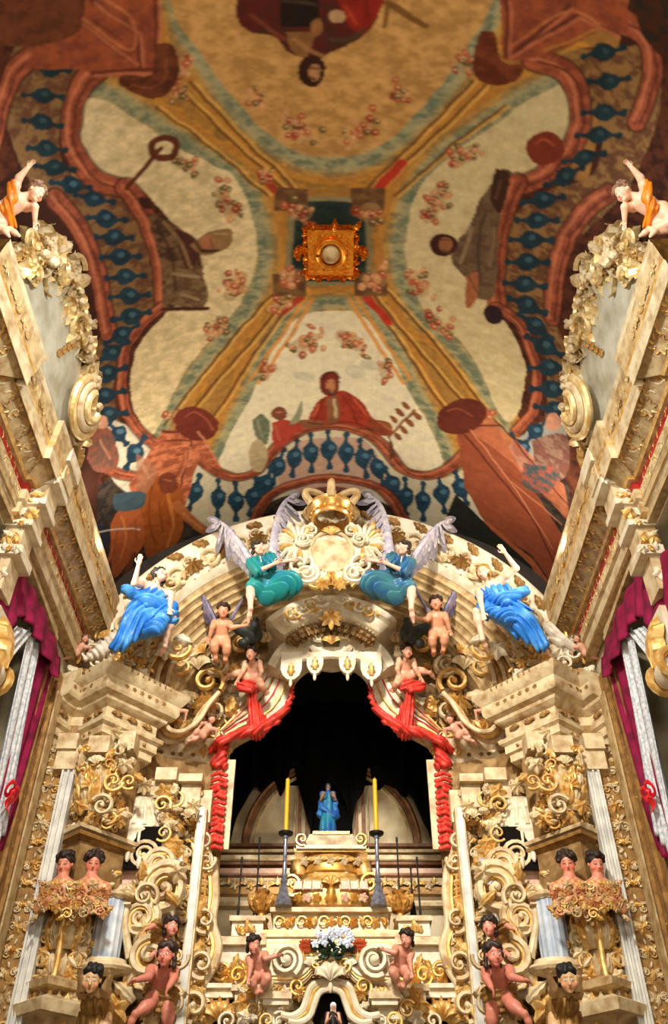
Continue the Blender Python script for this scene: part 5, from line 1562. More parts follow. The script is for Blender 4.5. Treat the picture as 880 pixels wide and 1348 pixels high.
# resample both to the same count by arc length and bridge
def res(p, n):
    d = np.concatenate([[0], np.cumsum(np.linalg.norm(np.diff(p, axis=0), axis=1))]); s = np.linspace(0, d[-1], n)
    return np.stack([np.interp(s, d, p[:, 0]), np.interp(s, d, p[:, 1])], 1)
i_, o_ = res(opn, 60), res(outn, 60)
G = np.zeros((2, 60, 3)); G[0, :, 0] = i_[:, 0]; G[0, :, 2] = i_[:, 1]; G[0, :, 1] = 11.3; G[1, :, 0] = o_[:, 0]; G[1, :, 2] = o_[:, 1]; G[1, :, 1] = 11.25
mb.slab(G, (0, -1, 0), 0.25, 2)
part(mb, 'tympanum', None, mir=False)
# inner segmental pediment: two white arcs with leafy bed between
pcen = (0.0, CZ + 6.50)
mb = MB()
mb.arc(pcen, [(1.20, 11.2), (1.20, 10.30), (1.16, 10.22), (1.08, 10.24), (1.04, 10.32), (0.90, 10.38), (0.87, 10.36), (0.84, 10.44), (0.84, 11.2)], math.radians(38), math.radians(142), 40, 0, 0.92)
part(mb, 'segmental_pediment', [CREAMW], mir=False)
mb = MB()
for i in range(25):
    a = math.radians(38 + 104 * (i + 0.5) / 25)
    p = (pcen[0] + 0.86 * math.cos(a), 10.45, pcen[1] + 0.86 * 0.92 * math.sin(a))
    mb.t(LEAF, frame(p, (math.sin(a), 0, -math.cos(a)), (-math.cos(a), 0, -math.sin(a)), 0.24, 0, False, 1.2), i % 2)
    mb.t(PEARL, frame((pcen[0] + 0.84 * math.cos(a), 10.42, pcen[1] + 0.84 * 0.92 * math.sin(a)), EX, EZ, 0.04), 1)
part(mb, 'pediment_leaves', [OCHRE, IVORY2], mir=False)
mb = MB()
c2 = (0.0, CZ + 6.40)
for s in (-1, 1):
    a_, b_ = (math.radians(14), math.radians(80)) if s > 0 else (math.radians(100), math.radians(166))
    mb.arc(c2, [(0.96, 11.2), (0.96, 10.62), (0.92, 10.56), (0.82, 10.6), (0.78, 10.68), (0.66, 10.74), (0.64, 10.72), (0.60, 10.8), (0.60, 11.2)], a_, b_, 24, 0, 0.95)
    mb.t(SCR2, frame((s * 0.2, 10.6, c2[1] + 0.76), EX, EZ, 0.24, 0.4, s < 0, 1.3), 0)
part(mb, 'broken_pediment', [CREAMW], mir=False)
mb = MB()
mb.arc((0, CZ + 7.02), [(0.34, 11.0), (0.34, 10.6), (0.29, 10.56), (0.25, 10.6), (0.25, 11.0)], math.radians(200), math.radians(340), 24, 0, 0.8)
mb.box2((-0.26, 10.68, CZ + 6.78), (0.26, 10.9, CZ + 6.98), 0)
mb.t(SHELL, frame((0, 10.55, CZ + 6.96), EX, EZ, 0.28), 1)
mb.t(ROS8, frame((0, 10.3, CZ + 7.22), EX, EZ, 0.3), 1); mb.t(BUD, frame((0, 10.3, CZ + 7.0), EX, EZ, 0.22), 1)
for s in (-1, 1):
    for q in range(4): mb.t(CSCR, frame((s * (0.16 + 0.13 * q), 10.28 - 0.0 * q, CZ + 7.50 - 0.07 * q), EX, EZ, 0.22, 1.2, s < 0, 1.3), q % 2)
part(mb, 'keystone_ornament', [CREAMW, GOLD], mir=False)
# hanging lambrequin tongues of the opening
mb = MB()
tong = [(352, 905, 13), (372, 912, 11), (392, 893, 12), (415, 884, 13), (436, 893, 0)]
for px, py, w in ((384, 896, 15), (415, 888, 12)):
    for s in (-1, 1):
        X0 = abs(P(px, 868, 10.5)[0]); wz = w * 0.0098; zt = zl(858, 10.5); zb = zl(py - 1, 10.5)
        q = [(-wz, zt), (wz, zt), (wz * 1.0, zb + 0.17), (wz * 0.8, zb + 0.08), (wz * 0.4, zb + 0.02), (0, zb), (-wz * 0.4, zb + 0.02), (-wz * 0.8, zb + 0.08), (-wz, zb + 0.17)]
        mb.prism([(s * X0 + a * s, 10.5, b) for a, b in (q if s > 0 else q)][::s], (0, 0.06, 0), 0)
        mb.t(LEAF, frame((s * X0, 10.48, zb + 0.06), EX, EZ, 0.2, 0), 1); mb.t(BUD, frame((s * X0, 10.5, zb - 0.12), EX, EZ, 0.13, 0), 0)
mb.tube([(-0.62, 10.56, zl(872, 10.55)), (-0.3, 10.54, zl(862, 10.5)), (0, 10.52, zl(862, 10.5)), (0.3, 10.54, zl(862, 10.5)), (0.62, 10.56, zl(872, 10.55))], 0.055, 0)
part(mb, 'lambrequin', [CREAMW, GOLD], mir=False)
# draped side cheeks of the opening with vermilion edge (left)
mb = MB()
top_ = [P(355, 872, 11.05), P(372, 868, 11.05), P(392, 872, 11.05)]
outer = polyline([P(392, 876, 10.98), P(384, 905, 10.98), P(372, 932, 10.98), P(350, 950, 10.98), P(318, 962, 10.98), P(296, 972, 10.98)], 30)
inner = polyline([P(352, 872, 11.0), P(340, 885, 11.0), P(326, 905, 11.0), P(316, 925, 11.0), P(304, 945, 11.0), P(288, 965, 11.0)], 30)
G = np.zeros((14, 30, 3))
for j in range(30):
    for i in range(14):
        u = i / 13; G[i, j] = inner[j] * (1 - u) + outer[j] * u + np.array([0, -0.09 * math.sin(PI * u) - 0.012 * math.sin(j * 1.7) , 0])
mb.slab(G, (0, -1, 0), 0.1, 0)
for k in range(1, 6):
    u = k / 6; pts = inner * (1 - u) + outer * u + np.array([0, -0.10 * math.sin(PI * u) - 0.0, 0])
    mb.tube(pts[1:-1], 0.012 + 0.008 * (k % 2), (1, 3, 2, 3, 1)[k - 1], 6)
part(mb, 'opening_cheek', [CREAMW, GOLD, OCHRE, REDD])
# small clustered carving between reveal and cheeks
mb = MB()
for i, (px, py, s, Y) in enumerate(((262, 880, .4, 10.6), (275, 900, .4, 10.7), (258, 915, .36, 10.7), (270, 925, .36, 10.8), (285, 880, .3, 10.7), (300, 930, .3, 10.9), (282, 940, .3, 10.9), (262, 948, .3, 10.9), (330, 835, .26, 10.6), (318, 850, .24, 10.6), (348, 835, .26, 10.5),
                                    (240, 880, .28, 10.5), (296, 905, .26, 10.9), (306, 880, .24, 10.9), (250, 860, .26, 10.5), (268, 860, .26, 10.5), (225, 770, .22, 9.95), (340, 822, .2, 10.3))):
    mb.t([SHELL, CSCR, LEAF, ROS8, SCR2][i % 5], frame(P(px, py, Y), EX, EZ, s, i * 0.9, i % 2 == 0, 1.6), i % 2)
part(mb, 'spandrel_ornament')
for a_, b_, m_ in ((P(232, 868, 10.75), P(300, 878, 10.75) + np.array([0, 0.3, 0]), 0), (P(238, 878, 10.8), P(296, 884, 10.8) + np.array([0, 0.3, 0]), 1), (P(268, 905, 11.0), P(312, 916, 11.0) + np.array([0, 0.2, 0]), 0), (P(300, 918, 11.02), P(330, 945, 11.02) + np.array([0, 0.2, 0]), 0)):
    mb = MB(); mb.box2(a_, b_, m_); part(mb, 'plain_moulding', [CREAMW, OCHRE])
# sweeping scroll pediment on which the small reclining figures lie
mb = MB()
for q, (w, m) in enumerate(((0.0, 0), (0.09, 1), (0.16, 0))):
    pts = [P(px, py, 10.7 - 0.12 * q) for px, py in ((206, 955 - 0), (214, 972), (232, 974), (252, 960), (266, 938), (280, 922))]
    pts = polyline(pts, 22) + np.array([w * 0.5, 0, w * 0.8])
    mb.tube(pts, 0.05 - 0.008 * q, m, 8)
pts = polyline([P(px, py, 10.5) for px, py in ((204, 950), (206, 925), (216, 900), (232, 885))], 16)
mb.tube(pts, 0.07, 0, 8); mb.tube(pts + np.array([0.1, 0.05, 0]), 0.05, 2, 8); mb.tube(pts + np.array([-0.09, -0.04, 0]), 0.04, 2, 8)
part(mb, 'scroll_pediment')
# volute buttress and fluted piece at the springing of the arch
mb = MB()
for q in range(5):
    pts = polyline([P(px + q * 7, py, 10.15 + q * 0.05) for px, py in ((192, 900), (196, 880), (206, 862), (212, 848))], 10)
    mb.tube(pts, 0.035, 0 if q % 2 == 0 else 3, 6)
mb.box2(P(180, 868, 10.3), P(202, 904, 10.3) + np.array([0, .1, 0]), 5)
for q in range(3): mb.tube([P(140 + q * 4, 880 + q * 3, 9.95), P(165, 862 + q * 4, 9.95), P(185 + q, 842 + q * 4, 9.95)], 0.03, 2 if q % 2 else 0)
part(mb, 'springing_volute', [IVORY, GOLD, IVORY2, OCHRE, PALE, RECESS])
mb = MB()
for i, (px, py, s) in enumerate(((105, 868, .24), (120, 862, .26), (135, 858, .26), (150, 868, .24), (165, 855, .22), (128, 875, .22), (146, 880, .22), (98, 880, .18), (230, 838, .34), (238, 855, .3), (218, 856, .26), (200, 845, .24), (176, 845, .22), (160, 838, .2), (112, 845, .2), (140, 840, .22))):
    mb.t([LEAF, CSCR, ROS5, SHELL][i % 4], frame(P(px, py, 9.85), EX, EZ, s, i * 1.3, i % 2 == 0, 1.6), i % 3 == 0)
part(mb, 'springing_ornament', [CREAMW, GOLD])
# --- crest cartouche at the top of the arch
mb = MB()
cc = P(436, 728, 9.7); cc[0] = 0
mb.add(*ellipsoid((0, 9.72, cc[2]), (0.30, 0.12, 0.36), 28, 18), 0)
mb.tube([(0.31 * math.cos(a), 9.66, cc[2] + 0.37 * math.sin(a)) for a in np.linspace(0, 2 * PI, 30)], 0.03, 0, 8)
part(mb, 'shield', [IVORY], 'cream oval shield', mir=False)
mb = MB(); r = random.Random(4)
for s in (-1, 1):
    # big fan scrolls
    c = np.array([s * 0.46, 9.68, cc[2] + 0.12])
    mb.t(SCR2, frame(c + np.array([-s * 0.05, -0.08, 0.03]), EX, EZ, 0.2, 1.0, s < 0, 1.5), 0)
    mb.add(*ellipsoid(c + np.array([0, 0.06, 0]), (0.3, 0.1, 0.32), 20, 12), 0)
    for k_ in range(13):
        a = (PI / 2 + 0.5 - k_ * 0.31); dv = np.array([s * math.cos(a), 0, math.sin(a)])
        mb.tube([c + dv * 0.1 + np.array([0, -0.06, 0]), c + dv * 0.24 + np.array([0, -0.1, 0]), c + dv * 0.37 + np.array([0, -0.02, 0])], [0.02, 0.035, 0.03], 0 if k_ % 4 else 1, 6)
    for a in np.linspace(-0.6, 2.9, 5):
        p = c + np.array([s * 0.2 * math.cos(a), 0.02, 0.24 * math.sin(a)])
        mb.t(LEAF, frame(p, EX, EZ, 0.26, (PI / 2 - a) * -s if False else -s * (PI / 2 - a) * -1 * -1, False, 1.2), 0 if r.random() < 0.8 else 1)
    for i, (x, z, q, ro) in enumerate(((0.44, -0.30, 0.34, 2.4), (0.34, -0.46, 0.3, 2.6), (0.22, -0.56, 0.22, 0.5), (0.3, 0.36, 0.2, 0.4))):
        mb.t(CSCR if i % 2 == 0 else SCR2, frame((s * x, 9.66, cc[2] + z), EX, EZ, q, ro, s < 0, 1.6), i == 2)
    for i in range(9): mb.t(LEAF, frame((s * (0.1 + 0.07 * i), 9.7, cc[2] - 0.60 + 0.03 * i), EX, EZ, 0.24, s * (0.4 + 0.15 * i), False, 1.4), i % 3 == 0)
    mb.t(ROS8, frame((s * 0.12, 9.62, cc[2] - 0.62), EX, EZ, 0.2), 1)
mb.t(SHELL, frame((0, 9.66, cc[2] + 0.32), EX, EZ, 0.3), 1)
part(mb, 'crest_scrollwork', [CREAMW, GOLD], 'cream scrollwork of the crest', mir=False)

for o in EMP: mirror_part(o)
# ---------------------------------------------------------------- the throne chamber behind the opening
CH = empty('throne_chamber', (0, 12.4, 0), 'deep arched chamber lined in cream panels behind the stepped throne', 'chamber')
CH['kind'] = 'structure'
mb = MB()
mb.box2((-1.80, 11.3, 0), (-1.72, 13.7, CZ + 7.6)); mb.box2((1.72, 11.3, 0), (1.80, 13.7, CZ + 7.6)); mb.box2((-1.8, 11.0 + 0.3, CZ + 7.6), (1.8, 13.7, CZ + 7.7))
mb.build('side_lining', [SHADEBLACK], CH)  # black sides and top: the chamber's shade put into the colour
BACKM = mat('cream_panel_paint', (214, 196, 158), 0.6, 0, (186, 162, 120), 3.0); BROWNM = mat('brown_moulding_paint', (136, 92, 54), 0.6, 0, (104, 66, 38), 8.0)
YB = 13.6
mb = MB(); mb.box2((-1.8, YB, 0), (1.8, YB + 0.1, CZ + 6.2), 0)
mb.box2((-1.8, YB, CZ + 6.2), (1.8, YB + 0.1, CZ + 7.7), 1)  # upper wall blackened to paint in its shade
mb.build('back_wall_lining', [BACKM, SHADEBLACK], CH)
zc0 = zl(1112, YB)
mb = MB(); Ra = abs(P(318, 1108, YB)[0])
mb.arc((0, zc0), [(Ra, YB), (Ra, YB - 0.06), (Ra - 0.03, YB - 0.08), (Ra - 0.06, YB - 0.05), (Ra - 0.12, YB - 0.05), (Ra - 0.13, YB)], 0, PI, 48, 0)
mb.arc((0, zc0), [(Ra - 0.16, YB), (Ra - 0.16, YB - 0.04), (Ra - 0.2, YB - 0.04), (Ra - 0.2, YB)], 0, PI, 48, 1)
mb.build('blind_arch', [BROWNM, IVORY2], CH)
for s in (-1, 1):
    for px, w in ((395, .05), (404, .04), (389, .02)):
        mb = MB(); x = s * abs(P(px, 1080, YB)[0]); mb.box2((x - w / 2, YB - 0.1, 1.5), (x + w / 2, YB, CZ + 6.1)); mb.build('pilaster_strip', [BROWNM if w > .03 else IVORY2], CH)
for py, h, out, m in ((1112, .05, .12, BROWNM), (1120, .05, .18, IVORY2), (1128, .06, .22, IVORY), (1136, .04, .16, BROWNM), (1146, .07, .2, PINKPAINT), (1158, .05, .16, IVORY2), (1172, .1, .14, OCHRE), (1190, .05, .2, IVORY2)):
    mb = MB(); z = zl(py, YB - out); mb.box2((-1.72, YB - out, z - h / 2), (1.72, YB, z + h / 2)); mb.build('string_moulding', [m], CH)
mb = MB()
for i in range(16):
    for s in (-1, 1): mb.t([SHELL, ROS5, LEAF][i % 3], frame((s * (0.4 + i * 0.082), YB - 0.17, zl(1170, YB) ), EX, EZ, 0.12, 0), i % 2)
mb.build('frieze_ornament', [GOLD, IVORY], CH)
mb = MB(); mb.box2((-0.33, YB - 0.12, zl(1100, YB)), (0.33, YB - 0.02, CZ + 6.2)); mb.build('statue_recess_shade', [SHADEBLACK], CH)  # flat black box painted in for the shade behind the statue
# black sheet added for the shade that fills the upper chamber
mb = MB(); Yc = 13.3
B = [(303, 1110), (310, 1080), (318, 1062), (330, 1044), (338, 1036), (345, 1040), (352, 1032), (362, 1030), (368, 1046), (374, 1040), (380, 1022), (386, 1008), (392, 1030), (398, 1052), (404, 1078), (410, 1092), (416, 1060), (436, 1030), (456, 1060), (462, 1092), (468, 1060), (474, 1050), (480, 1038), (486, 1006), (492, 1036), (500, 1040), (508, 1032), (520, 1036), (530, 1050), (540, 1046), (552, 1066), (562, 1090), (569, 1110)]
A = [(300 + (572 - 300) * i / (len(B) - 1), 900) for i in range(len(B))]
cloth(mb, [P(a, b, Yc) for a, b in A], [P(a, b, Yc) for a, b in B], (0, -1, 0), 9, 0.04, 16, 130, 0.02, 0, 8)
o = mb.build('chamber_shade_sheet', SHADEBLACK, None, 180); tag(o, 'added black sheet for the shade in the top of the throne chamber', 'cloth')

# ---------------------------------------------------------------- stepped throne
TH = empty('stepped_throne', (0, 12.0, 0), 'gilded cream stepped throne rising in narrowing tiers under the blue robed statue', 'throne')
def hw(px, py, Y): return abs(P(px, py, Y)[0])
def tier(mb, px, pt, pb, Y, dep, m=0, px2=None):
    a = hw(px, pt, Y); b = hw(px2 or px, pb, Y); zt, zb = zl(pt, Y), zl(pb, Y)
    v = [(-b, Y, zb), (b, Y, zb), (b, Y + dep, zb), (-b, Y + dep, zb), (-a, Y, zt), (a, Y, zt), (a, Y + dep, zt), (-a, Y + dep, zt)]
    mb.add(v, [(0, 1, 5, 4), (1, 2, 6, 5), (2, 3, 7, 6), (3, 0, 4, 7), (4, 5, 6, 7), (3, 2, 1, 0)], m)
TM = [IVORY, GOLD, CREAMW, PINKPAINT, DEEPGOLD]
mb = MB()
tier(mb, 412, 1094, 1098, 12.2, .5, 1); tier(mb, 408, 1098, 1112, 12.22, .5, 0, 400); tier(mb, 390, 1112, 1117, 12.1, .6, 2); tier(mb, 388, 1117, 1121, 12.15, .6, 1)
for s in (-1, 1):
    x = s * hw(398, 1105, 12.2); mb.t(CSCR, frame((x, 12.12, zl(1107, 12.15)), EX, EZ, 0.16, 0.4, s < 0, 2), 4)
mb.build('upper_tier', TM, TH)
mb = MB(); y0 = 12.0
zt, zb = zl(1121, y0), zl(1147, y0)
mb.lathe((0, 12.35, 0), [(0.34, zb), (0.4, zb + 0.04), (0.42, zb + 0.12), (0.38, zb + 0.2), (0.36, zt)], 4, 32, 0, 2 * PI, 1.1, 0.75)
for i in range(9): mb.t([ROS5, SHELL][i % 2], frame(((i - 4) * 0.09, 12.02 + abs(i - 4) * 0.015, (zt + zb) / 2 + 0.03), EX, EZ, 0.12, 0), 1 if i % 2 else 0)
for s in (-1, 1):
    mb.lathe((s * hw(392, 1135, 12.0), 12.2, 0), [(0.02, zb - 0.02), (0.1, zb), (0.12, zb + 0.08), (0.09, zb + 0.16), (0.11, zb + 0.2), (0.04, zb + 0.22)], 1, 16)
mb.build('gilt_drum', TM, TH)
mb = MB(); tier(mb, 418, 1145, 1157, 12.1, .4, 2, 405); mb.build('neck', TM, TH)
mb = MB(); y0 = 11.75; zt, zb = zl(1152, y0 + .28), zl(1194, y0); hx = hw(380, 1180, y0)
n = 26; G = np.zeros((10, n, 3)); pr = [(0.82, 0), (0.95, 0.08), (1.0, 0.25), (1.0, 0.4), (0.97, 0.55), (0.9, 0.7), (0.8, 0.82), (0.74, 0.88), (0.76, 0.94), (0.6, 1.0)]
for i, (k, z) in enumerate(pr):
    for j in range(n):
        u = j / (n - 1) * 2 - 1; x = hx * k * u; y = y0 + 0.42 - 0.42 * k * (1 - abs(u) ** 4) ** 0.5
        G[i, j] = (x, y, zb + (zt - zb) * z)
mb.slab(G, (0, -1, 0), 0.1, 1)
for i in range(8):
    if i in (3, 4): continue
    x = (i - 3.5) * hx * 0.22; mb.box((x, y0 - 0.02 , zb + (zt - zb) * 0.52), (hx * 0.17, 0.06, (zt - zb) * 0.2), 3); mb.t(ROS5, frame((x, y0 - 0.03, zb + (zt - zb) * 0.22), EX, EZ, 0.11), 3 if i % 2 else 4)
for i in range(9): mb.tube([((i - 4) * hx * 0.22, y0 - 0.04, zb + (zt - zb) * .4), ((i - 4) * hx * 0.21, y0 - 0.02, zb + (zt - zb) * .66)], 0.012, 0, 6)
mb.t(SHELL, frame((0, y0 - 0.04, zb + (zt - zb) * 0.55), EX, EZ, 0.24), 1); mb.t(LEAF, frame((0, y0 - 0.04, zb), EX, EZ, 0.28), 4)
for s in (-1, 1): mb.t(CSCR, frame((s * hx * 0.92, y0 + 0.1, zb + (zt - zb) * .6), EX, EZ, 0.28, 0.8, s < 0, 2), 4)
mb.build('bombe_chest', TM, TH)
mb = MB(); tier(mb, 356, 1194, 1200, 11.5, 1.0, 0); tier(mb, 360, 1200, 1224, 11.6, .8, 2); tier(mb, 345, 1224, 1228, 11.4, 1.0, 1, 345); tier(mb, 343, 1228, 1233, 11.35, 1.1, 0)
z = zl(1213, 11.55)
for i in range(15):
    x = (i - 7) * 0.093; mb.t([CSCR, ROS5, SHELL][i % 3], frame((x, 11.57, z), EX, EZ, 0.13, 1.2 if x < 0 else -1.2, x > 0, 1.2), 1 if i % 2 else 4)
mb.build('long_tier', TM, TH)
for s in (-1, 1):
    mb = MB(); a = P(306, 1210, 11.5); b = P(346, 1232, 11.5)
    x0, x1 = (a[0], b[0]) if s < 0 else (-b[0], -a[0])
    mb.box2((x0, 11.5, b[2]), (x1, 12.2, a[2]), 2); mb.box2((x0 - 0.03, 11.45, a[2] - 0.03), (x1 + 0.03, 12.2, a[2] + 0.03), 0)
    for q in range(3): mb.t([SHELL, LEAF, LEAF][q], frame(((x0 + x1) / 2 + (q - 1) * 0.1, 11.48, b[2] + 0.04), EX, EZ, 0.16, (q - 1) * 0.8), 1)
    mb.build('side_tier', TM, TH)
mb = MB(); tier(mb, 345, 1236, 1262, 11.2, .6, 2); tier(mb, 352, 1240, 1258, 11.17, .2, 4); tier(mb, 354, 1241, 1257, 11.15, .2, 2); mb.build('lower_tier', TM, TH)
for s in (-1, 1):
    mb = MB(); a = P(284, 1240, 11.2); b = P(346, 1294, 11.2); x0, x1 = (a[0], b[0]) if s < 0 else (-b[0], -a[0])
    xm = (x0 + x1) / 2; w = x1 - x0
    mb.prism([(xm - w * .55, 11.25, b[2]), (xm + w * .55, 11.25, b[2]), (xm + w * .42, 11.25, a[2]), (xm - w * .42, 11.25, a[2])], (0, 0.5, 0), 2)
    mb.box2((x0 - 0.02, 11.15, a[2] - 0.04), (x1 + 0.02, 11.8, a[2] + 0.05), 0)
    for q in range(9): mb.t([LEAF, CSCR, ROS5][q % 3], frame((x0 + w * (q + .5) / 9, 11.2, b[2] + 0.08 + 0.05 * (q % 2)), EX, EZ, 0.2, (q - 4) * 0.3), 1 if q % 2 else 4)
    mb.build('side_plinth', TM, TH)

# gilt urns beside the throne
GURN = mat('urn_gilding', (204, 150, 74), 0.4, 0.4, (160, 108, 48), 16.0)
def urn(x, y, z, s=1.0):
    t = empty('gilded_urn', (x, y, z), 'gilded urn with leafy sides standing left of the throne chest', 'urn', 'urns of the throne')
    mb = MB(); mb.lathe((x, y, z), [(0.0, 0), (0.09 * s, 0.0), (0.1 * s, 0.03), (0.05 * s, 0.07), (0.05 * s, 0.1), (0.12 * s, 0.16), (0.15 * s, 0.24), (0.12 * s, 0.3), (0.07 * s, 0.34), (0.1 * s, 0.38), (0.0, 0.4)], 0, 20); mb.build('bowl', [GURN], t)
    mb = MB()
    for i in range(9): a = 2 * PI * i / 9; n = np.array([math.cos(a), math.sin(a), 0]); mb.t(LEAF, frame(np.array([x, y, z + 0.12]) + n * 0.1 * s, (-n[1], n[0], 0), EZ, 0.22 * s, 0, False, 1.6), 0)
    mb.build('leaves', [GURN], t)
    return t
zu = zl(1196, 11.55)
ur = urn(P(350, 1196, 11.62)[0] - 0.06, 11.75, zl(1210, 11.62), 1.0); mirror(ur, 'gilded urn with leafy sides standing right of the throne chest')

# candlesticks
SILVER = mat('tarnished_silver', (168, 174, 190), 0.3, 0.7, (120, 124, 138), 20.0); WAX = mat('yellow_wax', (222, 170, 28), 0.5, spec=0.4); IRON = mat('black_iron', (26, 22, 20), 0.5, 0.4)
def candlestick(px, pyb, pyt, Y, m, label, grp, w=1.0, pan=True):
    zb, zt = zl(pyb, Y), zl(pyt, Y); x = P(px, pyb, Y)[0]; h = zt - zb
    t = empty('candlestick', (x, Y, zb), label, 'candlestick', grp)
    mb = MB(); mb.lathe((x, Y, zb), [(0.0, 0), (0.115 * w, 0), (0.12 * w, 0.02), (0.1 * w, 0.06), (0.075 * w, 0.15), (0.05 * w, 0.24), (0.035 * w, 0.27), (0.05 * w, 0.30), (0.05 * w, 0.32), (0.03 * w, 0.34)], 0, 6 if w > .9 else 12, PI / 6, PI / 6 + 2 * PI); mb.build('foot', [m], t)
    mb = MB(); mb.lathe((x, Y, zb), [(0.028 * w, 0.33), (0.045 * w, 0.37), (0.03 * w, 0.4), (0.024 * w, h * 0.6), (0.036 * w, h * .62), (0.024 * w, h * .64), (0.026 * w, h * .93), (0.04 * w, h * .95), (0.03 * w, h)], 0, 14); mb.build('stem', [m], t)
    if pan:
        mb = MB(); mb.lathe((x, Y, zb), [(0.02, h - 0.01), (0.09 * w, h), (0.1 * w, h + 0.03), (0.085 * w, h + 0.03), (0.03, h + 0.015), (0.03, h + 0.05), (0, h + 0.05)], 0, 16); mb.build('drip_pan', [IRON], t)
    return t, x, zb + h
for px, nm in ((373, 'left'), (499, 'right')):
    t, x, z = candlestick(px, 1193, 1099, 11.45, SILVER, 'tall silver candlestick standing on the throne step to the %s of the gilt chest' % nm, 'silver candlesticks')
    mb = MB(); zt = zl(1026, 11.45); mb.tube([(x, 11.45, z + 0.03), (x, 11.45, zt)], 0.03, 0, 14); mb.tube([(x, 11.45, zt), (x + 0.004, 11.45, zt + 0.03)], 0.004, 0, 6)
    tag(mb.build('candle', WAX), 'tall yellow wax candle in the %s silver candlestick' % nm, 'candle', 'yellow candles')
SM = [(336, 1215, 1102, 12.4, 'left of the throne, nearest the left silver candlestick'), (311, 1240, 1128, 11.9, 'left of the throne, nearest the left jamb'), (528, 1215, 1102, 12.4, 'right of the throne, nearest the right silver candlestick'),
      (545, 1212, 1140, 11.9, 'right of the throne, the middle and shorter one of three'), (556, 1240, 1128, 12.1, 'right of the throne, nearest the right jamb')]
for px, b, tt, Y, w in SM: candlestick(px, b, tt, Y, IRON, 'thin black iron pricket stand ' + w, 'iron pricket stands', 0.45, False)

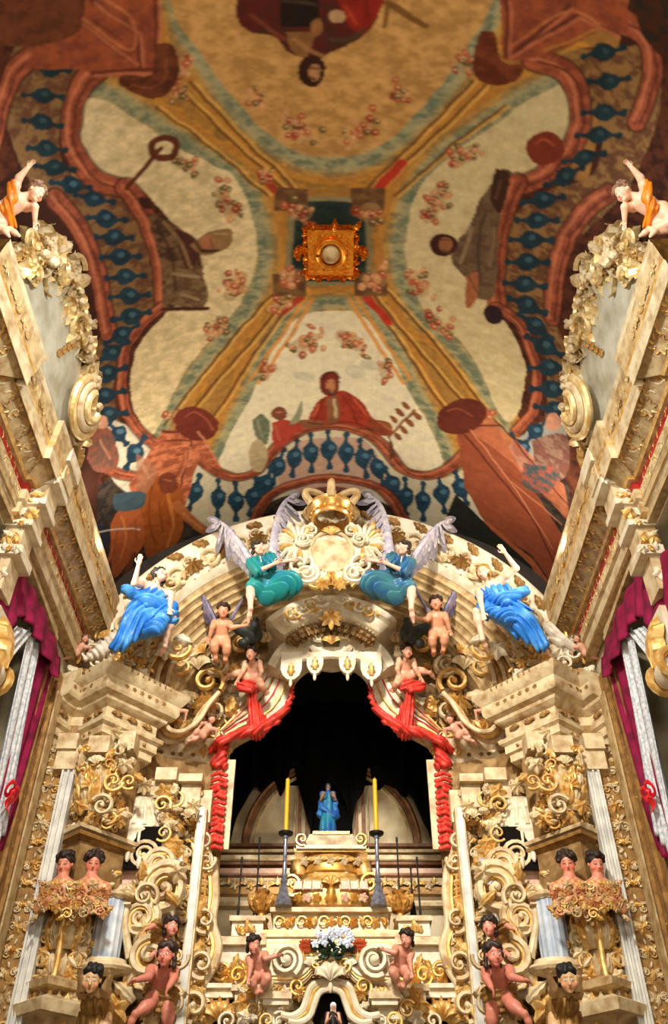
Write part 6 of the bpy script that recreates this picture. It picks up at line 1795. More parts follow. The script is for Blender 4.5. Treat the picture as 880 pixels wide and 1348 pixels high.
# ---------------------------------------------------------------- altar front
AL = empty('altar', (0, 10.7, 0), 'cream and gold altar front with broken scroll pediments and a small arched niche', 'altar')
Y = 10.55
AM = [CREAMW, GOLD, IVORY, OCHRE, DARK, PINKPAINT]
mb = MB(); mb.box2((-1.4, 11.0, 0.1), (1.4, 11.5, zl(1296, 11.0)), 2); mb.build('core', AM, AL)
for s in (-1, 1):
    # big volute brackets
    mb = MB(); c = P(378, 1268, Y); x = s * abs(c[0])
    mb.t(SCR2, frame((x, Y - 0.05, c[2]), EX, EZ, 0.3, 0.6, s > 0, 2.0), 0); mb.add(*ellipsoid((x, Y - 0.1, c[2]), (0.06, 0.1, 0.06), 12, 8), 0)
    mb.tube([(x, Y, c[2] + 0.14), (x - s * 0 + s * 0.12, Y, c[2] + 0.06), (x + s * 0.15, Y, c[2] - 0.12), (x + s * 0.2, Y, c[2] - 0.26), (x + s * 0.28, Y, c[2] - 0.38)], [0.04, 0.05, 0.06, 0.05, 0.04], 0)
    mb.prism([(x - s * 0.02, Y, c[2]), (x + s * 0.13, Y, c[2]), (x + s * 0.27, Y, c[2] - 0.4), (x - s * 0.08, Y, c[2] - 0.4)][::s], (0, 0.3, 0), 0)
    mb.t(SHELL, frame((x + s * 0.08, Y - 0.04, c[2] - 0.34), EX, EZ, 0.2), 1)
    mb.build('volute', AM, AL)
    mb = MB(); z = zl(1314, Y); xa = s * hw(362, 1314, Y); mb.box((xa + s * -0.02, Y + 0.05, z), (0.34, 0.4, 0.07), 2); mb.box((xa - s * 0.02, Y + 0.05, z - 0.06), (0.28, 0.34, 0.06), 0); mb.box((xa, Y + 0.1, z - 0.3), (0.16, 0.2, 0.5), 0)
    mb.build('capital', AM, AL)
    # broken scroll pediment, ochre and cream, rising to the flowers
    mb = MB()
    for q, (m, dy) in enumerate(((0, 0), (1, 5), (0, 9), (3, 14))):
        pts = [P(px, py + dy, Y - 0.05 + 0.02 * q) for px, py in ((352, 1283), (386, 1283), (398, 1282), (410, 1270), (420, 1257), (430, 1262))]
        pts = polyline(pts, 24); pts[:, 0] *= -s
        mb.tube(pts, 0.028, m, 6)
    mb.build('pediment_scroll', AM, AL)
    mb = MB(); zz = zl(1255, Y)
    for q, (px, py, w, m) in enumerate(((402, 1248, 16, 0), (404, 1256, 14, 1), (400, 1263, 16, 0), (402, 1274, 14, 5))):
        c = P(px, py, Y - 0.02); mb.box((s * abs(c[0]), Y + 0.1, c[2]), (w * 0.0165, 0.3, 0.045), m)
    for q in range(4): c = P(390 + q * 9, 1270, Y - 0.08); mb.t([ROS5, LEAF, SHELL, CSCR][q], frame((s * abs(c[0]), Y - 0.08, c[2]), EX, EZ, 0.14), q % 2)
    mb.build('inner_cornice', AM, AL)
    # inner arch curls around the niche
    mb = MB()
    for q, (m, r) in enumerate(((0, 0.04), (1, 0.025), (0, 0.035))):
        pts = [P(px + q * 5, py + q * 4, Y - 0.1) for px, py in ((436, 1292), (420, 1294), (410, 1300), (404, 1315), (398, 1330), (384, 1338), (370, 1336))]
        pts = polyline(pts, 26); pts[:, 0] *= -s
        mb.tube(pts, r, m, 8)
    for q, (px, py) in enumerate(((375, 1310), (392, 1300), (384, 1322), (396, 1308), (370, 1345), (388, 1345), (402, 1345), (352, 1345), (340, 1340))):
        c = P(px, py, Y); mb.t([ROS8, CSCR, LEAF][q % 3], frame((s * abs(c[0]), Y - 0.04, c[2]), EX, EZ, 0.16, q, s < 0, 1.3), 1 if q % 2 else 0)
    mb.build('arch_scroll', AM, AL)
    # side cornices and gold palmettes
    mb = MB()
    for (x0, x1, y0, y1, Yq, m) in ((262, 305, 1294, 1300, 10.9, 0), (262, 310, 1300, 1308, 10.95, 2), (262, 316, 1308, 1313, 10.9, 0), (305, 338, 1296, 1304, 10.7, 2), (310, 336, 1304, 1330, 10.75, 0)):
        a, b = P(x0, y0, Yq), P(x1, y1, Yq); xs = sorted((s * abs(a[0]), s * abs(b[0]))); mb.box2((xs[0], Yq, b[2]), (xs[1], Yq + 0.4, a[2]), m)
    a, b = P(262, 1313, 11.0), P(312, 1360, 11.0); xs = sorted((s * abs(a[0]), s * abs(b[0]))); mb.box2((xs[0], 11.0, b[2]), (xs[1], 11.3, a[2]), 0)
    mb.build('side_cornice', AM, AL)
    mb = MB(); c = P(289, 1333, 10.95); x = s * abs(c[0])
    mb.t(SHELL, frame((x, 10.93, c[2] - 0.05), EX, EZ, 0.34, 0, False, 1.6), 1)
    for q in range(9): a = -1.4 + q * 0.35; mb.t(LEAF, frame((x + 0.06 * math.sin(a), 10.95, c[2] - 0.08), EX, EZ, 0.24, -a, False, 1.5), 1)
    mb.build('palmette', AM, AL)
    mb = MB()
    for q, (px, py) in enumerate(((318, 1322), (330, 1312), (334, 1330), (322, 1340), (344, 1320), (300, 1345), (325, 1308))):
        c = P(px, py, 10.7); mb.t([ROS5, LEAF, CSCR][q % 3], frame((s * abs(c[0]), 10.68, c[2]), EX, EZ, 0.17, q * 1.1, s < 0, 1.5), 1 if q % 2 == 0 else 0)
    mb.build('leaf_cluster', AM, AL)
mb = MB(); tier(mb, 412, 1296, 1350, Y + 0.1, 0.3, 4, 412); mb.build('niche_back', AM, AL)
mb = MB(); c = P(436, 1290, Y); mb.t(SHELL, frame((0, Y - 0.15, c[2] - 0.02), EX, EZ, 0.34, 0, False, 1.4), 0); mb.t(BUD, frame((0, Y - 0.12, zl(1312, Y)), EX, EZ, 0.14), 0); mb.build('niche_shell', AM, AL)
mb = MB(); tier(mb, 352, 1290, 1306, Y + 0.05, 0.4, 2); tier(mb, 352, 1283, 1287, Y - 0.0, 0.4, 3); mb.build('frieze', AM, AL)

# bouquet on the altar
BQ = empty('flower_bouquet', (0.03, 10.45, zl(1258, 10.45)), 'bouquet of white and pale blue flowers with dark leaves above the altar niche', 'flowers')
LEAFG = mat('dark_green_leaf', (34, 62, 34), 0.5, 0, (22, 44, 26), 20); FW = mat('white_petals', (226, 228, 236), 0.6, 0, (180, 192, 214), 30); FO = mat('rust_petals', (176, 78, 40), 0.6)
r = random.Random(12); c = P(438, 1244, 10.45); c[0] = 0.03
mb = MB()
for i in range(60): mb.t(LEAF, frame(c + np.array([r.gauss(0, 0.12), r.uniform(-0.05, 0.1), r.gauss(-0.04, 0.07)]), (1, r.uniform(-.6, .6), 0), (r.uniform(-1, 1), r.uniform(-.6, .2), r.uniform(-.4, 1)), r.uniform(0.08, 0.14), 0), 0)
mb.build('leaves', [LEAFG], BQ, 60)
for i in range(16):
    mb = MB(); p = c + np.array([r.uniform(-0.26, 0.2), -0.12 + r.uniform(-0.03, 0.05), r.uniform(-0.02, 0.13)]); mb.t(ROS5, frame(p, (1, 0.2, 0), EZ, r.uniform(0.07, 0.1), r.random()), 0); mb.build('bloom', [FW], BQ, 60)
for s in (-1, 1):
    mb = MB()
    for q in range(6): mb.t(ROS8, frame(c + np.array([s * (0.27 + 0.03 * (q % 3)), 0.02, -0.02 + 0.04 * (q // 3)]), EX, EZ, 0.1, q), 0)
    mb.build('rust_bloom', [FO], BQ, 60)

# ---------------------------------------------------------------- crown on the crest
CR = empty('coronet', (0, 9.62, zl(686, 9.6)), 'gilded crown with a small cross on top of the arch crest', 'crown')
z0 = zl(686, 9.6); w_ = hw(398, 665, 9.6)
CG = [mat('crown_gilding', (226, 170, 84), 0.28, 0.8, (240, 206, 140), 12.0), REDPAINT]
mb = MB(); mb.lathe((0, 9.62, z0), [(0.27, 0), (0.29, 0.0), (0.31, 0.03), (0.29, 0.06), (0.29, 0.12), (0.33, 0.17), (0.36, 0.2), (0.37, 0.24), (0.33, 0.25), (0.26, 0.2), (0.24, 0.02), (0.27, 0)], 0, 40)
for i in range(20): a = 2 * PI * i / 20; mb.add(*ellipsoid((0.305 * math.cos(a), 9.62 + 0.305 * math.sin(a), z0 + 0.09), (0.025, 0.025, 0.025)), 0)
mb.build('band', CG, CR)
for i in range(6):
    a = 2 * PI * (i + 0.5) / 6; n = np.array([math.cos(a), math.sin(a), 0]); b = np.array([0, 9.62, z0])
    pts = [b + n * 0.34 + np.array([0, 0, 0.22]), b + n * 0.43 + np.array([0, 0, 0.32]), b + n * 0.42 + np.array([0, 0, 0.42]), b + n * 0.24 + np.array([0, 0, 0.47]), b + n * 0.03 + np.array([0, 0, 0.42])]
    mb = MB(); mb.tube(polyline(pts, 14), np.linspace(0.065, 0.05, 14), 0, 8); mb.build('arch', [IVORY2], CR)
mb = MB(); mb.add(*ellipsoid((0, 9.62, z0 + 0.46), (0.06, 0.06, 0.06)), 0); mb.box((0, 9.62, z0 + 0.58), (0.05, 0.04, 0.18), 0); mb.box((0, 9.62, z0 + 0.6), (0.15, 0.04, 0.04), 0); mb.build('cross', [IVORY2], CR)

# ---------------------------------------------------------------- gilded boss of the vault
zt = VZ + VB; pb = vault_hit(435, 326)
BO = empty('ceiling_boss', (0, pb[1], zt - 0.12), 'square gilded carved boss with a domed centre in the middle of the painted vault', 'boss')
def bfr(dx, dy, s, rot=0, dep=1.0): return frame((dx, pb[1] + dy, zt - 0.13), (1, 0, 0), (0, 1, 0), s, rot, False, dep)
BG = [mat('boss_gilding', (222, 130, 30), 0.32, 0.75, (240, 168, 62), 14.0), IVORY2]
mb = MB(); mb.box((0, pb[1], zt - 0.05), (0.56, 0.62, 0.16), 0); mb.build('plate', BG, BO)
mb = MB()
# border leaves (frames face down: normal = -z)
for i in range(28):
    u = i / 28 * 4; k = int(u); f = u - k; x, y = [(-.27 + .54 * f, -.3), (.27, -.3 + .6 * f), (.27 - .54 * f, .3), (-.27, .3 - .6 * f)][k]
    a = math.atan2(y, x); mb.t([ROS5, LEAF, SHELL][i % 3], bfr(x, y, 0.15, a - PI / 2, 1.5), 0)
    mb.t(PEARL, bfr(x * 0.8, y * 0.8, 0.06), 0)
for s in (-1, 1): mb.t(SHELL, bfr(s * 0.36, 0.0, 0.2, -s * PI / 2, 1.4), 0)
mb.build('leaf_border', BG, BO)
mb = MB(); mb.tube([(0.16 * math.cos(a), pb[1] + 0.18 * math.sin(a), zt - 0.16) for a in np.linspace(0, 2 * PI, 28)], 0.03, 0, 8); mb.build('ring', BG, BO)
mb = MB(); mb.add(*ellipsoid((0, pb[1], zt - 0.14), (0.11, 0.13, 0.09), 20, 12), 1); mb.build('dome', BG, BO)
# ---------------------------------------------------------------- carved and painted figures
def pose(H, Y, pel, chest, neck, hd, across, arms, legs, child=False, flags=None):
    """joint survey (px,py) + bone lengths -> joints; arms/legs: {'L': ((px,py,near),(px,py,near)), ...}; across: from figure's left to right shoulder"""
    k = dict(t1=.15, t2=.105, h=.075, ua=.172, fa=.15, th=.24, sh=.235, sw=.098, hw=.052)
    if child: k = dict(t1=.15, t2=.115, h=.115, ua=.14, fa=.125, th=.18, sh=.165, sw=.098, hw=.055)
    J = {}; J['pelvis'] = P(pel[0], pel[1], Y)
    J['chest'] = solve(chest[0], chest[1], J['pelvis'], k['t1'] * H, chest[2]); J['neck'] = solve(neck[0], neck[1], J['chest'], k['t2'] * H, neck[2])
    J['head'] = solve(hd[0], hd[1], J['neck'], k['h'] * H, hd[2])
    upv = unit(J['neck'] - J['pelvis']); ac = np.array(across, float); ac = unit(ac - upv * (ac @ upv))
    for s, q in (('L', -1), ('R', 1)):
        J['sh' + s] = J['chest'] + upv * 0.062 * H + ac * q * k['sw'] * H
        a = arms[s]; J['el' + s] = solve(a[0][0], a[0][1], J['sh' + s], k['ua'] * H, a[0][2]); J['wr' + s] = solve(a[1][0], a[1][1], J['el' + s], k['fa'] * H, a[1][2])
        J['hp' + s] = J['pelvis'] + ac * q * k['hw'] * H - upv * 0.02 * H
        l = legs[s]; J['kn' + s] = solve(l[0][0], l[0][1], J['hp' + s], k['th'] * H, l[0][2]); J['an' + s] = solve(l[1][0], l[1][1], J['kn' + s], k['sh'] * H, l[1][2])
        J['ft' + s] = J['an' + s] + (unit(np.cross(J['an' + s] - J['kn' + s], ac) * -1) * 0.7 + unit(J['an' + s] - J['kn' + s]) * 0.7)
    return J


BLUE = mat('azure_robe_paint', (42, 120, 204), 0.4, 0, (92, 166, 226), 5.0, 0.45, 0.7)
TEAL = mat('teal_robe_paint', (26, 126, 122), 0.42, 0, (28, 110, 140), 4.0, 0.45, 0.7)
TEAL2 = mat('slate_teal_robe_paint', (58, 112, 122), 0.38, 0, (44, 92, 136), 4.0, 0.42, 0.62)
LAV = [mat('lavender_feather_paint', (160, 156, 176), 0.5, 0, (198, 190, 188), 12.0), mat('grey_feather_paint', (190, 182, 180), 0.5, 0, (150, 146, 164), 12.0)]
VIO = [mat('violet_feather_paint', (110, 104, 140), 0.5, 0, (150, 140, 160), 12.0), mat('dusk_feather_paint', (140, 124, 150), 0.5)]
WHITER = mat('cream_robe_paint', (222, 210, 190), 0.5, 0, (190, 176, 150), 8.0)
ORANGE = mat('orange_sash_paint', (226, 130, 24), 0.4, 0, (196, 100, 16), 10.0)
ROSY = (208, 148, 118)

# azure robed angels seated on the shoulders of the arch
t = empty('seated_angel', P(190, 845, 9.7), 'angel in an azure robe seated on the left shoulder of the arch, one arm raised', 'angel', 'azure robed angels')
H = 1.62
J = pose(H, 9.45, (192, 806), (200, 784, False), (207, 768, False), (212, 756, True), (0.9, 0.35, 0),
         {'L': ((177, 768, True), (184, 738, True)), 'R': ((226, 782, True), (224, 800, True))},
         {'L': ((178, 822, True), (160, 846, True)), 'R': ((226, 812, True), (216, 852, True))})
figure(t, H, J, skin=(226, 186, 160), look=(0.75, -0.6, 0.25), up=(0.1, -0.1, 1), hair=(58, 48, 40))
c = J
drape(t, 'robe', [('c', c['pelvis'], c['knR'] * .8 + c['pelvis'] * .2, .2, .16), ('c', c['pelvis'], c['knL'], .21, .18), ('c', c['knL'], c['anL'], .17, .10), ('c', c['pelvis'], c['chest'] * .8 + c['pelvis'] * .2, .2, .16),
                  ('c', c['chest'] + (-.16, 0, .0), c['chest'] + (.12, -.05, -.05), .07, .08), ('c', c['pelvis'] + (-.12, 0, .06), c['knL'] + (-.08, 0, -.02), .1, .08), ('c', c['anL'], c['anL'] + (-.08, 0, -.06), .09, .06)],
      BLUE, 0.0115, 0.05, 0.019, 74, (0.83, 0.3, -0.45), 3.4, 1)

drape(t, 'robe_roll', [('c', P(166, 776, 9.4), P(196, 792, 9.2), .06, .09), ('c', P(196, 792, 9.2), P(226, 800, 9.3), .09, .07), ('c', P(226, 800, 9.3), P(206, 826, 9.2), .07, .1), ('c', P(206, 826, 9.2), P(176, 836, 9.3), .1, .06)], BLUE, 0.0115, 0.04, 0.018, 95, (0.3, 0.3, 0.9), 2.5, 4)
t = empty('seated_angel', P(680, 850, 9.7), 'fair haired angel in an azure robe on the right shoulder of the arch, arm overhead', 'angel', 'azure robed angels')
J = pose(H, 9.45, (664, 800), (650, 780, False), (642, 762, False), (633, 748, True), (0.9, -0.3, 0),
         {'L': ((632, 786, True), (636, 806, True)), 'R': ((680, 748, True), (664, 726, True))},
         {'L': ((628, 806, True), (636, 842, True)), 'R': ((690, 822, True), (714, 850, True))})
figure(t, H, J, skin=(232, 190, 156), look=(-0.6, -0.75, 0.2), up=(-0.2, -0.1, 1), hair=(176, 132, 66))
c = J
drape(t, 'robe', [('c', c['pelvis'], c['knL'] * .6 + c['pelvis'] * .4, .165, .13), ('c', c['pelvis'], c['knR'], .21, .19), ('c', c['knR'], c['anR'], .18, .08), ('c', c['pelvis'], c['chest'] * .85 + c['pelvis'] * .15, .2, .16),
                  ('c', c['chest'] + (-.12, 0, -.02), c['chest'] + (.18, -.05, .0), .07, .08), ('c', c['pelvis'] + (.12, 0, .06), c['knR'] + (.1, 0, .0), .1, .08)],
      BLUE, 0.0115, 0.05, 0.019, 74, (0.83, -0.3, 0.45), 3.4, 2)
# trailing cloth ends
drape(t, 'robe_roll', [('c', P(634, 786, 9.4), P(664, 790, 9.2), .07, .09), ('c', P(664, 790, 9.2), P(692, 778, 9.3), .09, .06), ('c', P(634, 800, 9.3), P(668, 812, 9.2), .06, .09), ('c', P(668, 812, 9.2), P(704, 826, 9.35), .1, .07)], BLUE, 0.0115, 0.04, 0.018, 95, (-0.3, 0.3, 0.9), 2.5, 5)
for s, px, nm in ((-1, 150, 'left'), (1, 722, 'right')):
    a = P(px, 838 if s < 0 else 826, 9.75)
    o = drape(None, 'cloth_end', [('c', a, a + (s * .13, 0, -.22), .07, .09), ('c', a + (s * .13, 0, -.22), a + (s * .3, 0, -.34), .08, .04)], WHITER, 0.013, 0.04, 0.016, 80, (1, 0, .6), 2.5, 4)
    tag(o, 'white fold of cloth trailing on the arch below the %s azure robed angel' % nm, 'cloth', 'trailing robe ends')

# teal robed angels flanking the crest
t = empty('kneeling_angel', P(350, 795, 9.7), 'winged angel in a teal robe leaning to the left side of the crest shield', 'angel', 'teal robed angels')
H = 1.5
J = pose(H, 9.5, (352, 768), (344, 738, False), (339, 716, False), (336, 701, True), (0.75, 0.6, 0),
         {'L': ((340, 752, True), (362, 742, True)), 'R': ((358, 742, True), (380, 738, True))},
         {'L': ((330, 776, True), (330, 802, True)), 'R': ((382, 768, True), (350, 785, False))})
figure(t, H, J, skin=(224, 172, 146), look=(0.85, -0.45, -0.1), up=(-0.1, -0.1, 1), hair=(52, 40, 24))
c = J
drape(t, 'bodice', [('c', c['pelvis'] + (0, 0, .05), c['chest'], .155, .135), ('c', c['chest'], c['neck'] * .6 + c['chest'] * .4, .135, .08), ('c', c['shL'], c['elL'], .085, .065), ('c', c['shR'], c['elR'], .085, .065), ('c', c['chest'] + (-.12, 0, .05), c['pelvis'] + (-.14, 0, .05), .07, .1)],
      TEAL, 0.0115, 0.05, 0.018, 95, (0.95, 0.3, 0.35), 2.2, 3)
drape(t, 'skirt', [('c', c['pelvis'], c['knR'], .17, .15), ('c', c['pelvis'], c['knL'] * .8 + c['pelvis'] * .2, .16, .10), ('c', c['knR'], c['anR'], .14, .12), ('c', c['pelvis'] + (-.05, 0, -.1), c['pelvis'] + (.27, -.02, -.16), .11, .11)],
      TEAL, 0.0115, 0.05, 0.024, 70, (0.35, 0.3, 0.88), 3.8, 3)
sh = (J['shL'] + J['shR']) / 2 + (0, .12, 0)
wing(t, sh + (-.1, 0, 0), P(286, 686, 9.75), (0.35, 0, -1), LAV, 9, L0=.34)
wing(t, sh + (.12, .08, .05), P(384, 654, 9.95), (0.2, 0, -1), LAV, 9, L0=.26)
mirror(t, 'winged angel in a slate blue robe leaning to the right side of the crest shield', None, {TEAL.name: TEAL2})

# small winged cherubs below them
t = empty('winged_cherub', P(290, 860, 10.0), 'naked winged cherub with violet wings perched on the left of the inner arch', 'cherub', 'violet winged cherubs')
H = 1.02
J = pose(H, 10.0, (291, 842), (292, 826, True), (293, 815, True), (294, 803, True), (1, 0, 0),
         {'L': ((280, 826, True), (276, 838, True)), 'R': ((305, 826, True), (318, 824, True))},
         {'L': ((282, 850, True), (284, 866, False)), 'R': ((299, 852, True), (297, 868, False))}, True)
figure(t, H, J, True, (214, 150, 112), look=(0.25, -0.9, -0.35), hair=(64, 34, 18))
wing(t, (J['shL'] + J['shR']) / 2 + (-.05, .1, 0), P(262, 778, 10.15), (0.35, 0, -1), VIO, 9, L0=.4)
wing(t, (J['shL'] + J['shR']) / 2 + (.05, .1, 0), P(320, 788, 10.2), (-0.4, 0, -1), VIO, 8, L0=.36)
m_ = mirror(t, 'naked winged cherub with violet wings perched on the right of the inner arch'); m_.location.x -= 0.03; m_.location.z += 0.13
# dark cloth tangled beside them
a = P(325, 835, 10.2)
o = drape(None, 'dark_mantle', [('c', a + (-.12, 0, .1), a + (.1, 0, -.02), .08, .1), ('c', a + (.1, 0, -.02), a + (-.05, 0, -.16), .1, .06), ('c', a + (.1, 0, .22), a + (.14, 0, .02), .05, .08)], mat('dark_green_mantle_paint', (40, 46, 36), 0.5, 0, (60, 62, 66), 8.0), 0.016, 0.04, 0.014, 40, (1, 0, 1), 2.5, 6)
tag(o, 'dark green mantle bunched between the left winged cherub and the inner arch', 'mantle', 'dark mantles'); mirror(o, 'dark green mantle bunched between the right winged cherub and the inner arch')

# cherubs holding the vermilion drapery
t = empty('drapery_cherub', P(332, 900, 10.6), 'naked cherub sitting above the knot of the left vermilion drapery', 'cherub', 'cherubs of the red drapery')
H = 0.95
J = pose(H, 10.55, (334, 892), (333, 878, True), (332, 871, True), (331, 861, True), (1, -0.2, 0),
         {'L': ((320, 884, True), (314, 894, True)), 'R': ((344, 884, True), (340, 897, True))},
         {'L': ((312, 884, True), (298, 890, False)), 'R': ((344, 902, True), (350, 912, False))}, True)
figure(t, H, J, True, (216, 160, 126), look=(-0.2, -0.9, -0.4), hair=(56, 30, 16))
m_ = mirror(t, 'naked cherub sitting above the knot of the right vermilion drapery'); m_.location.z += 0.04; m_.location.x -= 0.05
# the drapery itself: knot, fall and swag
def dr():
    t = empty('vermilion_drapery', P(330, 930, 10.7), 'vermilion drapery knotted and swagged along the left cheek of the opening', 'drapery', 'vermilion draperies')
    k0 = P(330, 902, 10.55)
    drape(t, 'knot', [('c', k0 + (-.15, 0, .0), k0 + (.12, 0, .02), .05, .05), ('c', k0 + (-.13, 0, -.07), k0 + (.02, -.03, -.08), .04, .05), ('c', k0 + (.0, -.03, .04), k0 + (.15, 0, -.05), .04, .04)], REDD, 0.011, 0.03, 0.011, 90, (0.3, 0, 1), 2, 1)
    a, b = P(332, 905, 10.6), P(338, 962, 10.85)
    drape(t, 'fall', [('c', a, b, .045, .13), ('c', P(340, 930, 10.7), P(350, 958, 10.8), .04, .06)], REDD, 0.011, 0.04, 0.014, 110, (1, 0, 0.1), 1.0, 2)
    sw = [P(x, y, Yq) for x, y, Yq in ((385, 900, 10.85), (384, 918, 10.82), (376, 934, 10.8), (362, 948, 10.78), (346, 958, 10.76), (326, 964, 10.78), (308, 968, 10.8), (290, 976, 10.82), (278, 988, 10.9))]
    rs = [.02, .03, .045, .06, .07, .065, .05, .05, .04]
    drape(t, 'swag', [('c', sw[i], sw[i + 1], rs[i], rs[i + 1]) for i in range(len(sw) - 1)] + [('c', P(300, 975, 10.95), P(285, 1005, 11.0), .05, .07), ('c', P(292, 985, 10.95), P(296, 1010, 11.0), .05, .04)], REDD, 0.011, 0.04, 0.016, 100, (0.6, 0, -0.75), 2.5, 3)
    return t
mirror(dr(), 'vermilion drapery knotted and swagged along the right cheek of the opening')

# small reclining relief cherubs on the scroll pediments
def recl(px, py, H, Y, lab, hx=1):
    t = empty('reclining_cherub', P(px, py + 8, Y), lab, 'cherub', 'reclining pediment cherubs')
    q = lambda dx, dy: (px + dx * hx, py + dy)
    J = pose(H, Y, q(-6, 8), (*q(2, 0), True), (*q(6, -6), True), (*q(8, -13), True), (0.9 * hx, -.3 * hx, .4) if hx > 0 else (0.9, .3, .4),
             {'L': ((*q(-6, -6), True), (*q(-12, 2), True)), 'R': ((*q(14, 2), True), (*q(12, 12), True))},
             {'L': ((*q(-14, 14), True), (*q(-24, 18), True)), 'R': ((*q(-12, 4), True), (*q(-20, 14), True))}, True)
    figure(t, H, J, True, (206, 150, 122), look=(0.3 * hx, -0.9, -0.3), hair=(120, 80, 44), vox=H * 0.011)
    return t
a = recl(232, 934, 0.62, 10.45, 'small rosy cherub reclining inside the curve of the left scroll pediment'); mirror(a, 'small rosy cherub reclining inside the curve of the right scroll pediment')
a = recl(272, 958, 0.62, 10.6, 'small rosy cherub reclining beside the left end of the vermilion drapery'); mirror(a, 'small rosy cherub reclining beside the right end of the vermilion drapery')
a = recl(106, 850, 0.55, 9.75, 'small cherub lying at the left foot of the great arch'); mirror(a, 'small cherub lying at the right foot of the great arch')

# cherubs of the altar volutes
t = empty('altar_cherub', P(338, 1300, 10.35), 'naked cherub leaning on the left altar volute with an arm stretched to it', 'cherub', 'cherubs of the altar')
H = 0.86
J = pose(H, 10.35, (343, 1282), (340, 1266, True), (337, 1256, True), (334, 1244, True), (1, 0.2, 0),
         {'L': ((330, 1272, True), (328, 1286, True)), 'R': ((350, 1262, True), (366, 1258, True))},
         {'L': ((330, 1290, True), (338, 1306, False)), 'R': ((352, 1288, True), (344, 1304, False))}, True)
figure(t, H, J, True, (204, 138, 112), look=(0.5, -0.8, -0.3), hair=(44, 26, 16))
m_ = mirror(t, 'naked cherub leaning on the right altar volute with an arm stretched to it'); m_.location.z += 0.06

# atlas cherubs beside the scroll brackets
t = empty('atlas_cherub', P(212, 1348, 10.0), 'rosy half draped cherub standing beneath the left stack of scroll brackets', 'cherub', 'standing side cherubs')
H = 1.15
J = pose(H, 9.95, (213, 1306), (213, 1286, True), (216, 1273, True), (219, 1257, True), (1, 0.15, 0),
         {'L': ((196, 1286, True), (180, 1290, True)), 'R': ((229, 1288, True), (222, 1300, True))},
         {'L': ((196, 1322, True), (178, 1336, True)), 'R': ((221, 1332, True), (222, 1362, False))}, True)
figure(t, H, J, True, (200, 122, 100), look=(-0.2, -0.95, -0.2), hair=(60, 40, 28))
drape(t, 'loincloth', [('c', J['pelvis'] + (-.1, -.02, 0), J['pelvis'] + (.1, -.02, -.04), .09, .09), ('c', J['pelvis'] + (.08, -.05, 0), J['pelvis'] + (.0, -.05, -.18), .06, .04)], OCHRE, 0.012, .03, .012, 100, (.3, 0, 1), 2, 5)
mirror(t, 'rosy half draped cherub standing beneath the right stack of scroll brackets')
t = empty('leaning_cherub', P(215, 1250, 10.15), 'cherub in a gold tunic leaning out between the left scroll brackets', 'cherub', 'leaning side cherubs')
H = 0.95
J = pose(H, 10.15, (200, 1244), (210, 1234, True), (218, 1229, True), (226, 1220, True), (0.8, 0, -.6),
         {'L': ((206, 1216, True), (196, 1222, True)), 'R': ((218, 1242, True), (206, 1252, True))},
         {'L': ((190, 1252, False), (186, 1264, False)), 'R': ((200, 1258, False), (196, 1268, False))}, True)
figure(t, H, J, True, (206, 136, 112), look=(0.5, -0.85, -0.1), hair=(50, 34, 24))
drape(t, 'tunic', [('c', J['pelvis'], J['chest'], .12, .1), ('c', J['chest'], J['elL'], .08, .05)], OCHRE, 0.012, .03, .01, 110, (.3, 0, 1), 2, 7)
mirror(t, 'cherub in a gold tunic leaning out between the right scroll brackets')

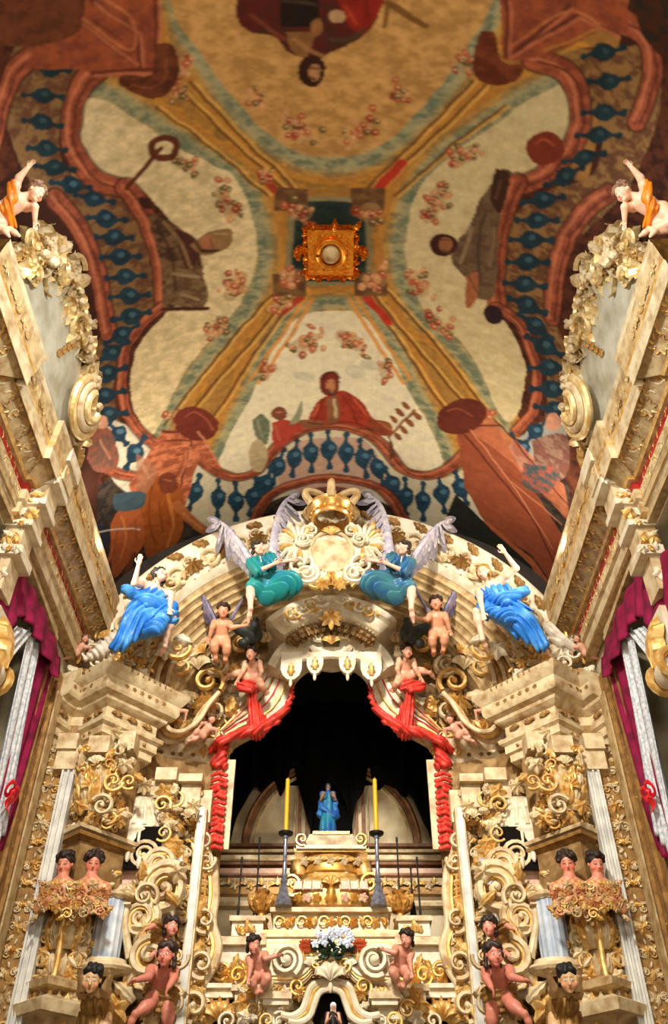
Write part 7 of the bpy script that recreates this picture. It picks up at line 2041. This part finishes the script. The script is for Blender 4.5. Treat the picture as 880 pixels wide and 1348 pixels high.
# paired busts in the pier niches and the caryatid below
def bust(px, py, Y, lab, lx, hair=(36, 30, 26)):
    t = empty('gilded_bust', P(px, py + 50, Y), lab, 'bust', 'paired busts of the outer piers')
    H = 1.5; hd = P(px, py, Y); hs = 0.225
    sc = Sculpt(0.0105, 0.04); u = np.array([0, 0, 1.0])
    ne = hd - u * 0.13; ch = hd - u * 0.30 + (0, .03, 0)
    sc.cone(hd - u * 0.05, ne, .055, .06, .02); sc.ell(ch, (.17, .11, .16))
    for s in (-1, 1): sc.cone(ch + (s * .06, 0, .1), ch + (s * .17, 0, .05), .06, .055); sc.cone(ch + (s * .17, 0, .05), ch + (s * .19, -.05, -.17), .055, .045); sc.cone(ch + (s * .19, -.05, -.17), ch + (s * .06, -.14, -.1), .042, .03)
    R = head(sc, hd, (lx, -0.95, -0.35), u, hs)
    V, Q = sc.mesh(); base = np.array(lin(216, 138, 108)[:3]); col = np.tile(base, (len(V), 1)); L = (V - hd) @ R / hs
    for cx, cz, rx, rz, rgb in ((.14, .02, .08, .04, (30, 20, 14)), (-.14, .02, .08, .04, (30, 20, 14)), (0, -.285, .09, .05, (176, 60, 50)), (.2, -.16, .1, .1, (206, 96, 76)), (-.2, -.16, .1, .1, (206, 96, 76)), (.14, .13, .1, .02, (60, 36, 24)), (-.14, .13, .1, .02, (60, 36, 24))):
        w = np.clip((1.3 - np.sqrt(((L[:, 0] - cx) / rx) ** 2 + ((L[:, 2] - cz) / rz) ** 2)) / .6, 0, 1) * (L[:, 1] > .1); w = (w * .85)[:, None]; col = col * (1 - w) + np.array(lin(*rgb)[:3]) * w
    lowb = V[:, 2] < hd[2] - 0.17; cl = np.array(lin(184, 116, 84)[:3]); cl2 = np.array(lin(206, 158, 100)[:3]); wv = (np.sin(V[:, 0] * 90) * np.sin(V[:, 2] * 80) > 0)[:, None]
    col = np.where(lowb[:, None], np.where(wv, cl, cl2), col)
    mesh_obj('body', V, Q, FLESH, t, col)
    hc = Sculpt(0.011, 0.012); W = lambda a, b, d: hd + R[:, 0] * a * hs + R[:, 1] * b * hs + R[:, 2] * d * hs
    hc.ell(W(0, -.12, .2), np.array([.43, .45, .4]) * hs, R); r = random.Random(int(px))
    for i in range(30):
        a = r.uniform(0, 2 * PI); e = r.uniform(-.2, 1.2); x, y, z = .44 * math.cos(a) * math.cos(e), .46 * math.sin(a) * math.cos(e) - .1, .2 + .42 * math.sin(e)
        if y > .15 and z < .3: continue
        hc.ell(W(x, y, z), np.array([.11] * 3) * hs * r.uniform(.8, 1.3))
    hc.ell(W(0, .42, -.12), np.array([.27, .36, .34]) * hs, R, .006, neg=True)
    V2, Q2 = hc.mesh(); mesh_obj('hair', V2, Q2, HAIR, t)
    mb = MB()
    for i in range(44):
        x, z = r.uniform(-.22, .22), r.uniform(-.26, .06); y = -.11 * math.sqrt(max(0, 1 - (x / .24) ** 2))
        mb.t([ROS5, LEAF, CSCR, ROS8][i % 4], frame(ch + (x, y - .02, z), (1, x * 1.5, 0), EZ, r.uniform(.07, .12), r.uniform(0, 6), i % 2 == 0, 1.2), i % 3)
    mb.build('brocade_robe', [mat('brocade_%d' % int(px), (176, 108, 76), 0.45, 0.2, (200, 150, 86), 20.0), GOLD, IVORY2], t)
    return t
b1 = bust(86, 1138, 9.62, 'dark haired bust in brocade, outer one of the pair on the left pier ledge', -0.15); b2 = bust(123, 1137, 9.62, 'dark haired bust in brocade, inner one of the pair on the left pier ledge', 0.25)
mirror(b1, 'dark haired bust in brocade, outer one of the pair on the right pier ledge'); mirror(b2, 'dark haired bust in brocade, inner one of the pair on the right pier ledge')

t = empty('caryatid_figure', P(125, 1348, 9.6), 'gilded half figure with raised arms at the foot of the left blue column', 'figure', 'caryatid half figures')
H = 1.15
J = pose(H, 9.6, (128, 1330), (125, 1312, True), (123, 1302, True), (121, 1290, True), (1, 0.1, 0),
         {'L': ((108, 1300, True), (106, 1284, True)), 'R': ((140, 1300, True), (146, 1284, True))},
         {'L': ((120, 1352, True), (118, 1380, False)), 'R': ((138, 1352, True), (140, 1380, False))}, True)
figure(t, H, J, True, (206, 168, 120), look=(0.1, -0.95, -0.3), hair=(34, 32, 28))
drape(t, 'skirt', [('c', J['chest'] + (0, 0, -.06), J['pelvis'], .12, .16), ('c', J['pelvis'], J['pelvis'] + (0, 0, -.3), .15, .2)], OCHRE, 0.013, .03, .013, 90, (1, 0, .2), 2, 8)
mirror(t, 'gilded half figure with raised arms at the foot of the right blue column')

# cherubs seated high on the side cornices
t = empty('cornice_cherub', P(10, 300, 4.2), 'pale cherub with an orange sash leaning out from the left cornice near the ceiling', 'cherub', 'cornice cherubs')
H = 0.95
J = pose(H, 4.15, (4, 280), (26, 262, True), (40, 254, True), (58, 250, True), (0.25, 1.0, 0.1),
         {'L': ((26, 232, True), (44, 212, True)), 'R': ((46, 272, True), (46, 296, True))},
         {'L': ((-20, 290, True), (20, 306, True)), 'R': ((-10, 300, True), (26, 304, True))}, True)
figure(t, H, J, True, (226, 176, 140), look=(0.8, -0.1, -0.5), up=(0.4, -0.3, 0.8), hair=(150, 110, 80), hairlen=0.1)
c = J
drape(t, 'sash', [('c', c['shL'] + (.0, -.05, .02), c['chest'] + (0, -.06, -.02), .045, .05), ('c', c['chest'] + (0, -.06, -.02), c['pelvis'] + (.05, -.06, -.03), .05, .05), ('c', c['pelvis'] + (.05, -.06, -.03), c['hpR'] + (.05, .05, -.02), .05, .05)], ORANGE, 0.010, .02, .009, 110, (1, 0, .4), 2, 9)
m_ = mirror(t, 'pale cherub with an orange sash leaning out from the right cornice near the ceiling')

# robed statue on the throne
def robed(name, px, pyb, pyt, Y, robe, mantle, skin, lab, cat, hairc=(50, 34, 24), veil=None):
    zb, zt = zl(pyb, Y), zl(pyt, Y); x = P(px, pyb, Y)[0]; H = zt - zb
    t = empty(name, (x, Y, zb), lab, cat); b = np.array([x, Y, zb]); u = np.array([0, 0, 1.0])
    hd = b + u * H * .9; sc = Sculpt(H * .012, .03 * H)
    sc.cone(hd, hd - u * H * .1, .03 * H, .035 * H); sc.ell(b + u * H * .7, (.1 * H, .07 * H, .12 * H))
    for s in (-1, 1):
        sh = b + u * H * .78 + np.array([s * .1 * H, 0, 0]); el = sh + np.array([s * .04, -.05, -.17]) * H; wr = el + np.array([-s * .07, -.12, .04]) * H
        sc.cone(sh, el, .035 * H, .028 * H); sc.cone(el, wr, .026 * H, .018 * H); hand(sc, wr, (-s * .3, -.6, .6), (-s, 0, 0), .1 * H)
    sc.cone(b + u * H * .6, b + u * H * .03, .08 * H, .09 * H)
    R = head(sc, hd, (0, -1, -.15), u, .13 * H); V, Q = sc.mesh(); col = np.tile(np.array(lin(*skin)[:3]), (len(V), 1)); L = (V - hd) @ R / (.13 * H)
    for cx, cz in ((.14, .02), (-.14, .02)):
        w = (np.sqrt(((L[:, 0] - cx) / .07) ** 2 + ((L[:, 2] - cz) / .04) ** 2) < 1) & (L[:, 1] > .1); col[w] = (.02, .015, .01)
    mesh_obj('body', V, Q, FLESH, t, col)
    drape(t, 'robe', [('c', b + u * H * .72, b + u * H * .5, .1 * H, .1 * H), ('c', b + u * H * .5, b + u * H * .05, .1 * H, .16 * H)], robe, H * .014, .04 * H, .012 * H, 40 / H, (1, 0, 0.05), 1.5, 1)
    drape(t, 'mantle', [('c', b + u * H * .78 + (-.1 * H, .03, 0), b + u * H * .35 + (-.15 * H, .0, 0), .06 * H, .07 * H), ('c', b + u * H * .78 + (.1 * H, .03, 0), b + u * H * .3 + (.16 * H, .0, 0), .06 * H, .07 * H), ('c', b + u * H * .42 + (-.1 * H, -.07 * H, 0), b + u * H * .3 + (.12 * H, -.06 * H, 0), .06 * H, .06 * H)], mantle, H * .014, .04 * H, .012 * H, 40 / H, (.8, 0, .5), 2, 2)
    hc = Sculpt(H * .01, .02 * H); hc.ell(hd + (0, .012 * H, .025 * H), (.062 * H, .068 * H, .062 * H)); hc.cone(hd + (0, .03 * H, 0), hd + (0, .05 * H, -.15 * H), .055 * H, .06 * H); hc.ell(hd + (0, -.07 * H, -.02 * H), (.04 * H, .05 * H, .055 * H), None, .01 * H, neg=True)
    V, Q = hc.mesh(); mesh_obj('veil' if veil else 'hair', V, Q, veil or HAIR, t)
    return t
st = robed('saint_statue', 432, 1095, 1030, 12.45, mat('turquoise_robe_paint', (40, 130, 150), 0.5, 0, (34, 86, 160), 6.0), mat('deep_blue_mantle_paint', (30, 76, 150), 0.5, 0, (52, 120, 180), 6.0), (150, 110, 84), 'statue of a saint in a blue and turquoise robe on top of the throne', 'statue', veil=mat('dark_veil', (30, 34, 48), 0.7))
s2 = robed('robed_statue', 439, 1395, 1318, 10.4, mat('black_robe_paint', (22, 18, 18), 0.6), mat('claret_mantle_paint', (60, 18, 30), 0.6), (190, 140, 110), 'small statue in a black robe and white veil in the arched altar niche', 'statue', veil=mat('white_veil', (230, 230, 228), 0.7))
# ---------------------------------------------------------------- light
def area(name, loc, aim, size, power, color, sy=None, spread=None):
    l = bpy.data.lights.new(name, 'AREA'); l.energy = power; l.color = color; l.size = size
    if spread: l.spread = math.radians(spread)
    if sy: l.shape = 'RECTANGLE'; l.size_y = sy
    o = bpy.data.objects.new(name, l); COL.objects.link(o); o.location = loc
    d = Vector(aim) - Vector(loc); o.rotation_euler = d.to_track_quat('-Z', 'Y').to_euler()
    return o


area('added_key_light', (-1.2, 1.7, 10.3), (0.3, 10, 6.0), 1.1, 310, (1.0, 0.955, 0.88), 0.8, 75)  # key light added under the vault to model the carving, not a window
area('nave_window_light', (1.2, -3.0, 8.0), (0, 10, 6.2), 1.6, 290, (1.0, 0.94, 0.86), 2.2)
area('choir_lamp_light', (0.4, -1.0, 3.2), (0, 8, 8.5), 1.2, 170, (1.0, 0.88, 0.7), 1.2)
for s_ in (-1, 1): area('cornice_lamp_light', (s_ * 3.2, 8.6, CZ + 7.45), (s_ * -0.3, 8.6, VZ + 2.2), 0.2, 78, (1.0, 0.9, 0.74), 1.6)
for s_ in (-1, 1): area('side_window_daylight', (s_ * 2.2, 0.9, CZ + 6.2), (s_ * -3.2, 4.9, CZ + 7.3), 0.8, 26, (0.86, 0.93, 1.0), 0.8, 34)
area('added_throne_fill_light', (0, 12.9, CZ + 4.1), (0, 13.6, CZ + 5.6), 1.4, 26, (1.0, 0.9, 0.74), 0.2)  # hidden light added to brighten the chamber's back wall
w = bpy.data.worlds.new('nave_daylight'); scene.world = w; w.use_nodes = True
w.node_tree.nodes['Background'].inputs['Color'].default_value = (1.0, 0.93, 0.82, 1)
w.node_tree.nodes['Background'].inputs['Strength'].default_value = 0.25
scene.view_settings.view_transform = 'Standard'
scene.view_settings.look = 'None'
scene.view_settings.exposure = 0.0
scene.view_settings.gamma = 1.0
scene.view_settings.use_curve_mapping = False
